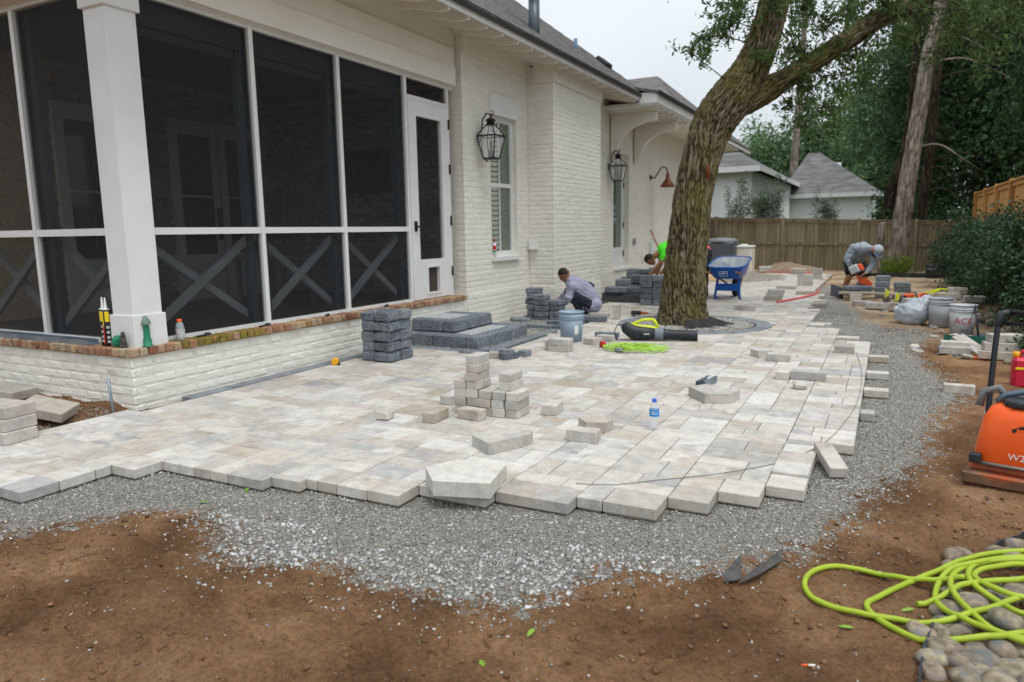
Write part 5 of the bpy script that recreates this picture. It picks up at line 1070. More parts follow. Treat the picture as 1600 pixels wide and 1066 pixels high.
# scrap of dark fabric at the gravel's edge
sc2 = MB(); pts = [(-.56, 2.78), (-.45, 2.84), (-.33, 3.08), (-.34, 3.17), (-.42, 3.05), (-.47, 2.93), (-.50, 3.05), (-.53, 2.90)]
sc2.add([(-.555, 2.775, -.062), (-.47, 2.81, -.05), (-.455, 2.86, -.058), (-.52, 2.90, -.052), (-.49, 3.05, -.040), (-.475, 2.95, -.055)], [(0, 1, 2, 3), (3, 2, 5, 4)]); sc2.add([(-.46, 2.82, -.062), (-.40, 2.88, -.045), (-.33, 3.06, -.048), (-.335, 3.17, -.036), (-.39, 3.04, -.052), (-.44, 2.92, -.062)], [(0, 1, 4, 5), (1, 2, 3, 4)])
so2 = sc2.build('fabric_scrap', M('dark_edging_fabric', srgb(58, 58, 58), srgb(84, 82, 80), rough=.8, scale=20)); sm_ = so2.modifiers.new('t', 'SOLIDIFY'); sm_.thickness = .003; tag(so2, 'torn strip of dark grey fabric lying at the edge of the gravel', 'fabric')

# ------------------------------------------------------------------ bucket, blower, cord coil, tapes, bottle, stud
def ring(mb, r, z, t=.004, n=28): mb.lathe([(r, z - t), (r + .006, z - t), (r + .006, z + t), (r, z + t)], n, cap=False)
def bucket(label, x, y, mat, rz=0., letters=False, patch=False, h=.37, z0=0.):
    t = root('plastic_bucket', (x, y, z0), label, 'bucket'); b = MB(); b.lathe([(.0, .004), (.13, .0), (.152, h), (.147, h), (.126, .012), (.0, .012)], 32, xf((x, y, z0)), cap=False); b.build('body', mat, t)
    rm = MB(); 
    for zz_ in (h - .004, h - .055, h - .08): 
        rr = .13 + .022 * zz_ / h; rm.lathe([(rr, zz_ - .007), (rr + .009, zz_ - .007), (rr + .009, zz_ + .007), (rr, zz_ + .007)], 32, xf((x, y, z0)), cap=False)
    rm.build('rim', mat, t)
    wb_ = MB(); pts = [(x + .155 * math.cos(rz + a), y + .155 * math.sin(rz + a), z0 + h - .07 - .19 * math.sin((a + math.pi / 2 + .0) if False else (a - .0)) ) for a in np.linspace(0, math.pi, 17)]
    wb_.tube(pts, .0028, 6); wb_.build('bail_handle', M('bucket_wire', srgb(150, 150, 150), rough=.4, metal=.8), t)
    def wrap(me, zc, ang):
        for v in me.vertices:
            a = ang + v.co.x / .147; zz_ = zc + v.co.y; rr = .1305 + .022 * zz_ / h + .0015 + v.co.z; v.co = (x + rr * math.cos(a), y + rr * math.sin(a), z0 + zz_)
    if letters:
        for s_, sz, zc, mt in (('ACE', .115, .195, M('red_print', srgb(190, 40, 36), rough=.5)), ('ACE', .05, .075, M('black_print', srgb(30, 32, 34), rough=.5))):
            me = text_mesh(s_, sz, .0006); bm = bmesh.new(); bm.from_mesh(me); bmesh.ops.subdivide_edges(bm, edges=[e for e in bm.edges if e.calc_length() > .03], cuts=2); bm.to_mesh(me); bm.free()
            me.materials.clear(); wrap(me, zc, letters + (.0 if sz > .1 else .12)); link('lettering', me, mt, t)
    if patch:
        for (z0_, z1_, a0, a1, mt) in ((.10, .21, -.28, .12, m_white), (.09, .23, .14, .22, M('green_print', srgb(70, 140, 116), rough=.5))):
            p = MB(); n = 6; V = []
            for i in range(n + 1):
                a = patch + a0 + (a1 - a0) * i / n
                for zz_ in (z0_, z1_): rr = .1315 + .022 * zz_ / h; V.append((x + rr * math.cos(a), y + rr * math.sin(a), z0 + zz_))
            p.add(V, [(2 * i, 2 * i + 2, 2 * i + 3, 2 * i + 1) for i in range(n)]).build('sticker', mt, t)
    return t
face_cam = lambda x, y: math.atan2(-y, -x)
bucket('grey-blue plastic bucket with a white sticker standing beside the pavers', -3.41, 8.12, M('grey_blue_plastic', srgb(140, 158, 176), srgb(150, 168, 186), rough=.4, scale=3), math.pi * .1, patch=face_cam(-3.41, 8.12) + .55)
m_bkt = M('scuffed_white_plastic', srgb(196, 200, 202), srgb(176, 180, 184), rough=.5, scale=8, detail=8)
bucket('white plastic bucket with red lettering standing on the dirt', .90, 10.85, m_bkt, -.3, letters=face_cam(.9, 10.85) + .10, h=.40, z0=-.075)
bucket('cloudy grey-white bucket beside the one with red lettering', .70, 11.75, M('dusty_bucket', srgb(160, 168, 176), srgb(184, 190, 196), rough=.6, scale=6), .4, h=.40, z0=-.075)
# white bag
bgm = MB(); bgm.ball((0, 0, .17), .26, 56, 36, None, (1.15, .8, .85)); me = bgm.mesh('sand_bag')
co = np.array([v.co for v in me.vertices]); nzv = fbm(co * 6, 4, 4) - .5; co *= (1 + .35 * nzv + .22 * (np.abs(fbm(co * 13, 3, 8) - .5) * 2 - .4))[:, None]; co[:, 2] = np.maximum(co[:, 2], 0); co[:, 2] += np.clip(co[:, 0], 0, 1) * .5
for v, c_ in zip(me.vertices, co): v.co = c_
tag(link('sand_bag', me, M('white_woven_plastic', srgb(190, 196, 202), srgb(160, 168, 176), rough=.45, scale=5, bump=.5, bscale=14), None, (.42, 11.95, -.09), (0, 0, .2)), 'crumpled white plastic sack slumped against the buckets', 'bag')

# leaf blower
bx, by = -2.86, 8.42; ex, ey = -2.0, 8.66; ang = math.atan2(ey - by, ex - bx)
lb = empty('leaf_blower', (bx, by, 0), ang); tag(lb, 'black and lime corded leaf blower lying on the patio before the oak', 'leaf blower')
m_blk = M('black_plastic', srgb(40, 44, 48), srgb(52, 56, 60), rough=.45, scale=6); m_limeP = M('lime_plastic', srgb(196, 206, 30), srgb(206, 216, 50), rough=.4, scale=4); m_gryP = M('grey_plastic', srgb(112, 122, 130), rough=.5)
b_ = MB(); b_.tube([(.02, 0, .20), (.05, 0, .16), (.14, 0, .10), (.28, 0, .09), (.42, 0, .085)], [.045, .075, .095, .085, .07], 16); b_.build('motor_housing', m_blk, lb)
b_ = MB(); b_.tube([(.42, 0, .085), (.58, 0, .075), (.90, 0, .068)], [.072, .062, .062], 18, caps=False); b_.tube([(.88, 0, .068), (.905, 0, .068)], [.065, .065], 18, caps=False); b_.build('nozzle', m_blk, lb)
b_ = MB(); b_.lathe([(.073, 0), (.074, .10)], 18, xf((.40, 0, .086), (0, math.pi / 2, 0)), cap=False); b_.build('collar', m_gryP, lb)
b_ = MB(); b_.tube([(.10, 0, .19), (.20, 0, .165), (.36, 0, .155), (.44, 0, .15)], [.03, .032, .028, .02], 10); b_.tube([(.44, 0, .15), (.40, 0, .23), (.37, 0, .265)], [.018, .02, .018], 10); b_.tube([(.37, 0, .262), (.25, 0, .255), (.15, 0, .21), (.10, 0, .18)], [.019, .017, .018, .03], 10); b_.build('handle', m_limeP, lb)
b_ = MB(); b_.tube([(.03, -.01, .20), (-.06, -.02, .19), (-.09, -.03, .12), (-.07, -.04, .03)], .006, 6); b_.tube([(-.07, -.04, .05), (-.06, -.04, .008)], .014, 8); b_.build('power_cord', m_blk, lb)
MB().box(.265, .335, -.0885, -.085, .082, .100).build('emblem', M('pale_print', srgb(170, 182, 172), rough=.5), lb)
# lime extension-cord coil
cc = random.Random(2); pts = []
for k in range(260):
    a = k * 2 * math.pi / 24; q = .20 + .05 * math.sin(k * .37) + .03 * cc.uniform(-1, 1); pts.append((q * 1.35 * math.cos(a) + .03 * math.sin(k * .11), q * .75 * math.sin(a) + .02 * cc.uniform(-1, 1), .008 + .0002 * k + .012 * cc.random()))
Cq = catmull(np.array(pts), 900); tag(MB().tube([tuple(p) for p in Cq], .0048, 5).build('extension_cord', M('lime_cord', srgb(176, 216, 84), rough=.5), None, (-2.47, 7.72, 0), (0, 0, .15)), 'bright green extension cord lying coiled before the leaf blower', 'cord')
tp = root('tape_roll', (-2.60, 7.56, 0), 'grey roll of tape standing against the green cord coil', 'tape'); MB().lathe([(.03, 0), (.05, 0), (.05, .05), (.03, .05), (.03, 0)], 24, xf((-2.60, 7.56, .0)), cap=False).build('roll', m_gryP, tp); MB().lathe([(.027, .001), (.0305, .001), (.0305, .049), (.027, .049), (.027, .001)], 24, xf((-2.60, 7.56, 0)), cap=False).build('core', M('cardboard', srgb(150, 128, 96), rough=.9), tp)
def tape_measure(x, y, label, mat, rz):
    t = root('tape_measure', (x, y, 0), label, 'tape measure'); m4 = xf((x, y, 0), (0, 0, rz))
    MB().lathe([(.03, -.022), (.038, -.018), (.038, .018), (.03, .022)], 20, m4 @ xf((0, 0, .038), (math.pi / 2, 0, 0))).build('case', mat, t); MB().cbox(.05, .036, .03, .004, m4 @ xf((.022, 0, .001))).build('nose', m_blk, t); MB().box(.047, .062, -.008, .008, .004, .006, m4).build('hook', M('steel', srgb(170, 172, 174), rough=.3, metal=.9), t)
tape_measure(-2.88, 7.8, 'red and black tape measure lying left of the green cord coil', M('red_plastic', srgb(190, 34, 34), rough=.4), 2.6)
tape_measure(-5.06, 5.70, 'yellow and black tape measure lying near the porch wall', M('yellow_plastic', srgb(226, 164, 30), rough=.4), .4)
# drill near the crouching worker
t = root('power_drill', (-3.45, 10.9, 0), 'orange and black power drill lying on the pavers behind the bucket', 'drill'); MB().tube([(-3.55, 10.9, .05), (-3.40, 10.92, .05)], .035, 10).build('body', m_blk, t); MB().tube([(-3.40, 10.92, .05), (-3.33, 10.93, .05), (-3.28, 10.935, .05)], [.022, .018, .008], 10).build('chuck', M('orange_plastic', srgb(214, 96, 40), rough=.5), t); MB().tube([(-3.52, 10.9, .04), (-3.46, 10.76, .03)], .022, 8).build('handle', m_blk, t)
# water bottle
t = root('water_bottle', (-1.35, 4.66, 0), 'clear water bottle with blue label and blue cap standing on the patio', 'bottle'); m4 = xf((-1.35, 4.66, 0))
m_pet = thin_glass('clear_plastic', (.8, .86, .9), .2)
MB().lathe([(.0, .002), (.028, .0), (.033, .008), (.031, .03), (.033, .04), (.031, .055), (.033, .07), (.032, .14), (.028, .155), (.014, .182), (.013, .195)], 20, m4, cap=False).build('body', m_pet, t)
MB().lathe([(.0, .006), (.029, .006), (.029, .15), (.012, .18), (.0, .18)], 16, m4, cap=False).build('water', thin_glass('water', (.6, .7, .75), .12), t)
MB().lathe([(.0335, .095), (.0335, .142)], 20, m4, cap=False).build('label_band', M('blue_label', srgb(20, 130, 205), rough=.4), t)
MB().lathe([(.0155, .192), (.0155, .212), (.0, .213)], 16, m4, cap=False).build('cap', M('blue_cap', srgb(30, 90, 190), rough=.4), t)
tm = text_mesh('SIU', .034, .0004); fa = face_cam(-1.35, 4.66)
for v in tm.vertices: a = fa + v.co.x / .034; v.co = (-1.35 + (.0342 + v.co.z) * math.cos(a), 4.66 + (.0342 + v.co.z) * math.sin(a), .119 + v.co.y)
tm.materials.clear(); link('lettering', tm, m_white, t)
# metal stud
sd_ = MB(); w, h, th, L_ = .045, .055, .003, .30
for (x0, x1, z0, z1) in ((-w, w, 0, th), (-w, -w + th, th, h), (w - th, w, th, h), (-w + th, -.02, h - th, h), (.02, w - th, h - th, h)): sd_.box(x0, x1, -L_ / 2, L_ / 2, z0, z1)
m_galv = M('galvanised_steel', srgb(112, 128, 142), srgb(150, 164, 176), rough=.35, metal=.7, scale=6)
tag(sd_.build('metal_stud', m_galv, None, (-1.34, 6.22, .001), (0, 0, -.12)), 'short galvanised metal stud offcut lying on the patio', 'metal stud')
sd2 = MB(); sd2.box(-.75, .75, -.05, .05, 0, .003); sd2.box(-.75, .75, -.05, -.047, .003, .045); sd2.box(-.75, .75, .047, .05, .003, .045); tag(sd2.build('metal_track', m_galv, None, (-6.62, 3.66, .468), (0, 0, 0)), 'long galvanised metal track lying on the brick ledge', 'metal track')
# string laid out as edge guide
ST = [(-.24, 8.43), (-.17, 7.56), (-.14, 6.77), (-.15, 5.96), (-.2, 5.37), (-.28, 4.82), (-.4, 4.45), (-.51, 4.23), (-.69, 4.0), (-.86, 3.83), (-1.06, 3.66), (-1.23, 3.51), (-1.42, 3.44)]
tag(MB().tube([tuple(p) for p in catmull(np.array([(x, y, .004) for x, y in ST]), 90)], .0022, 5).build('string_line', M('grey_string', srgb(120, 120, 116), rough=.7)), 'thin grey guide line lying in a curve along the patio edge', 'string')
pk = M('pink_pipe', srgb(216, 96, 100), rough=.5); tag(MB().tube([tuple(p) for p in catmull(np.array([(-1.72, 13.6, .018), (-1.5, 14.3, .018), (-1.28, 15.2, .02), (-1.22, 15.9, .02), (-1.28, 16.6, .018)]), 30)], .02, 7).build('pink_pipe', pk), 'bent pink plastic pipe lying near the patio edge', 'pipe')
tag(MB().tube([(-3.4, 23.7, -.03), (-2.6, 23.6, -.03), (-1.9, 23.3, -.03)], .02, 6).build('pink_pipe', pk), 'straight pink plastic pipe lying along the far end of the patio', 'pipe')
tag(MB().tube([(-5.30, 3.42, -.2), (-5.31, 3.40, .27)], .011, 10).build('ground_stake', M('zinc_stake', srgb(120, 132, 140), rough=.4, metal=.6)), 'thin grey metal stake standing in the soil at the porch corner', 'stake')

# ------------------------------------------------------------------ things on the brick ledge
LZ = .468
def caulk(x, y, label, sy):
    t = root('caulk_tube', (x, y, LZ), label, 'caulk tube', 'caulk tubes on the ledge'); m4 = xf((x, y, LZ), (0, 0, 0))
    MB().lathe([(.031, 0), (.031, .30)], 20, m4).build('tube', M('black_tube', srgb(28, 28, 30), rough=.4), t); MB().lathe([(.0, .30), (.029, .30), (.029, .307), (.014, .309), (.012, .325), (.005, .40), (.0, .402)], 16, m4, cap=False).build('nozzle', m_white, t)
    fa = face_cam(x, y)
    def patch(a0, a1, z0, z1, mt, nm='printed_band'):
        V = []
        for i in range(7):
            a = fa + a0 + (a1 - a0) * i / 6; V += [(x + .0316 * math.cos(a), y + .0316 * math.sin(a), LZ + z0 * 1.4), (x + .0316 * math.cos(a), y + .0316 * math.sin(a), LZ + z1 * 1.4)]
        MB().add(V, [(2 * i, 2 * i + 2, 2 * i + 3, 2 * i + 1) for i in range(6)]).build(nm, mt, t)
    ye = M('yellow_print', srgb(232, 204, 30), rough=.5); re = M('red_print2', srgb(214, 48, 36), rough=.5); wh = M('grey_print', srgb(176, 180, 184), rough=.5)
    patch(-.5 + sy, .55 + sy, .145, .205, ye); patch(-1.5 + sy, -.95 + sy, .12, .205, ye); patch(-1.5 + sy, -.95 + sy, .012, .118, re)
    for z0 in (.105, .075, .045, .02): patch(-.35 + sy, .4 + sy, z0, z0 + .016, wh, 'lettering')
caulk(-5.755, 3.70, 'black caulk tube with yellow and red bands, next to the metal track', -.5); caulk(-5.682, 3.678, 'black caulk tube with yellow panel facing out, next to the column base', .1)
m_grn = M('green_plastic', srgb(30, 110, 84), srgb(44, 128, 96), rough=.4, scale=20)
t = root('hose_nozzle', (-5.345, 3.80, LZ), 'green plastic nozzle standing upright against the column base', 'nozzle'); m4 = xf((-5.335, 3.78, LZ))
MB().lathe([(.045, 0), (.045, .008), (.034, .014), (.034, .055), (.026, .075), (.022, .19), (.03, .195), (.028, .215), (.01, .245)], 18, m4).build('body', m_grn, t); MB().lathe([(.040, .185), (.036, .205), (.012, .25), (.0, .252)], 18, m4, cap=False).build('tip', M('faded_green', srgb(104, 126, 110), rough=.5), t)
t = root('hose_nozzle', (-5.52, 3.655, LZ), 'green round nozzle lying on its side before the column base', 'nozzle'); MB().lathe([(.02, 0), (.045, .008), (.05, .03), (.048, .045), (.02, .06)], 20, xf((-5.50, 3.66, LZ + .051), (0, -math.pi / 2, .2))).build('head', m_grn, t); MB().tube([(-5.56, 3.665, LZ + .03), (-5.63, 3.68, LZ + .024)], [.026, .02], 12).build('stem', M('tan_plastic', srgb(150, 142, 122), rough=.5), t)
t = root('chisel', (-5.435, 3.635, LZ), 'dirty dark cone-shaped tool standing next to the green nozzles', 'tool'); MB().lathe([(.03, 0), (.03, .012), (.026, .02), (.017, .115), (.013, .135), (.0, .136)], 8, xf((-5.435, 3.640, LZ))).build('body', M('muddy_black', srgb(44, 46, 54), srgb(96, 86, 72), rough=.8, scale=30), t); MB().lathe([(.033, .0), (.033, .008)], 12, xf((-5.435, 3.640, LZ))).build('foot', m_blk, t)
t = root('drink_bottle', (-5.40, 4.12, LZ), 'clear sports drink bottle with orange cap standing on the ledge', 'bottle'); m4 = xf((-5.395, 4.14, LZ))
MB().lathe([(.0, .0), (.034, .0), (.037, .01), (.037, .05), (.033, .06), (.037, .075), (.037, .105), (.034, .12), (.030, .14), (.016, .158), (.016, .165)], 20, m4, cap=False).build('body', thin_glass('grey_clear_plastic', (.5, .55, .57), .55), t)
MB().lathe([(.021, .160), (.021, .182), (.0, .184)], 16, m4, cap=False).build('cap', M('orange_cap', srgb(236, 92, 30), rough=.4), t); MB().lathe([(.0378, .03), (.0378, .10)], 20, m4, cap=False).build('label_band', M('silver_label', srgb(160, 168, 172), srgb(196, 200, 202), rough=.4, scale=40), t)
fa = face_cam(-5.395, 4.14); MB().ball((0, 0, 0), .014, 10, 6, xf((-5.395 + .038 * math.cos(fa - .5), 4.14 + .038 * math.sin(fa - .5), LZ + .075), (0, 0, fa - .5)), (.1, 1, 1)).build('emblem', m_white, t); MB().ball((0, 0, 0), .007, 8, 6, xf((-5.395 + .0393 * math.cos(fa - .5), 4.14 + .0393 * math.sin(fa - .5), LZ + .077), (0, 0, fa - .5)), (.12, 1, 1)).build('emblem', M('red_print', srgb(190, 40, 36), rough=.5), t)
for (y, lb_, l_) in ((4.38, 'flat black scraper lying on the mossy part of the brick ledge', .16), (5.10, 'flat black tool lying on the brick ledge before the second screen', .15), (6.0, 'small black clip lying on the brick ledge before the middle screen', .07), (7.05, 'small black tool lying on the brick ledge near the screen door', .09)):
    q = root('hand_tool', (-5.40, y, LZ), lb_, 'tool'); MB().cbox(.03, l_, .014, .004, xf((-5.40, y, LZ + .001), (0, 0, .1))).build('blade', m_blk, q); MB().cbox(.04, l_ * .35, .022, .006, xf((-5.415, y + l_ * .35, LZ + .002), (0, 0, .1))).build('grip', m_blk, q)
t = root('caulk_tube', (-5.30, 9.70, .97), 'white and red caulk tube with green band standing on the window sill', 'caulk tube'); m4 = xf((-5.335, 9.70, .968))
MB().lathe([(.026, 0), (.026, .215)], 16, m4).build('tube', m_white, t); MB().lathe([(.0265, .07), (.0265, .10)], 16, m4, cap=False).build('printed_band', M('green_print', srgb(70, 140, 116), rough=.5), t); MB().lathe([(.0265, .11), (.0265, .175)], 16, m4, cap=False).build('printed_band', M('red_print', srgb(190, 40, 36), rough=.5), t); MB().lathe([(.012, .215), (.004, .31)], 10, m4).build('nozzle', M('red_tip', srgb(176, 90, 80), rough=.5), t)

# ------------------------------------------------------------------ wheelbarrow, air conditioner, generator
wbr = empty('wheelbarrow', (-2.68, 14.15, 0), -.04); tag(wbr, 'blue wheelbarrow with dusty tray standing behind the oak', 'wheelbarrow')
m_blue = M('blue_paint', srgb(20, 84, 170), srgb(28, 98, 186), rough=.4, scale=5); m_dusty = M('dusty_tray', srgb(120, 132, 146), srgb(178, 180, 180), rough=.85, scale=8, detail=7)
def tray(prof, name, mat, flip=False):
    mb = MB(); V = []; n = 28
    for (sx, sy, ox, z) in prof:
        for k in range(n): a = 2 * math.pi * k / n; ca, sa = math.cos(a), math.sin(a); e = .45; V.append((sx * math.copysign(abs(ca) ** e, ca), ox + sy * math.copysign(abs(sa) ** e, sa), z + (.085 if z > .6 else .02 if z > .44 else 0) * math.copysign(abs(sa) ** e, sa)))
    m_ = len(prof); F = [(i * n + j, i * n + (j + 1) % n, (i + 1) * n + (j + 1) % n, (i + 1) * n + j) for i in range(m_ - 1) for j in range(n)] + [tuple(range(n))[::-1]]
    if flip: F = [f[::-1] for f in F]
    return mb.add(V, F, True).build(name, mat, wbr)
tray([(.22, .28, .02, .40), (.27, .36, .05, .46), (.34, .48, .08, .70)], 'tray', m_blue); tray([(.215, .275, .02, .412), (.262, .352, .05, .468), (.338, .478, .08, .702)], 'tray_lining', m_dusty, True)
rim = MB(); rim.tube([(.345 * math.copysign(abs(math.cos(a)) ** .45, math.cos(a)), .08 + .485 * math.copysign(abs(math.sin(a)) ** .45, math.sin(a)), .703 + .085 * math.copysign(abs(math.sin(a)) ** .45, math.sin(a))) for a in np.linspace(0, 2 * math.pi, 49)], .012, 8); rim.build('rim', m_blue, wbr)
for s in (-1, 1):
    MB().tube([(s * .08, .62, .18), (s * .22, .1, .40), (s * .27, -.25, .50), (s * .29, -.72, .56)], .019, 8).build('handle', M('ash_wood', srgb(132, 92, 60), srgb(150, 108, 74), rough=.7, scale=8), wbr)
    MB().tube([(s * .20, -.02, .40), (s * .23, -.10, .04), (s * .235, -.06, .012), (s * .21, .10, .012)], [.024, .024, .022, .018], 8).build('leg', m_blue, wbr)
MB().box(-.225, .225, -.072, -.065, .16, .30).build('leg_brace', m_blue, wbr)
wh_ = MB(); wh_.lathe([(.10, -.045), (.16, -.05), (.19, -.03), (.195, 0), (.19, .03), (.16, .05), (.10, .045)], 24, xf((0, .62, .19), (0, math.pi / 2, 0)), cap=False); wo_ = wh_.build('wheel', M('rubber', srgb(34, 34, 34), rough=.8), wbr); MB().lathe([(.11, -.03), (.02, -.035), (.02, .035), (.11, .03)], 16, xf((0, .62, .19), (0, math.pi / 2, 0))).build('rim', m_blue, wo_)
em = MB(); 
for (x0, z0, x1, z1) in ((-.09, .54, .06, .54), (-.09, .54, -.10, .47), (-.10, .47, -.03, .445), (-.03, .445, .06, .47), (.06, .47, .06, .54)):
    f_ = lambda z: -.30 - (z - .42) * .62; em.tube([(x0, f_(z0) - .02, z0), (x1, f_(z1) - .02, z1)], .005, 5)
em.build('emblem', m_white, wbr); MB().box(-.06, .03, -.394, -.390, .497, .512).build('emblem', m_white, wbr)
ac = root('air_conditioner', (-4.6, 23.0, -.1), 'dark grey ribbed air conditioning unit standing by the back fence', 'air conditioner'); m_ac = M('dark_grey_steel', srgb(92, 98, 106), srgb(104, 110, 118), rough=.5, scale=3)
MB().cbox(.86, .86, .98, .05, xf((-4.6, 23.0, -.05))).build('body', m_ac, ac)
for k in range(14): MB().cbox(.90, .90, .022, .008, xf((-4.6, 23.0, .06 + k * .062))).build('louvre', m_ac, ac)
MB().lathe([(.47, .93), (.47, .98), (.40, 1.02), (.12, 1.05), (.0, 1.05)], 28, xf((-4.6, 23.0, 0)), cap=False).build('top', M('grey_top', srgb(128, 134, 138), rough=.5), ac)
ge = root('generator', (-4.0, 23.3, -.1), 'cream standby generator box beside the dark air conditioning unit', 'generator'); MB().cbox(.56, .62, .80, .04, xf((-3.99, 23.45, -.06))).build('body', m_cream, ge); MB().cbox(.60, .66, .07, .025, xf((-3.99, 23.45, .73))).build('lid', m_white, ge)
for k in range(5): MB().box(-4.22, -4.05, 23.135, 23.139, .22 + k * .06, .245 + k * .06).build('vent_slot', M('slot_grey', srgb(120, 122, 120), rough=.7), ge)
MB().ball((-4.0, 23.4, .8), .1, 12, 6, None, (1.6, 1, .5)).build('cover', m_white, ge)
# heaps: wood chips and soil near the fence
def heap(name, label, x, y, rx, ry, h, mat, seed):
    n = 40; V = []
    for i in range(n + 1):
        for j in range(n + 1):
            u, v = i / n * 2 - 1, j / n * 2 - 1; V.append((u, v, 0))
    V = np.array(V); r_ = np.hypot(V[:, 0], V[:, 1]); nz_ = fbm(V * 3 + seed, 4, seed); z = np.clip(1 - r_ ** 1.3, -.1, 1) * h * (.5 + nz_) + (fbm(V * 14, 2, seed) - .5) * .06 * (r_ < 1) - .13 * np.clip((r_ - .8) / .2, 0, 1)
    P_ = np.stack([V[:, 0] * rx, V[:, 1] * ry, z], 1); ii_ = (np.arange(n)[:, None] * (n + 1) + np.arange(n)[None]).ravel()
    o = link(name, mesh_np(name, P_, np.stack([ii_, ii_ + n + 1, ii_ + n + 2, ii_ + 1], 1), True), mat, None, (x, y, -.06)); tag(o, label, 'heap')
heap('soil_heap', 'low heap of reddish soil and wood chips against the back fence', -2.9, 25.2, 1.1, .7, .26, M('reddish_mulch', srgb(122, 104, 86), srgb(166, 146, 124), rough=.95, scale=14, detail=7, bump=.8, bscale=40), 3)
heap('gravel_heap', 'low grey gravel heap in the planting bed at the patio\'s far end', -3.3, 20.6, 1.1, 1.5, .18, M('grey_heap', srgb(120, 114, 106), srgb(160, 152, 142), rough=.95, scale=30, bump=.8, bscale=60), 4)
heap('wood_chip_heap', 'pale wood chip heap behind the blue wheelbarrow', -3.9, 20.8, .9, 1.2, .3, M('pale_chips', srgb(170, 140, 104), srgb(206, 178, 140), rough=.95, scale=12, bump=.8, bscale=40), 6)

# ------------------------------------------------------------------ saw yard on the right
m_or = M('orange_plastic2', srgb(214, 84, 40), srgb(224, 100, 56), rough=.45, scale=5); m_lg = M('light_grey_plastic', srgb(190, 192, 192), rough=.5); m_steel = M('steel', srgb(170, 172, 174), rough=.3, metal=.9)
def cutoff_saw(label, loc, rz, rx=0., ry=0.):
    t = empty('cutoff_saw', loc, 0); t.rotation_euler = (rx, ry, rz); t.scale = (.82,) * 3; tag(t, label, 'saw')
    MB().cbox(.22, .20, .22, .03, xf((-.12, 0, .04))).build('engine_body', m_lg, t); MB().cbox(.20, .16, .10, .03, xf((-.10, 0, .24))).build('top_cover', m_or, t); MB().cbox(.36, .06, .05, .01, xf((.14, .02, .10))).build('drive_arm', m_or, t)
    MB().lathe([(.175, -.002), (.175, .002)], 32, xf((.33, .0, .14), (math.pi / 2, 0, 0))).build('blade', m_steel, t)
    g_ = MB(); n = 18; V = []
    for k in range(n + 1):
        a = math.pi * 1.15 * k / n - .2
        for (r_, yy_) in ((.06, -.03), (.19, -.03), (.19, .03), (.06, .03)): V.append((.33 + r_ * math.cos(a), yy_, .14 + r_ * math.sin(a)))
    g_.add(V, [(4 * k + j, 4 * k + 4 + j, 4 * k + 4 + (j + 1) % 4, 4 * k + (j + 1) % 4) for k in range(n) for j in range(4)]); g_.build('blade_guard', m_or, t)
    MB().tube([(-.02, -.13, .05), (-.01, -.14, .22), (-.01, -.08, .36), (-.01, .06, .36), (-.01, .14, .22), (-.02, .13, .05)], .014, 8).build('front_handle', m_blk, t); MB().tube([(-.22, 0, .10), (-.33, 0, .12), (-.36, 0, .20), (-.28, 0, .28), (-.18, 0, .28)], .018, 8).build('rear_handle', m_blk, t); return t
cutoff_saw('orange and grey cut-off saw resting on the ground beside the pale plank', (.40, 13.75, -.06), .9)
YB = 'charcoal blocks stacked beside the man sawing'
for k in range(4): block('charcoal block in the taller stack beside the sawing man', -.06 + lr.uniform(-.02, .02), 15.9 + .04 * k, -.06 + k * .107, .26, .2, .105, lr.uniform(-.1, .1), mat=m_dark, group=YB, name='charcoal_block', c=.012)
for k in range(3): block('charcoal block in the shorter stack beside the taller one', .28 + lr.uniform(-.02, .02), 15.8, -.06 + k * .107, .28, .22, .105, lr.uniform(-.1, .1), mat=m_dark, group=YB + ', shorter', name='charcoal_block', c=.012)
for k in range(2): block('charcoal block laid flat under the saw blade', -.50 + .03 * k, 15.55, .02 + k * .085, .52, .3, .083, .06 * k, mat=m_dark, group='blocks under the saw', name='charcoal_block', c=.012)
tag(MB().cbox(2.1, .16, .04, .004).build('timber_plank', M('pale_plank', srgb(150, 138, 120), srgb(176, 166, 148), rough=.85, scale=2, stretch=(1, 8, 8)), None, (.25, 15.15, .06), (0, 0, -.03)), 'long pale plank lying on blocks before the sawing man', 'plank')
for x in (-.5, .35, 1.0): block('tan paver propping up the long pale plank', x, 15.15, -.072, .2, .2, .143, .1, group='pavers under the plank')
for k, (x, y) in enumerate(((-.12, 13.95), (.12, 14.0), (.34, 14.3))): block('pale paver lying on the dirt between the plank and the saw', x, y, -.072, .36 - .06 * k, .2, .1, .12 * k, group='pavers before the plank')
block('tan paver lying flat on the dirt near the string bend', -.36, 14.4, -.072, .3, .2, .08, .2)
for (x, y, lb_) in ((.0, 14.65, 'small yellow marking flag near the pale plank'), (.16, 13.95, 'small yellow marking flag beside the pale pavers')):
    t = root('marking_flag', (x, y, -.09), lb_, 'flag'); MB().tube([(x, y, -.1), (x, y, .22)], .004, 5).build('wire', m_steel, t); MB().add([(x, y, .22), (x + .07, y + .01, .17), (x + .05, y, .08), (x - .02, y, .04)], [(0, 1, 2, 3)]).build('pennant', M('yellow_flag', srgb(214, 220, 50), rough=.6), t)
tag(MB().tube([tuple(p) for p in catmull(np.array([(.45, 15.6, -.04), (.7, 16.4, .0), (1.0, 16.9, .05), (1.25, 16.5, .02), (1.1, 15.8, -.03), (.75, 15.9, .0), (.95, 16.6, .06)]), 60)], .022, 7).build('garden_hose', M('yellow_green_hose', srgb(196, 206, 40), rough=.5)), 'tangled yellow-green hose lying by the hedge foot', 'hose')
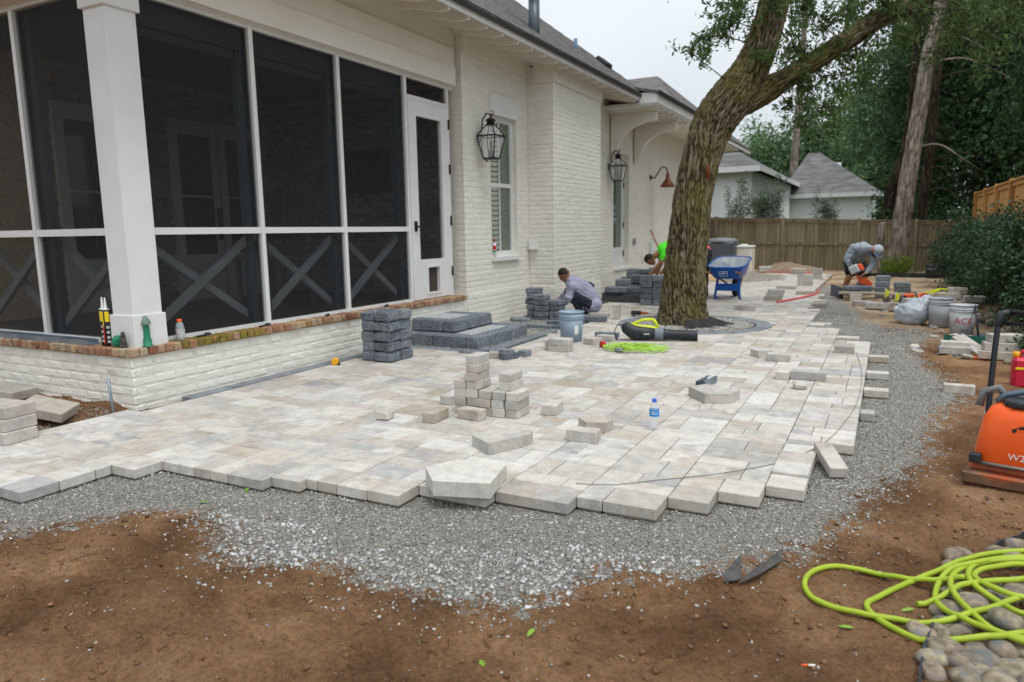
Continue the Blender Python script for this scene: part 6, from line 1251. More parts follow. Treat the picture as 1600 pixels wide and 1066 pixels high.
for (x, y, z, w, rz) in ((.92, 15.0, -.08, .4, .1), (1.12, 15.1, -.08, .36, -.1), (1.0, 15.05, .03, .36, .2), (1.15, 15.15, .12, .3, 0), (1.3, 14.6, -.08, .4, .1), (1.35, 14.5, .03, .3, .1)): block('tan paver in the rough pile at the hedge foot', x, y, z, w, .22, .1, rz, group='pavers piled at the hedge foot')
block('pale paver lying across the green tray beside the bucket', .93, 10.05, -.07, .30, .18, .09, -.1); block('grey-tan paver propped steeply over the green tray', .86, 9.55, -.06, .34, .20, .08, -.6, (.1, .5)); block('dark grey paver lying at the front of the debris by the green tray', .72, 9.25, -.072, .30, .14, .08, -.05); block('grey paver stacked on the dark one by the green tray', .72, 9.32, -.004, .28, .14, .06, .02)
for k in range(3): block('mixed grey paver in the rough stack by the compactor handle', 1.08 + .04 * k, 9.05 + .05 * k, -.07 + k * .085, .32, .16, .083, -.1 + .2 * k, group='pavers by the compactor handle')
block('grey paver beside the rough stack by the compactor handle', 1.30, 9.2, -.072, .3, .16, .08, .15)
MB_ = MB(); MB_.box(-.6, .6, -.06, .06, 0, .012); MB_.box(-.6, .6, -.06, -.048, .012, .07); MB_.box(-.6, .6, .048, .06, .012, .07); tag(MB_.build('green_tray', M('dark_green_plastic', srgb(30, 92, 78), rough=.5), None, (1.25, 9.85, -.02), (0, 0, .05)), 'long dark green plastic channel lying over the debris pavers', 'channel')
tag(MB().tube([(.95, 10.1, -.02), (1.7, 10.25, .0)], .018, 8).build('red_bar', M('red_bar', srgb(150, 44, 48), rough=.6)), 'red wrecking bar lying behind the green channel', 'bar'); tag(MB().tube([(1.06, 10.55, -.05), (1.02, 10.75, .33)], [.016, .012], 6).build('pry_bar', m_blk), 'black pry bar leaning against the white bucket', 'bar')
tag(MB().cbox(.14, .035, .03, .01).build('trowel_handle', MATS['orange_plastic'], None, (.93, 9.02, -.085), (0, 0, .1)), 'orange tool handle lying before the debris pavers', 'tool')
t = root('camera_case', (1.3, 22.6, -.08), 'small black case with round lid lying before the back fence', 'case'); MB().cbox(.62, .34, .24, .05, xf((1.25, 22.8, -.06))).build('body', m_blk, t); MB().ball((1.05, 22.8, .2), .1, 12, 8).build('lid', m_blk, t)
block('thin white board scrap lying beside the black case', .75, 23.0, -.04, .42, .12, .05, .05)
dd = MB(); dd.box(-.16, .16, -.16, .16, -.004, .004); t = root('dust_pan', (-1.0, 15.0, 0), 'black tilted square pan standing on the gravel beside the sawing man', 'pan'); MB().cbox(.26, .26, .02, .004, xf((-.86, 15.6, .06), (1.0, .3, .5))).build('plate', m_blk, t); MB().tube([(-.80, 15.55, -.03), (-.55, 15.5, -.05)], .01, 6).build('handle', m_blk, t)

# plate compactor
pc = empty('plate_compactor', (.43, 4.52, -.085), -.27); tag(pc, 'orange plate compactor with black tube handle standing on the dirt', 'plate compactor')
m_ora = M('scuffed_orange_plastic', srgb(222, 86, 28), srgb(232, 98, 38), rough=.42, scale=4, c3=srgb(120, 58, 30), c3scale=7, c3lo=.66, c3hi=.8, bump=.05); m_rust = M('muddy_steel', srgb(92, 72, 58), srgb(140, 108, 84), rough=.8, scale=9, metal=.1, c3=srgb(196, 84, 40), c3scale=3, c3lo=.5, c3hi=.6); m_base = M('worn_orange_steel', srgb(196, 92, 56), srgb(176, 96, 66), rough=.6, scale=6, c3=srgb(100, 76, 62), c3scale=6, c3lo=.52, c3hi=.65)
pl = MB(); pl.add([(0, .0, .035), (.50, .0, .035), (.50, .55, .035), (0, .55, .035), (.0, .05, .0), (.50, .05, .0), (.50, .50, .0), (0, .50, .0), (.0, -.005, .085), (.5, -.005, .085), (.5, .02, .09), (0, .02, .09), (0, .53, .09), (.5, .53, .09)], [(4, 7, 6, 5), (0, 4, 5, 1), (0, 1, 9, 8), (8, 9, 10, 11), (11, 10, 13, 12), (3, 2, 6, 7), (1, 5, 6, 2), (0, 3, 7, 4), (1, 2, 13, 10, 9), (0, 8, 11, 12, 3), (2, 3, 12, 13)]); pl.build('base_plate', m_rust, pc)
MB().cbox(.46, .40, .045, .012, xf((.25, .26, .091))).build('deck', m_base, pc)
tk = MB(); V = []; prof = [(.135, .215, .155), (.165, .222, .165), (.30, .205, .15), (.38, .19, .135), (.435, .165, .11), (.455, .13, .08), (.46, .02, .02)]; n = 32
for (z, sx, sy) in prof:
    for k in range(n): a = 2 * math.pi * k / n; ca, sa = math.cos(a), math.sin(a); e = .5; V.append((.245 + sx * math.copysign(abs(ca) ** e, ca), .20 + sy * math.copysign(abs(sa) ** e, sa), z))
tk.add(V, [(i * n + j, i * n + (j + 1) % n, (i + 1) * n + (j + 1) % n, (i + 1) * n + j) for i in range(len(prof) - 1) for j in range(n)], True); tko = tk.build('water_tank', m_ora, pc)
MB().lathe([(.072, 0), (.078, .008), (.078, .032), (.068, .040), (.0, .042)], 20, xf((.22, .17, .452)), cap=False).build('tank_cap', m_blk, tko)
for k in range(10): a = 2 * math.pi * k / 10; MB().cbox(.016, .010, .030, .003, xf((.22 + .079 * math.cos(a), .17 + .079 * math.sin(a), .455), (0, 0, a + math.pi / 2))).build('cap_rib', m_blk, tko)
MB().cbox(.055, .05, .055, .008, xf((.05, .035, .14))).build('rubber_mount', m_blk, pc); MB().tube([(.08, .035, .145), (.46, .035, .145)], .009, 8).build('lift_bar', M('grey_steel', srgb(140, 136, 130), rough=.5, metal=.5), pc)
tm = text_mesh('W2', .05, .0006); tm.materials.clear(); link('lettering', tm, m_white, pc, (.235, .0335, .20), (math.pi / 2, 0, 0))
mk = MB(); mk.add([(.20, .0545, .345), (.225, .054, .36), (.222, .0545, .338), (.208, .0548, .325)], [(0, 3, 2, 1)]); mk.add([(.225, .0535, .362), (.25, .054, .372), (.262, .0545, .355), (.238, .0545, .35)], [(0, 3, 2, 1)]); mk.build('emblem', M('dark_decal', srgb(50, 48, 46), rough=.6), pc)
eng = MB(); eng.cbox(.24, .22, .20, .03, xf((.28, .38, .30))); eng.cbox(.16, .14, .08, .02, xf((.33, .36, .50))); eng.build('engine', M('engine_grey', srgb(96, 98, 100), rough=.6), pc); MB().cbox(.15, .12, .05, .012, xf((.36, .30, .50))).build('engine_cover', m_lg, pc)
MB().tube([(.02, .22, .42), (.03, .24, .50), (.10, .25, .53), (.14, .26, .47)], .020, 10).build('hook', M('grey_rubber', srgb(110, 112, 112), rough=.6), pc)
MB().tube([(.10, .20, .455), (.14, .22, .50), (.28, .24, .54), (.46, .26, .545)], .017, 10).build('lift_handle', M('blue_grey_tube', srgb(92, 108, 122), rough=.4, metal=.4), pc)
hb_ = MB(); H1 = [(.03, .44, .30), (.02, .50, .42), (.01, .60, .66), (.005, .70, .86), (.03, .73, .90)]; hb_.tube([tuple(p) for p in catmull(np.array(H1), 24)], .016, 10); hb_.tube([(.03, .73, .90), (.25, .735, .905), (.50, .73, .90)], .016, 10); hb_.tube([tuple((.53 - p[0], p[1], p[2])) for p in catmull(np.array(H1), 24)], .016, 10); hb_.tube([(.006, .69, .84), (.52, .69, .84)], .010, 8); hb_.build('handle', M('black_tube_steel', srgb(30, 34, 38), rough=.35, metal=.3), pc)
MB().tube([(.006, .68, .82), (.012, .72, .893), (.05, .73, .90)], .024, 10).build('handle_grip', m_blk, pc)
# red fuel can
t = root('fuel_can', (1.12, 7.62, -.09), 'red plastic fuel can standing on the dirt beyond the compactor', 'fuel can'); m_rc = M('red_can', srgb(186, 34, 58), srgb(198, 44, 66), rough=.4, scale=4)
MB().cbox(.25, .17, .27, .025, xf((1.16, 7.62, -.09))).build('body', m_rc, t); MB().tube([(1.08, 7.62, .19), (1.10, 7.62, .23), (1.22, 7.62, .23), (1.25, 7.62, .18)], .016, 8).build('handle', m_rc, t); MB().lathe([(.028, 0), (.028, .05)], 14, xf((1.06, 7.62, .175))).build('cap', M('yellow_plastic', srgb(226, 164, 30), rough=.4), t); MB().box(1.05, 1.27, 7.530, 7.5345, .08, .10).build('band', M('yellow_print', srgb(232, 204, 30), rough=.5), t)

# ------------------------------------------------------------------ lime hose and river stones
HS = {'A': [(.589, 3.577), (.462, 3.48), (.361, 3.38), (.262, 3.273), (.135, 3.131), (.039, 2.962), (.002, 2.858), (.041, 2.769), (.128, 2.698), (.231, 2.677), (.384, 2.729), (.485, 2.8)],
      'B': [(.337, 3.15), (.232, 3.162), (.124, 3.174), (.01, 3.204), (-.107, 3.169), (-.199, 3.07), (-.225, 2.943), (-.186, 2.839), (-.097, 2.783), (.019, 2.771), (.157, 2.792), (.265, 2.832), (.407, 2.959), (.522, 3.081)],
      'C': [(.403, 2.772), (.317, 2.826), (.25, 2.936), (.236, 3.057), (.27, 3.195), (.354, 3.301), (.487, 3.44), (.575, 3.473)],
      'D': [(.403, 2.778), (.347, 2.878), (.298, 3.0), (.289, 3.127), (.327, 3.255), (.421, 3.374), (.58, 3.51)],
      'E': [(.504, 2.941), (.44, 3.014), (.367, 3.105), (.353, 3.204), (.401, 3.356), (.575, 3.473)],
      'F': [(.52, 3.066), (.422, 3.103), (.374, 3.183), (.401, 3.29), (.479, 3.36), (.568, 3.419)],
      'end': [(.173, 2.983), (.249, 3.027), (.339, 3.106), (.485, 3.221), (.549, 3.274)]}
seq = HS['end'] + [(.66, 3.40), (.72, 3.60)] + HS['A'] + [(.62, 2.87), (.72, 3.0), (.70, 3.12)] + HS['F'][::1] + [(.68, 3.44), (.74, 3.25), (.66, 3.0)] + HS['E'] + [(.70, 3.50), (.76, 3.2), (.66, 2.84), (.52, 2.76)] + HS['D'] + [(.72, 3.54), (.79, 3.2), (.68, 2.78), (.52, 2.73)] + HS['C'] + [(.70, 3.46), (.78, 3.30), (.70, 3.12)] + HS['B'][::-1]
HQ = catmull(np.array([(x, y, 0) for x, y in seq]), 700); hz = ground_z(HQ[:, 0], HQ[:, 1]) + .012
# lift strands where they cross earlier ones, and over the stones
rr_ = .0112
for i in range(len(HQ)):
    prev = HQ[:max(0, i - 25)]
    if len(prev):
        d_ = np.hypot(prev[:, 0] - HQ[i, 0], prev[:, 1] - HQ[i, 1]); w_ = np.clip(1.6 - d_ / (2 * rr_), 0, 1)
        c_ = (hz[:len(prev)] + 2 * rr_) * (w_ > .05); 
        if (w_ > .05).any(): hz[i] = max(hz[i], c_[w_ > .05].max() - .004)
hx = np.where(HQ[:, 0] > .25, .045, .0); hz = np.maximum(hz, ground_z(HQ[:, 0], HQ[:, 1]) + .012 + hx)
k_ = np.ones(13) / 13; hz = np.convolve(np.pad(hz, 6, mode='edge'), k_, mode='valid'); HQ[:, 2] = hz
tag(MB().tube([tuple(p) for p in HQ], rr_, 10).build('air_hose', M('lime_rubber_hose', srgb(142, 162, 40), srgb(156, 176, 50), rough=.45, scale=10, c3=srgb(150, 150, 50), c3scale=9, c3lo=.6, c3hi=.8)), 'thick lime green hose lying in loose loops over the stones and dirt', 'hose')
ROCK = []
for v in range(6):
    bm = bmesh.new(); bmesh.ops.create_icosphere(bm, subdivisions=3, radius=1); co = np.array([q.co for q in bm.verts]); nz_ = fbm(co * 1.1 + 5 * v, 3, v) - .5; sx, sy, sz = 1, .72 + .1 * (v % 3), .52 + .07 * (v % 2)
    for q, n_ in zip(bm.verts, nz_): q.co = Vector((q.co.x * sx, q.co.y * sy, q.co.z * sz)) * (1 + .55 * n_)
    me = bpy.data.meshes.new('river_stone'); bm.to_mesh(me); bm.free(); me.polygons.foreach_set('use_smooth', [True] * len(me.polygons)); ROCK.append(me)
m_rock = M('river_stone', srgb(100, 89, 73), srgb(148, 136, 116), rough=.78, scale=2.2, detail=7, rnd=.22, rndhue=.02, c3=srgb(106, 107, 105), c3scale=1.2, c3lo=.5, c3hi=.65, bump=.12, bscale=30)
for me in ROCK: me.materials.append(m_rock)
RK = [(.34, 3.49, .071), (.3, 3.39, .039), (.53, 3.55, .071), (.58, 3.74, .055), (.49, 3.62, .039), (.41, 3.2, .047), (.51, 3.21, .071), (.28, 2.97, .063), (.35, 3.02, .071), (.44, 2.87, .062), (.18, 2.74, .047), (.24, 2.65, .071), (.21, 2.55, .055), (.28, 2.56, .051), (.35, 2.61, .079), (.2, 2.47, .047), (.43, 2.58, .063), (.33, 2.52, .047), (.46, 2.66, .032), (.24, 2.77, .039), (.39, 2.89, .03), (.54, 3.32, .04), (.34, 3.33, .03), (.39, 2.54, .055), (.48, 2.76, .045), (.30, 2.80, .05), (.33, 2.72, .045), (.41, 2.72, .055), (.30, 3.12, .05), (.40, 3.08, .06), (.47, 3.02, .05), (.55, 2.95, .06), (.46, 3.12, .045), (.38, 2.97, .045), (.31, 2.88, .045), (.52, 2.85, .06), (.26, 2.86, .05), (.59, 3.1, .07), (.62, 3.3, .07), (.65, 3.55, .06), (.5, 2.62, .05), (.29, 2.46, .05), (.38, 2.45, .06), (.47, 2.5, .06), (.56, 2.7, .06), (.6, 2.85, .05)]
rr2 = random.Random(31); gz0 = ground_z(np.array([a[0] for a in RK]), np.array([a[1] for a in RK]))
for (x, y, r_), z in zip(RK, gz0): tag(link('river_stone', ROCK[rr2.randrange(6)], None, None, (x, y, float(z) + r_ * .22), (rr2.uniform(-.2, .2), rr2.uniform(-.2, .2), rr2.uniform(0, 6.28)), (r_ * 1.05,) * 3), 'smooth river stone in the bed below the loops of lime hose', 'stone', 'river stones under the lime hose')
FR = []
while len(FR) < 70:
    x, y = rr2.uniform(1.1, 2.1), rr2.uniform(8.6, 13.4)
    if x < 1.05 + (y - 8.6) * .06 or any(math.hypot(x - a, y - b) < .12 for a, b in FR): continue
    FR.append((x, y))
gz0 = ground_z(np.array([a[0] for a in FR]), np.array([a[1] for a in FR]))
for (x, y), z in zip(FR, gz0): r_ = rr2.uniform(.07, .14); tag(link('river_stone', ROCK[rr2.randrange(6)], None, None, (x, y, float(z) + r_ * .25), (rr2.uniform(-.2, .2), rr2.uniform(-.2, .2), rr2.uniform(0, 6.28)), (r_,) * 3), 'rounded pale stone in the bed at the foot of the dark hedge', 'stone', 'stones at the hedge foot')
for k in range(60): x, y = rr2.uniform(-.9, 1.9), rr2.uniform(22.9, 25.2); r_ = rr2.uniform(.08, .17); tag(link('river_stone', ROCK[rr2.randrange(6)], None, None, (x, y, -.1 + r_ * .3), (0, 0, rr2.uniform(0, 6.28)), (r_,) * 3), 'pale stone in the bed along the back fence', 'stone', 'stones along the back fence')
tag(MB().box(-1.4, 1.4, -.015, .015, -.1, .05).build('edging_strip', m_blk, None, (.55, 22.7, -.02), (0, 0, -.05)), 'black edging strip before the stones along the back fence', 'edging')
def edging(label, P_):
    q = catmull(np.array([(x, y, 0) for x, y in P_]), 24); V = []; z = ground_z(q[:, 0], q[:, 1])
    for p, zz_ in zip(q, z): V += [(p[0] - .004, p[1], zz_ - .03), (p[0] - .004, p[1], zz_ + .032), (p[0] + .004, p[1], zz_ + .032), (p[0] + .004, p[1], zz_ - .03)]
    n = len(q); tag(MB().add(V, [(4 * i + j, 4 * i + 4 + j, 4 * i + 4 + (j + 1) % 4, 4 * i + (j + 1) % 4) for i in range(n - 1) for j in range(4)]).build('edging_strip', m_blk), label, 'edging')
edging('black plastic edging curving between the dirt and the river stones', [(.155, 2.30), (.166, 2.451), (.179, 2.566), (.197, 2.697), (.217, 2.803), (.26, 2.92)]); edging('black plastic edging behind the stones near the compactor', [(.48, 3.62), (.502, 3.666), (.567, 3.786), (.633, 3.889), (.7, 3.99)])
# fallen leaves and litter
m_gl = M('fallen_green_leaf', srgb(104, 140, 44), srgb(126, 160, 60), rough=.5, scale=20); m_bl = M('fallen_brown_leaf', srgb(130, 112, 84), srgb(158, 140, 110), rough=.7, scale=20)
def leafmesh(): return MB().add([(-.5, 0, 0), (-.2, .16, .05), (.2, .17, .06), (.5, 0, .02), (.2, -.17, .06), (-.2, -.16, .05), (0, 0, 0)], [(0, 6, 1), (1, 6, 2), (2, 6, 3), (3, 6, 4), (4, 6, 5), (5, 6, 0)]).mesh('fallen_leaf')
GLM, BLM = leafmesh(), leafmesh(); GLM.materials.append(m_gl); BLM.materials.append(m_bl)
LV = [(-3.19, 2.50, 1, 'gravel before the patio corner'), (-3.13, 2.74, 1, 'gravel against the pavers'), (-1.13, 1.91, 1, 'bare soil before the pale stones'), (-1.07, 2.16, 1, 'soil close to the pale stones'), (.14, 2.92, 1, 'dirt inside the lime hose loop'), (-.06, 2.70, 1, 'dirt just outside the lime hose loop')]
for x, y, g_, w_ in LV: tag(link('fallen_leaf', GLM, None, None, (x, y, float(ground_z(np.array([x]), np.array([y]))[0]) + .008), (.1, -.1, lr.uniform(0, 6)), (.055,) * 3), 'small green leaf lying on the ' + w_, 'leaf')
r9 = np.random.default_rng(5); n = 150; x, y = r9.uniform(-3.6, .3, n), r9.uniform(1.0, 2.9, n); k = ~gravel_mask(x, y); x, y = x[k], y[k]; z = ground_z(x, y) + .006
V, F = leaves(np.stack([x, y, z], 1), .022, r9, .35, 0., .6); V = V.reshape(-1, 4, 3); V[:, :, 2] = z[:, None] + (V[:, :, 2] - z[:, None]) * .15; tag(link('leaf_litter', mesh_np('leaf_litter', V.reshape(-1, 3), F), M('dry_litter', srgb(110, 92, 68), srgb(168, 152, 124), rough=.8, scale=.5, isl=.4, world=True)), kind='stuff')
tw2 = MB()
for k in range(46):
    x0, y0 = r9.uniform(-3.3, .1), r9.uniform(1.1, 2.6); a = r9.uniform(0, 6.28); L_ = r9.uniform(.04, .14); P_ = np.array([(x0 + math.cos(a) * L_ * s + r9.normal() * .008, y0 + math.sin(a) * L_ * s + r9.normal() * .008, 0) for s in (0, .35, .7, 1)]); P_[:, 2] = ground_z(P_[:, 0], P_[:, 1]) + .005
    tw2.tube([tuple(p) for p in P_], .0014, 4)
tag(tw2.build('twig_litter', M('dry_twig', srgb(70, 52, 38), rough=.9)), kind='stuff')
# clods of soil
V, F = merge([stones(4600, -3.9, .7, .9, 4.4, .003, .02, dirt, 41), stones(26000, -3.9, .7, .9, 4.2, .0016, .0055, dirt, 43)]); tag(link('soil_clods', mesh_np('soil_clods', V, F), M('soil_clod', srgb(92, 68, 48), srgb(130, 98, 70), rough=.95, scale=2, isl=.25, world=True)), kind='stuff')
V, F = stones(1500, -7.4, -5.3, 2.75, 3.58, .005, .025, dirt, 42); tag(link('wall_soil_clods', mesh_np('wall_soil_clods', V, F), MATS['soil_clod']), kind='stuff')
t = root('cigarette_end', (-.16, 2.37, -.09), 'orange and white cigarette end lying on the bare soil', 'cigarette'); zc = float(ground_z(np.array([-.16]), np.array([2.37]))[0]) + .006; MB().tube([(-.18, 2.36, zc), (-.158, 2.37, zc)], .004, 8).build('filter', MATS['orange_plastic'], t); MB().tube([(-.158, 2.37, zc), (-.138, 2.379, zc)], .004, 8).build('paper', m_white, t)

# broken paver rubble in the saw yard
RB = []
for v in range(5):
    V, F = chamfer(1., .8, .5, .12, .09, lr); me = bpy.data.meshes.new('rubble_piece'); me.from_pydata(V, [], F); me.materials.append(m_paver if v % 2 else m_dark); RB.append(me)
for k in range(64):
    x, y = lr.uniform(-.1, 1.35), lr.uniform(8.7, 16.5)
    if x < .25 and y < 12: x += .4
    if gravel_mask(np.array([x]), np.array([y]))[0]: continue
    s_ = lr.uniform(.05, .16); z = float(ground_z(np.array([x]), np.array([y]))[0])
    tag(link('rubble_piece', RB[k % 5], None, None, (x, y, z - .01), (lr.uniform(-.2, .2), lr.uniform(-.2, .2), lr.uniform(0, 6)), (s_, s_, s_ * .8)), 'broken %s piece lying in the dirt of the saw yard' % ('charcoal block' if k % 5 % 2 == 0 else 'tan paver'), 'rubble', 'charcoal rubble in the saw yard' if k % 5 % 2 == 0 else 'tan rubble in the saw yard')

# ------------------------------------------------------------------ people
def figure(name, label, loc, rz, bones, mats, children=(), vox=.0105):
    """one continuous body: round cones fused by a voxel remesh, skin and clothes assigned by the nearest bone; bones: (p0, r0, p1, r1, material, (sx,sy,sz) or None)"""
    mb = MB()
    for p0, r0, p1, r1, mt in bones:
        p0, p1 = Vector(p0), Vector(p1); d = p1 - p0
        mb.ball(p0, r0, 14, 9); mb.ball(p1, r1, 14, 9)
        if d.length > 1e-4:
            n = 4; mb.tube([p0 + d * k / n for k in range(n + 1)], [r0 + (r1 - r0) * k / n for k in range(n + 1)], 14)
    me = mb.mesh('tmp'); o = bpy.data.objects.new('tmp', me); COL.objects.link(o)
    rm = o.modifiers.new('r', 'REMESH'); rm.mode = 'VOXEL'; rm.voxel_size = vox; sm = o.modifiers.new('s', 'SMOOTH'); sm.factor = .5; sm.iterations = 4
    dg = bpy.context.evaluated_depsgraph_get(); out = bpy.data.meshes.new_from_object(o.evaluated_get(dg)); bpy.data.objects.remove(o); bpy.data.meshes.remove(me)
    co = np.zeros(len(out.vertices) * 3); out.vertices.foreach_get('co', co); co = co.reshape(-1, 3)
    # small folds in the cloth
    names = list(dict.fromkeys(b[4] for b in bones)); best = np.full(len(co), 1e9); idx = np.zeros(len(co), int)
    for p0, r0, p1, r1, mt in bones:
        a, b = np.array(p0, float), np.array(p1, float); ab = b - a; L2 = ab @ ab
        t = np.clip(((co - a) @ ab) / L2, 0, 1) if L2 > 1e-8 else np.zeros(len(co)); d = np.linalg.norm(co - a - t[:, None] * ab, axis=1) - (r0 + (r1 - r0) * t)
        k = d < best; best[k] = d[k]; idx[k] = names.index(mt)
    nrm = np.zeros(len(co) * 3); out.vertices.foreach_get('normal', nrm); nrm = nrm.reshape(-1, 3)
    cloth = np.array([n.startswith('c_') for n in names])[idx]; w = (fbm(co * np.array([13, 13, 22.]), 3, 3) - .5) * .034 * cloth; co = co + nrm * w[:, None]; out.vertices.foreach_set('co', co.ravel())
    out.materials.clear()
    for n in names: out.materials.append(mats[n])
    nf = len(out.polygons); fv = np.zeros(nf, int)
    for i, p in enumerate(out.polygons): fv[i] = idx[p.vertices[0]]
    out.polygons.foreach_set('material_index', fv.astype(np.int32)); out.polygons.foreach_set('use_smooth', np.ones(nf, bool)); out.update()
    t = empty(name, loc, rz); tag(t, label, 'person'); out.name = 'body'; link('body', out, None, t)
    for nm, mb2, mt in children: mb2.build(nm, mt, t)
    return t
def hand(wr, dr, sp, curl, mt, right=1):
    """palm, four unequal bent fingers and a thumb leaving the side of the palm; dr finger direction, sp side direction, curl direction the fingers bend to"""
    wr, dr, sp, cu = Vector(wr), Vector(dr).normalized(), Vector(sp).normalized(), Vector(curl).normalized(); B = []
    for s in (-.026, 0, .026): B.append((wr + sp * s * .7, .017, wr + dr * .075 + sp * s, .017, mt))
    for s, L in ((-.033, .055), (-.011, .066), (.011, .070), (.033, .062)):
        a = wr + dr * .08 + sp * s; b = a + dr * L * .5 + cu * L * .25; c = b + dr * L * .15 + cu * L * .5; B += [(a, .0105, b, .0095, mt), (b, .0095, c, .0085, mt)]
    a = wr + dr * .02 + sp * .03 * right; b = a + sp * .035 * right + dr * .03; c = b + dr * .03 + cu * .02; B += [(a, .013, b, .011, mt), (b, .011, c, .0095, mt)]
    return B
def limb(pts, rad, mt): return [(pts[i], rad[i], pts[i + 1], rad[i + 1], mt if isinstance(mt, str) else mt[i]) for i in range(len(pts) - 1)]
def head(c, face, up, skin, r=.088):
    """skull, jaw, brow, nose and ears; returns bones and the frame"""
    c, f, u = Vector(c), Vector(face).normalized(), Vector(up).normalized(); u = (u - f * u.dot(f)).normalized(); s = f.cross(u)
    B = [(c + u * .02 - f * .012, r, c + u * .02 + f * .012, r * .95, skin), (c - u * .055 + f * .035, .058, c - u * .075 + f * .045, .042, skin), (c + f * .088 - u * .005, .012, c + f * .104 - u * .028, .013, skin), (c + f * .082 - u * .055 - s * .014, .011, c + f * .082 - u * .055 + s * .014, .011, skin)]
    for k in (-1, 1): B += [(c + s * k * .082, .018, c + s * k * .086 - u * .03, .013, skin), (c + f * .078 + u * .018 + s * k * .03, .017, c + f * .08 + u * .018 + s * k * .034, .017, skin)]
    return B, f, u, s
def eyes(c, f, u, s):
    mb = MB()
    for k in (-1, 1): mb.ball(tuple(Vector(c) + f * .088 + u * .004 + s * k * .032), .0085, 8, 6)
    return mb
def hair(c, f, u, s, r=.094, front=.35, low=-.1, seed=1):
    """cap of cropped hair hugging the skull"""
    mb = MB(); V = []; F = []; n, m_ = 26, 12; rr = np.random.default_rng(seed)
    for i in range(m_ + 1):
        t = math.pi * .62 * i / m_
        for j in range(n):
            a = 2 * math.pi * j / n; d = u * math.cos(t) + (s * math.sin(a) + f * math.cos(a)) * math.sin(t); lim = .62 if math.cos(a) > .35 else 1.
            tt = t * lim; d = u * math.cos(tt) + (s * math.sin(a) + f * math.cos(a)) * math.sin(tt); V.append(Vector(c) + u * .02 + d * (r + .004 * rr.random()))
    F = [(i * n + j, (i + 1) * n + j, (i + 1) * n + (j + 1) % n, i * n + (j + 1) % n) for i in range(m_) for j in range(n)]
    return mb.add(V, F, True)
m_skin = M('brown_skin', srgb(134, 92, 68), srgb(148, 104, 78), rough=.55, scale=6); m_skin2 = M('tan_skin', srgb(160, 112, 84), srgb(176, 128, 98), rough=.55, scale=6)
m_greyshirt = M('grey_blue_shirt', srgb(142, 144, 164), srgb(160, 162, 182), rough=.9, scale=8); m_greyshirt2 = M('grey_shirt', srgb(134, 144, 156), srgb(154, 164, 174), rough=.9, scale=8)
m_navy = M('dark_trousers', srgb(36, 40, 50), srgb(48, 52, 62), rough=.9, scale=8); m_neon = M('neon_green_shirt', srgb(76, 224, 40), srgb(92, 236, 56), rough=.8, scale=8); m_pink = M('neon_pink_shirt', srgb(236, 84, 98), srgb(244, 100, 110), rough=.8, scale=8)
m_hair = M('black_hair', srgb(26, 22, 20), srgb(40, 34, 30), rough=.7, scale=40); m_boot = M('tan_boot', srgb(120, 92, 62), srgb(146, 116, 82), rough=.8, scale=10); m_eye = M('dark_eye', (.01, .01, .01), rough=.2); m_sock = M('white_sock', srgb(190, 190, 186), rough=.9)
SK = {'skin': m_skin, 'c_shirt': m_greyshirt, 'c_pants': m_navy, 'boot': m_blk, 'sock': m_sock}
CR = .478
# crouching man, back to the house wall, laying charcoal blocks
hc = (-.27, .03, .66); hB, f, u, s = head(hc, (-.75, .25, -.62), (-.55, .1, .8), 'skin', .086)
B = hB + limb([(-.19, .02, .56), (-.24, .025, .62)], [.055, .05], 'skin')
B += limb([(.17, .0, .19), (.12, .0, .30), (-.02, .0, .43), (-.13, .01, .51)], [.15, .155, .165, .13], 'c_shirt') + [((-.17, -.15, .48), .085, (-.11, .17, .49), .085, 'c_shirt'), ((.19, -.06, .18), .13, (.19, .08, .18), .13, 'c_shirt')]
B += limb([(-.18, -.15, .475), (-.23, -.17, .30), (-.30, -.06, .19)], [.075, .062, .046], 'c_shirt') + limb([(-.12, .17, .48), (-.25, .26, .31), (-.38, .14, .20)], [.075, .06, .046], 'c_shirt')
B += hand((-.32, -.04, .175), (-.8, .3, -.5), (.2, .9, 0), (-.3, 0, -1), 'skin') + hand((-.40, .12, .185), (-.8, -.2, -.5), (.2, .9, 0), (-.3, 0, -1), 'skin', -1)
B += limb([(.15, -.08, .19), (-.20, -.10, .40), (-.02, -.05, .08)], [.10, .085, .055], 'c_pants') + limb([(.15, .10, .20), (.16, .38, .44), (.10, .22, .08)], [.10, .085, .055], 'c_pants')
B += [((-.02, -.05, .05), .045, (-.17, -.08, .035), .035, 'boot'), ((.10, .22, .05), .045, (-.02, .33, .035), .035, 'boot')]
figure('person', 'man in grey-blue long-sleeved shirt crouching to lay charcoal blocks', (-4.28, 10.62, 0), CR, B, SK, [('hair', hair(hc, f, u, s, .093, seed=1), m_hair), ('eyes', eyes(hc, f, u, s), m_eye)])
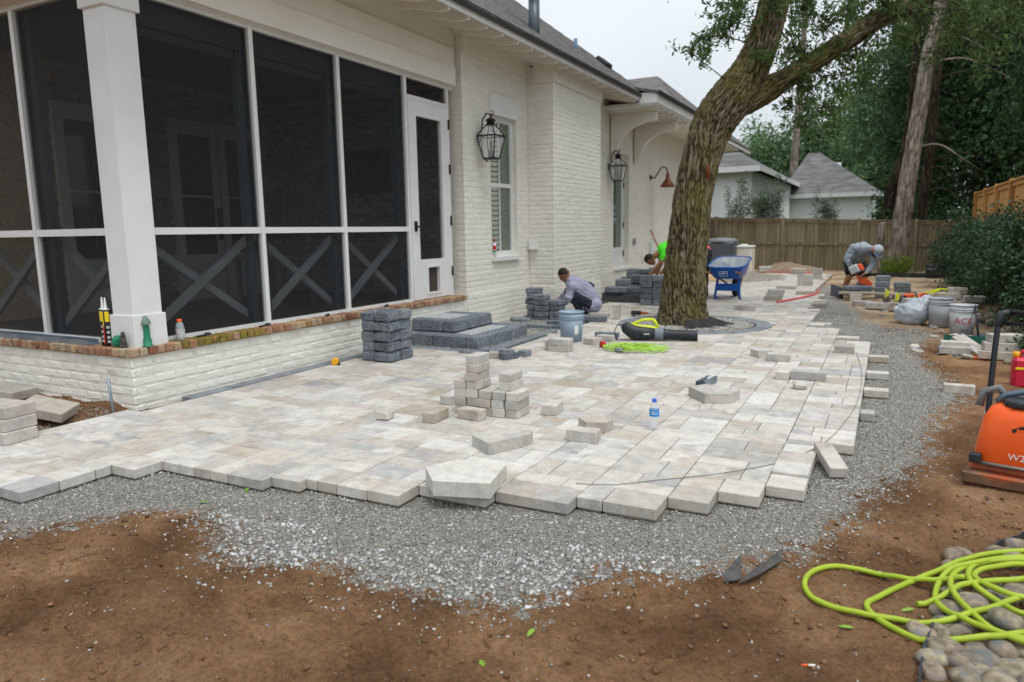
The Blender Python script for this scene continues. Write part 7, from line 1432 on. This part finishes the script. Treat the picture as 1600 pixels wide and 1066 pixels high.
# bending workers behind the oak
def bent(label, loc, shirt, skin, seed, rz=CR):
    hc = (-.76, -.02, .80); hB, f, u, s = head(hc, (-.35, -.25, -.9), (-.9, 0, .35), 'skin', .088)
    B = hB + limb([(-.56, 0, .94), (-.68, -.01, .86)], [.06, .054], 'skin') + limb([(.02, 0, .90), (-.15, 0, .97), (-.38, 0, 1.0), (-.52, 0, .97)], [.145, .145, .155, .12], 'c_shirt') + [((-.50, -.17, .93), .085, (-.50, .17, .95), .085, 'c_shirt')]
    for k, hd in ((-1, (-.80, -.14, .50)), (1, (-.60, .16, .52))):
        sh_ = (-.52, k * .18, .92); el = ((sh_[0] + hd[0]) / 2 + .05, k * .22, .74); B += limb([sh_, tuple((Vector(sh_) + Vector(el)) * .5)], [.078, .066], 'c_shirt') + limb([tuple((Vector(sh_) + Vector(el)) * .5), el, hd], [.052, .046, .034], 'skin') + hand(hd, (-.2, 0, -1), (0, 1, 0), (.5, 0, -.3), 'skin', k)
        B += limb([(.06, k * .09, .86), (.02, k * .13, .46), (.06, k * .13, .10)], [.115, .078, .05], 'c_pants') + [((.07, k * .13, .05), .045, (-.11, k * .14, .035), .036, 'boot')]
    mats = {'skin': skin, 'c_shirt': shirt, 'c_pants': m_navy, 'boot': m_boot}
    figure('person', label, loc, rz, B, mats, [('hair', hair(hc, f, u, s, .095, seed=seed), m_hair), ('eyes', eyes(hc, f, u, s), m_eye)])
bent('man in neon green shirt bending over the charcoal blocks beside the oak', (-3.22, 13.39, 0), m_neon, m_skin, 2)
bent('worker in neon pink shirt bending down behind the oak trunk', (-3.22, 14.30, 0), m_pink, m_skin, 3, CR - .1)
# man sawing: cap, shorts, legs apart, saw held low
hc = (.21, -.43, .93); hB, f, u, s = head(hc, (-.1, -.55, -.85), (.35, -.75, .55), 'skin', .09)
B = hB + limb([(.08, -.28, .97), (.13, -.34, .96)], [.085, .065], 'c_shirt') + limb([(.13, -.34, .96), (.18, -.40, .95)], [.058, .055], 'skin') + limb([(.12, .30, .66), (.10, .16, .80), (.04, -.06, .92), (.03, -.24, .97)], [.15, .15, .165, .125], 'c_shirt') + [((-.15, -.20, .98), .088, (.22, -.22, .90), .088, 'c_shirt')]
B += limb([(-.16, -.20, .97), (-.27, -.18, .76), (-.22, -.26, .60)], [.082, .064, .046], 'c_shirt') + limb([(.23, -.23, .89), (.20, -.36, .66), (.04, -.42, .50)], [.082, .064, .046], 'c_shirt')
B += hand((-.21, -.28, .585), (.1, -.3, -1), (.9, 0, 0), (.2, -1, -.2), 'skin') + hand((.02, -.43, .48), (-.9, -.1, -.4), (0, -1, .2), (-.2, .3, -1), 'skin', -1)
B += [((.03, .30, .64), .13, (.22, .30, .64), .13, 'c_pants')] + limb([(.21, .28, .64), (.24, .06, .46)], [.125, .105], 'c_pants') + limb([(.02, .28, .64), (-.06, .08, .46)], [.125, .105], 'c_pants')
for x in (.24, -.08): B += limb([(x, .06, .44), (x - .01, .05, .38), (x - .02, .16, .22), (x - .02, .20, .15)], [.066, .066, .056, .043], 'skin') + [((x - .02, .20, .15), .047, (x - .02, .20, .11), .048, 'sock'), ((x - .02, .20, .09), .055, (x - .02, .18, .05), .052, 'boot'), ((x - .02, .17, .045), .046, (x - .04, .02, .038), .040, 'boot')]
cap_ = MB(); V = []; n, m_ = 26, 9; hcv = Vector(hc)
for i in range(m_ + 1):
    t = math.pi * .5 * i / m_
    for j in range(n): a = 2 * math.pi * j / n; d = u * math.cos(t) + (s * math.sin(a) + f * math.cos(a)) * math.sin(t); V.append(hcv + u * .022 + d * .103)
cap_.add(V, [(i * n + j, (i + 1) * n + j, (i + 1) * n + (j + 1) % n, i * n + (j + 1) % n) for i in range(m_) for j in range(n)], True)
bill = MB(); V = []
for i in range(9):
    a = -.85 + 1.7 * i / 8
    for r_, dz in ((.100, .03), (.175, .012)): V.append(hcv + (f * math.cos(a) + s * math.sin(a)) * (r_ if r_ < .15 else r_ * (1 - .10 * a * a)) + u * dz)
bill.add(V, [(2 * i, 2 * i + 1, 2 * i + 3, 2 * i + 2) for i in range(8)], True)
m_cap = M('grey_cap', srgb(160, 168, 180), srgb(178, 186, 196), rough=.85, scale=10)
SK2 = {'skin': m_skin2, 'c_shirt': m_greyshirt2, 'c_pants': M('black_shorts', srgb(24, 26, 30), rough=.9), 'boot': m_boot, 'sock': m_sock}
figure('person', 'man in grey shirt, black shorts and cap bending to cut a block with a saw', (-.58, 16.45, -.07), CR, B, SK2, [('cap', cap_, m_cap), ('cap_bill', bill, M('dark_bill', srgb(92, 104, 122), rough=.85)), ('eyes', eyes(hc, f, u, s), m_eye), ('beard', MB().ball(tuple(hcv - u * .065 + f * .05), .058, 12, 8), m_hair)])
cutoff_saw('orange and white cut-off saw held by the man in the cap', (-.62, 15.93, .34), CR - .7, 0, 1.05)
t = root('shovel', (-3.9, 14.2, 0), 'wooden shovel handle leaning beside the man in the neon green shirt', 'shovel'); MB().tube([(-4.24, 14.2, 1.33), (-3.95, 14.15, .75), (-3.72, 14.1, .25)], .017, 8).build('handle', MATS['ash_wood'], t); MB().cbox(.2, .02, .28, .005, xf((-3.66, 14.1, -.0), (0, -.4, 0))).build('blade', m_steel, t)
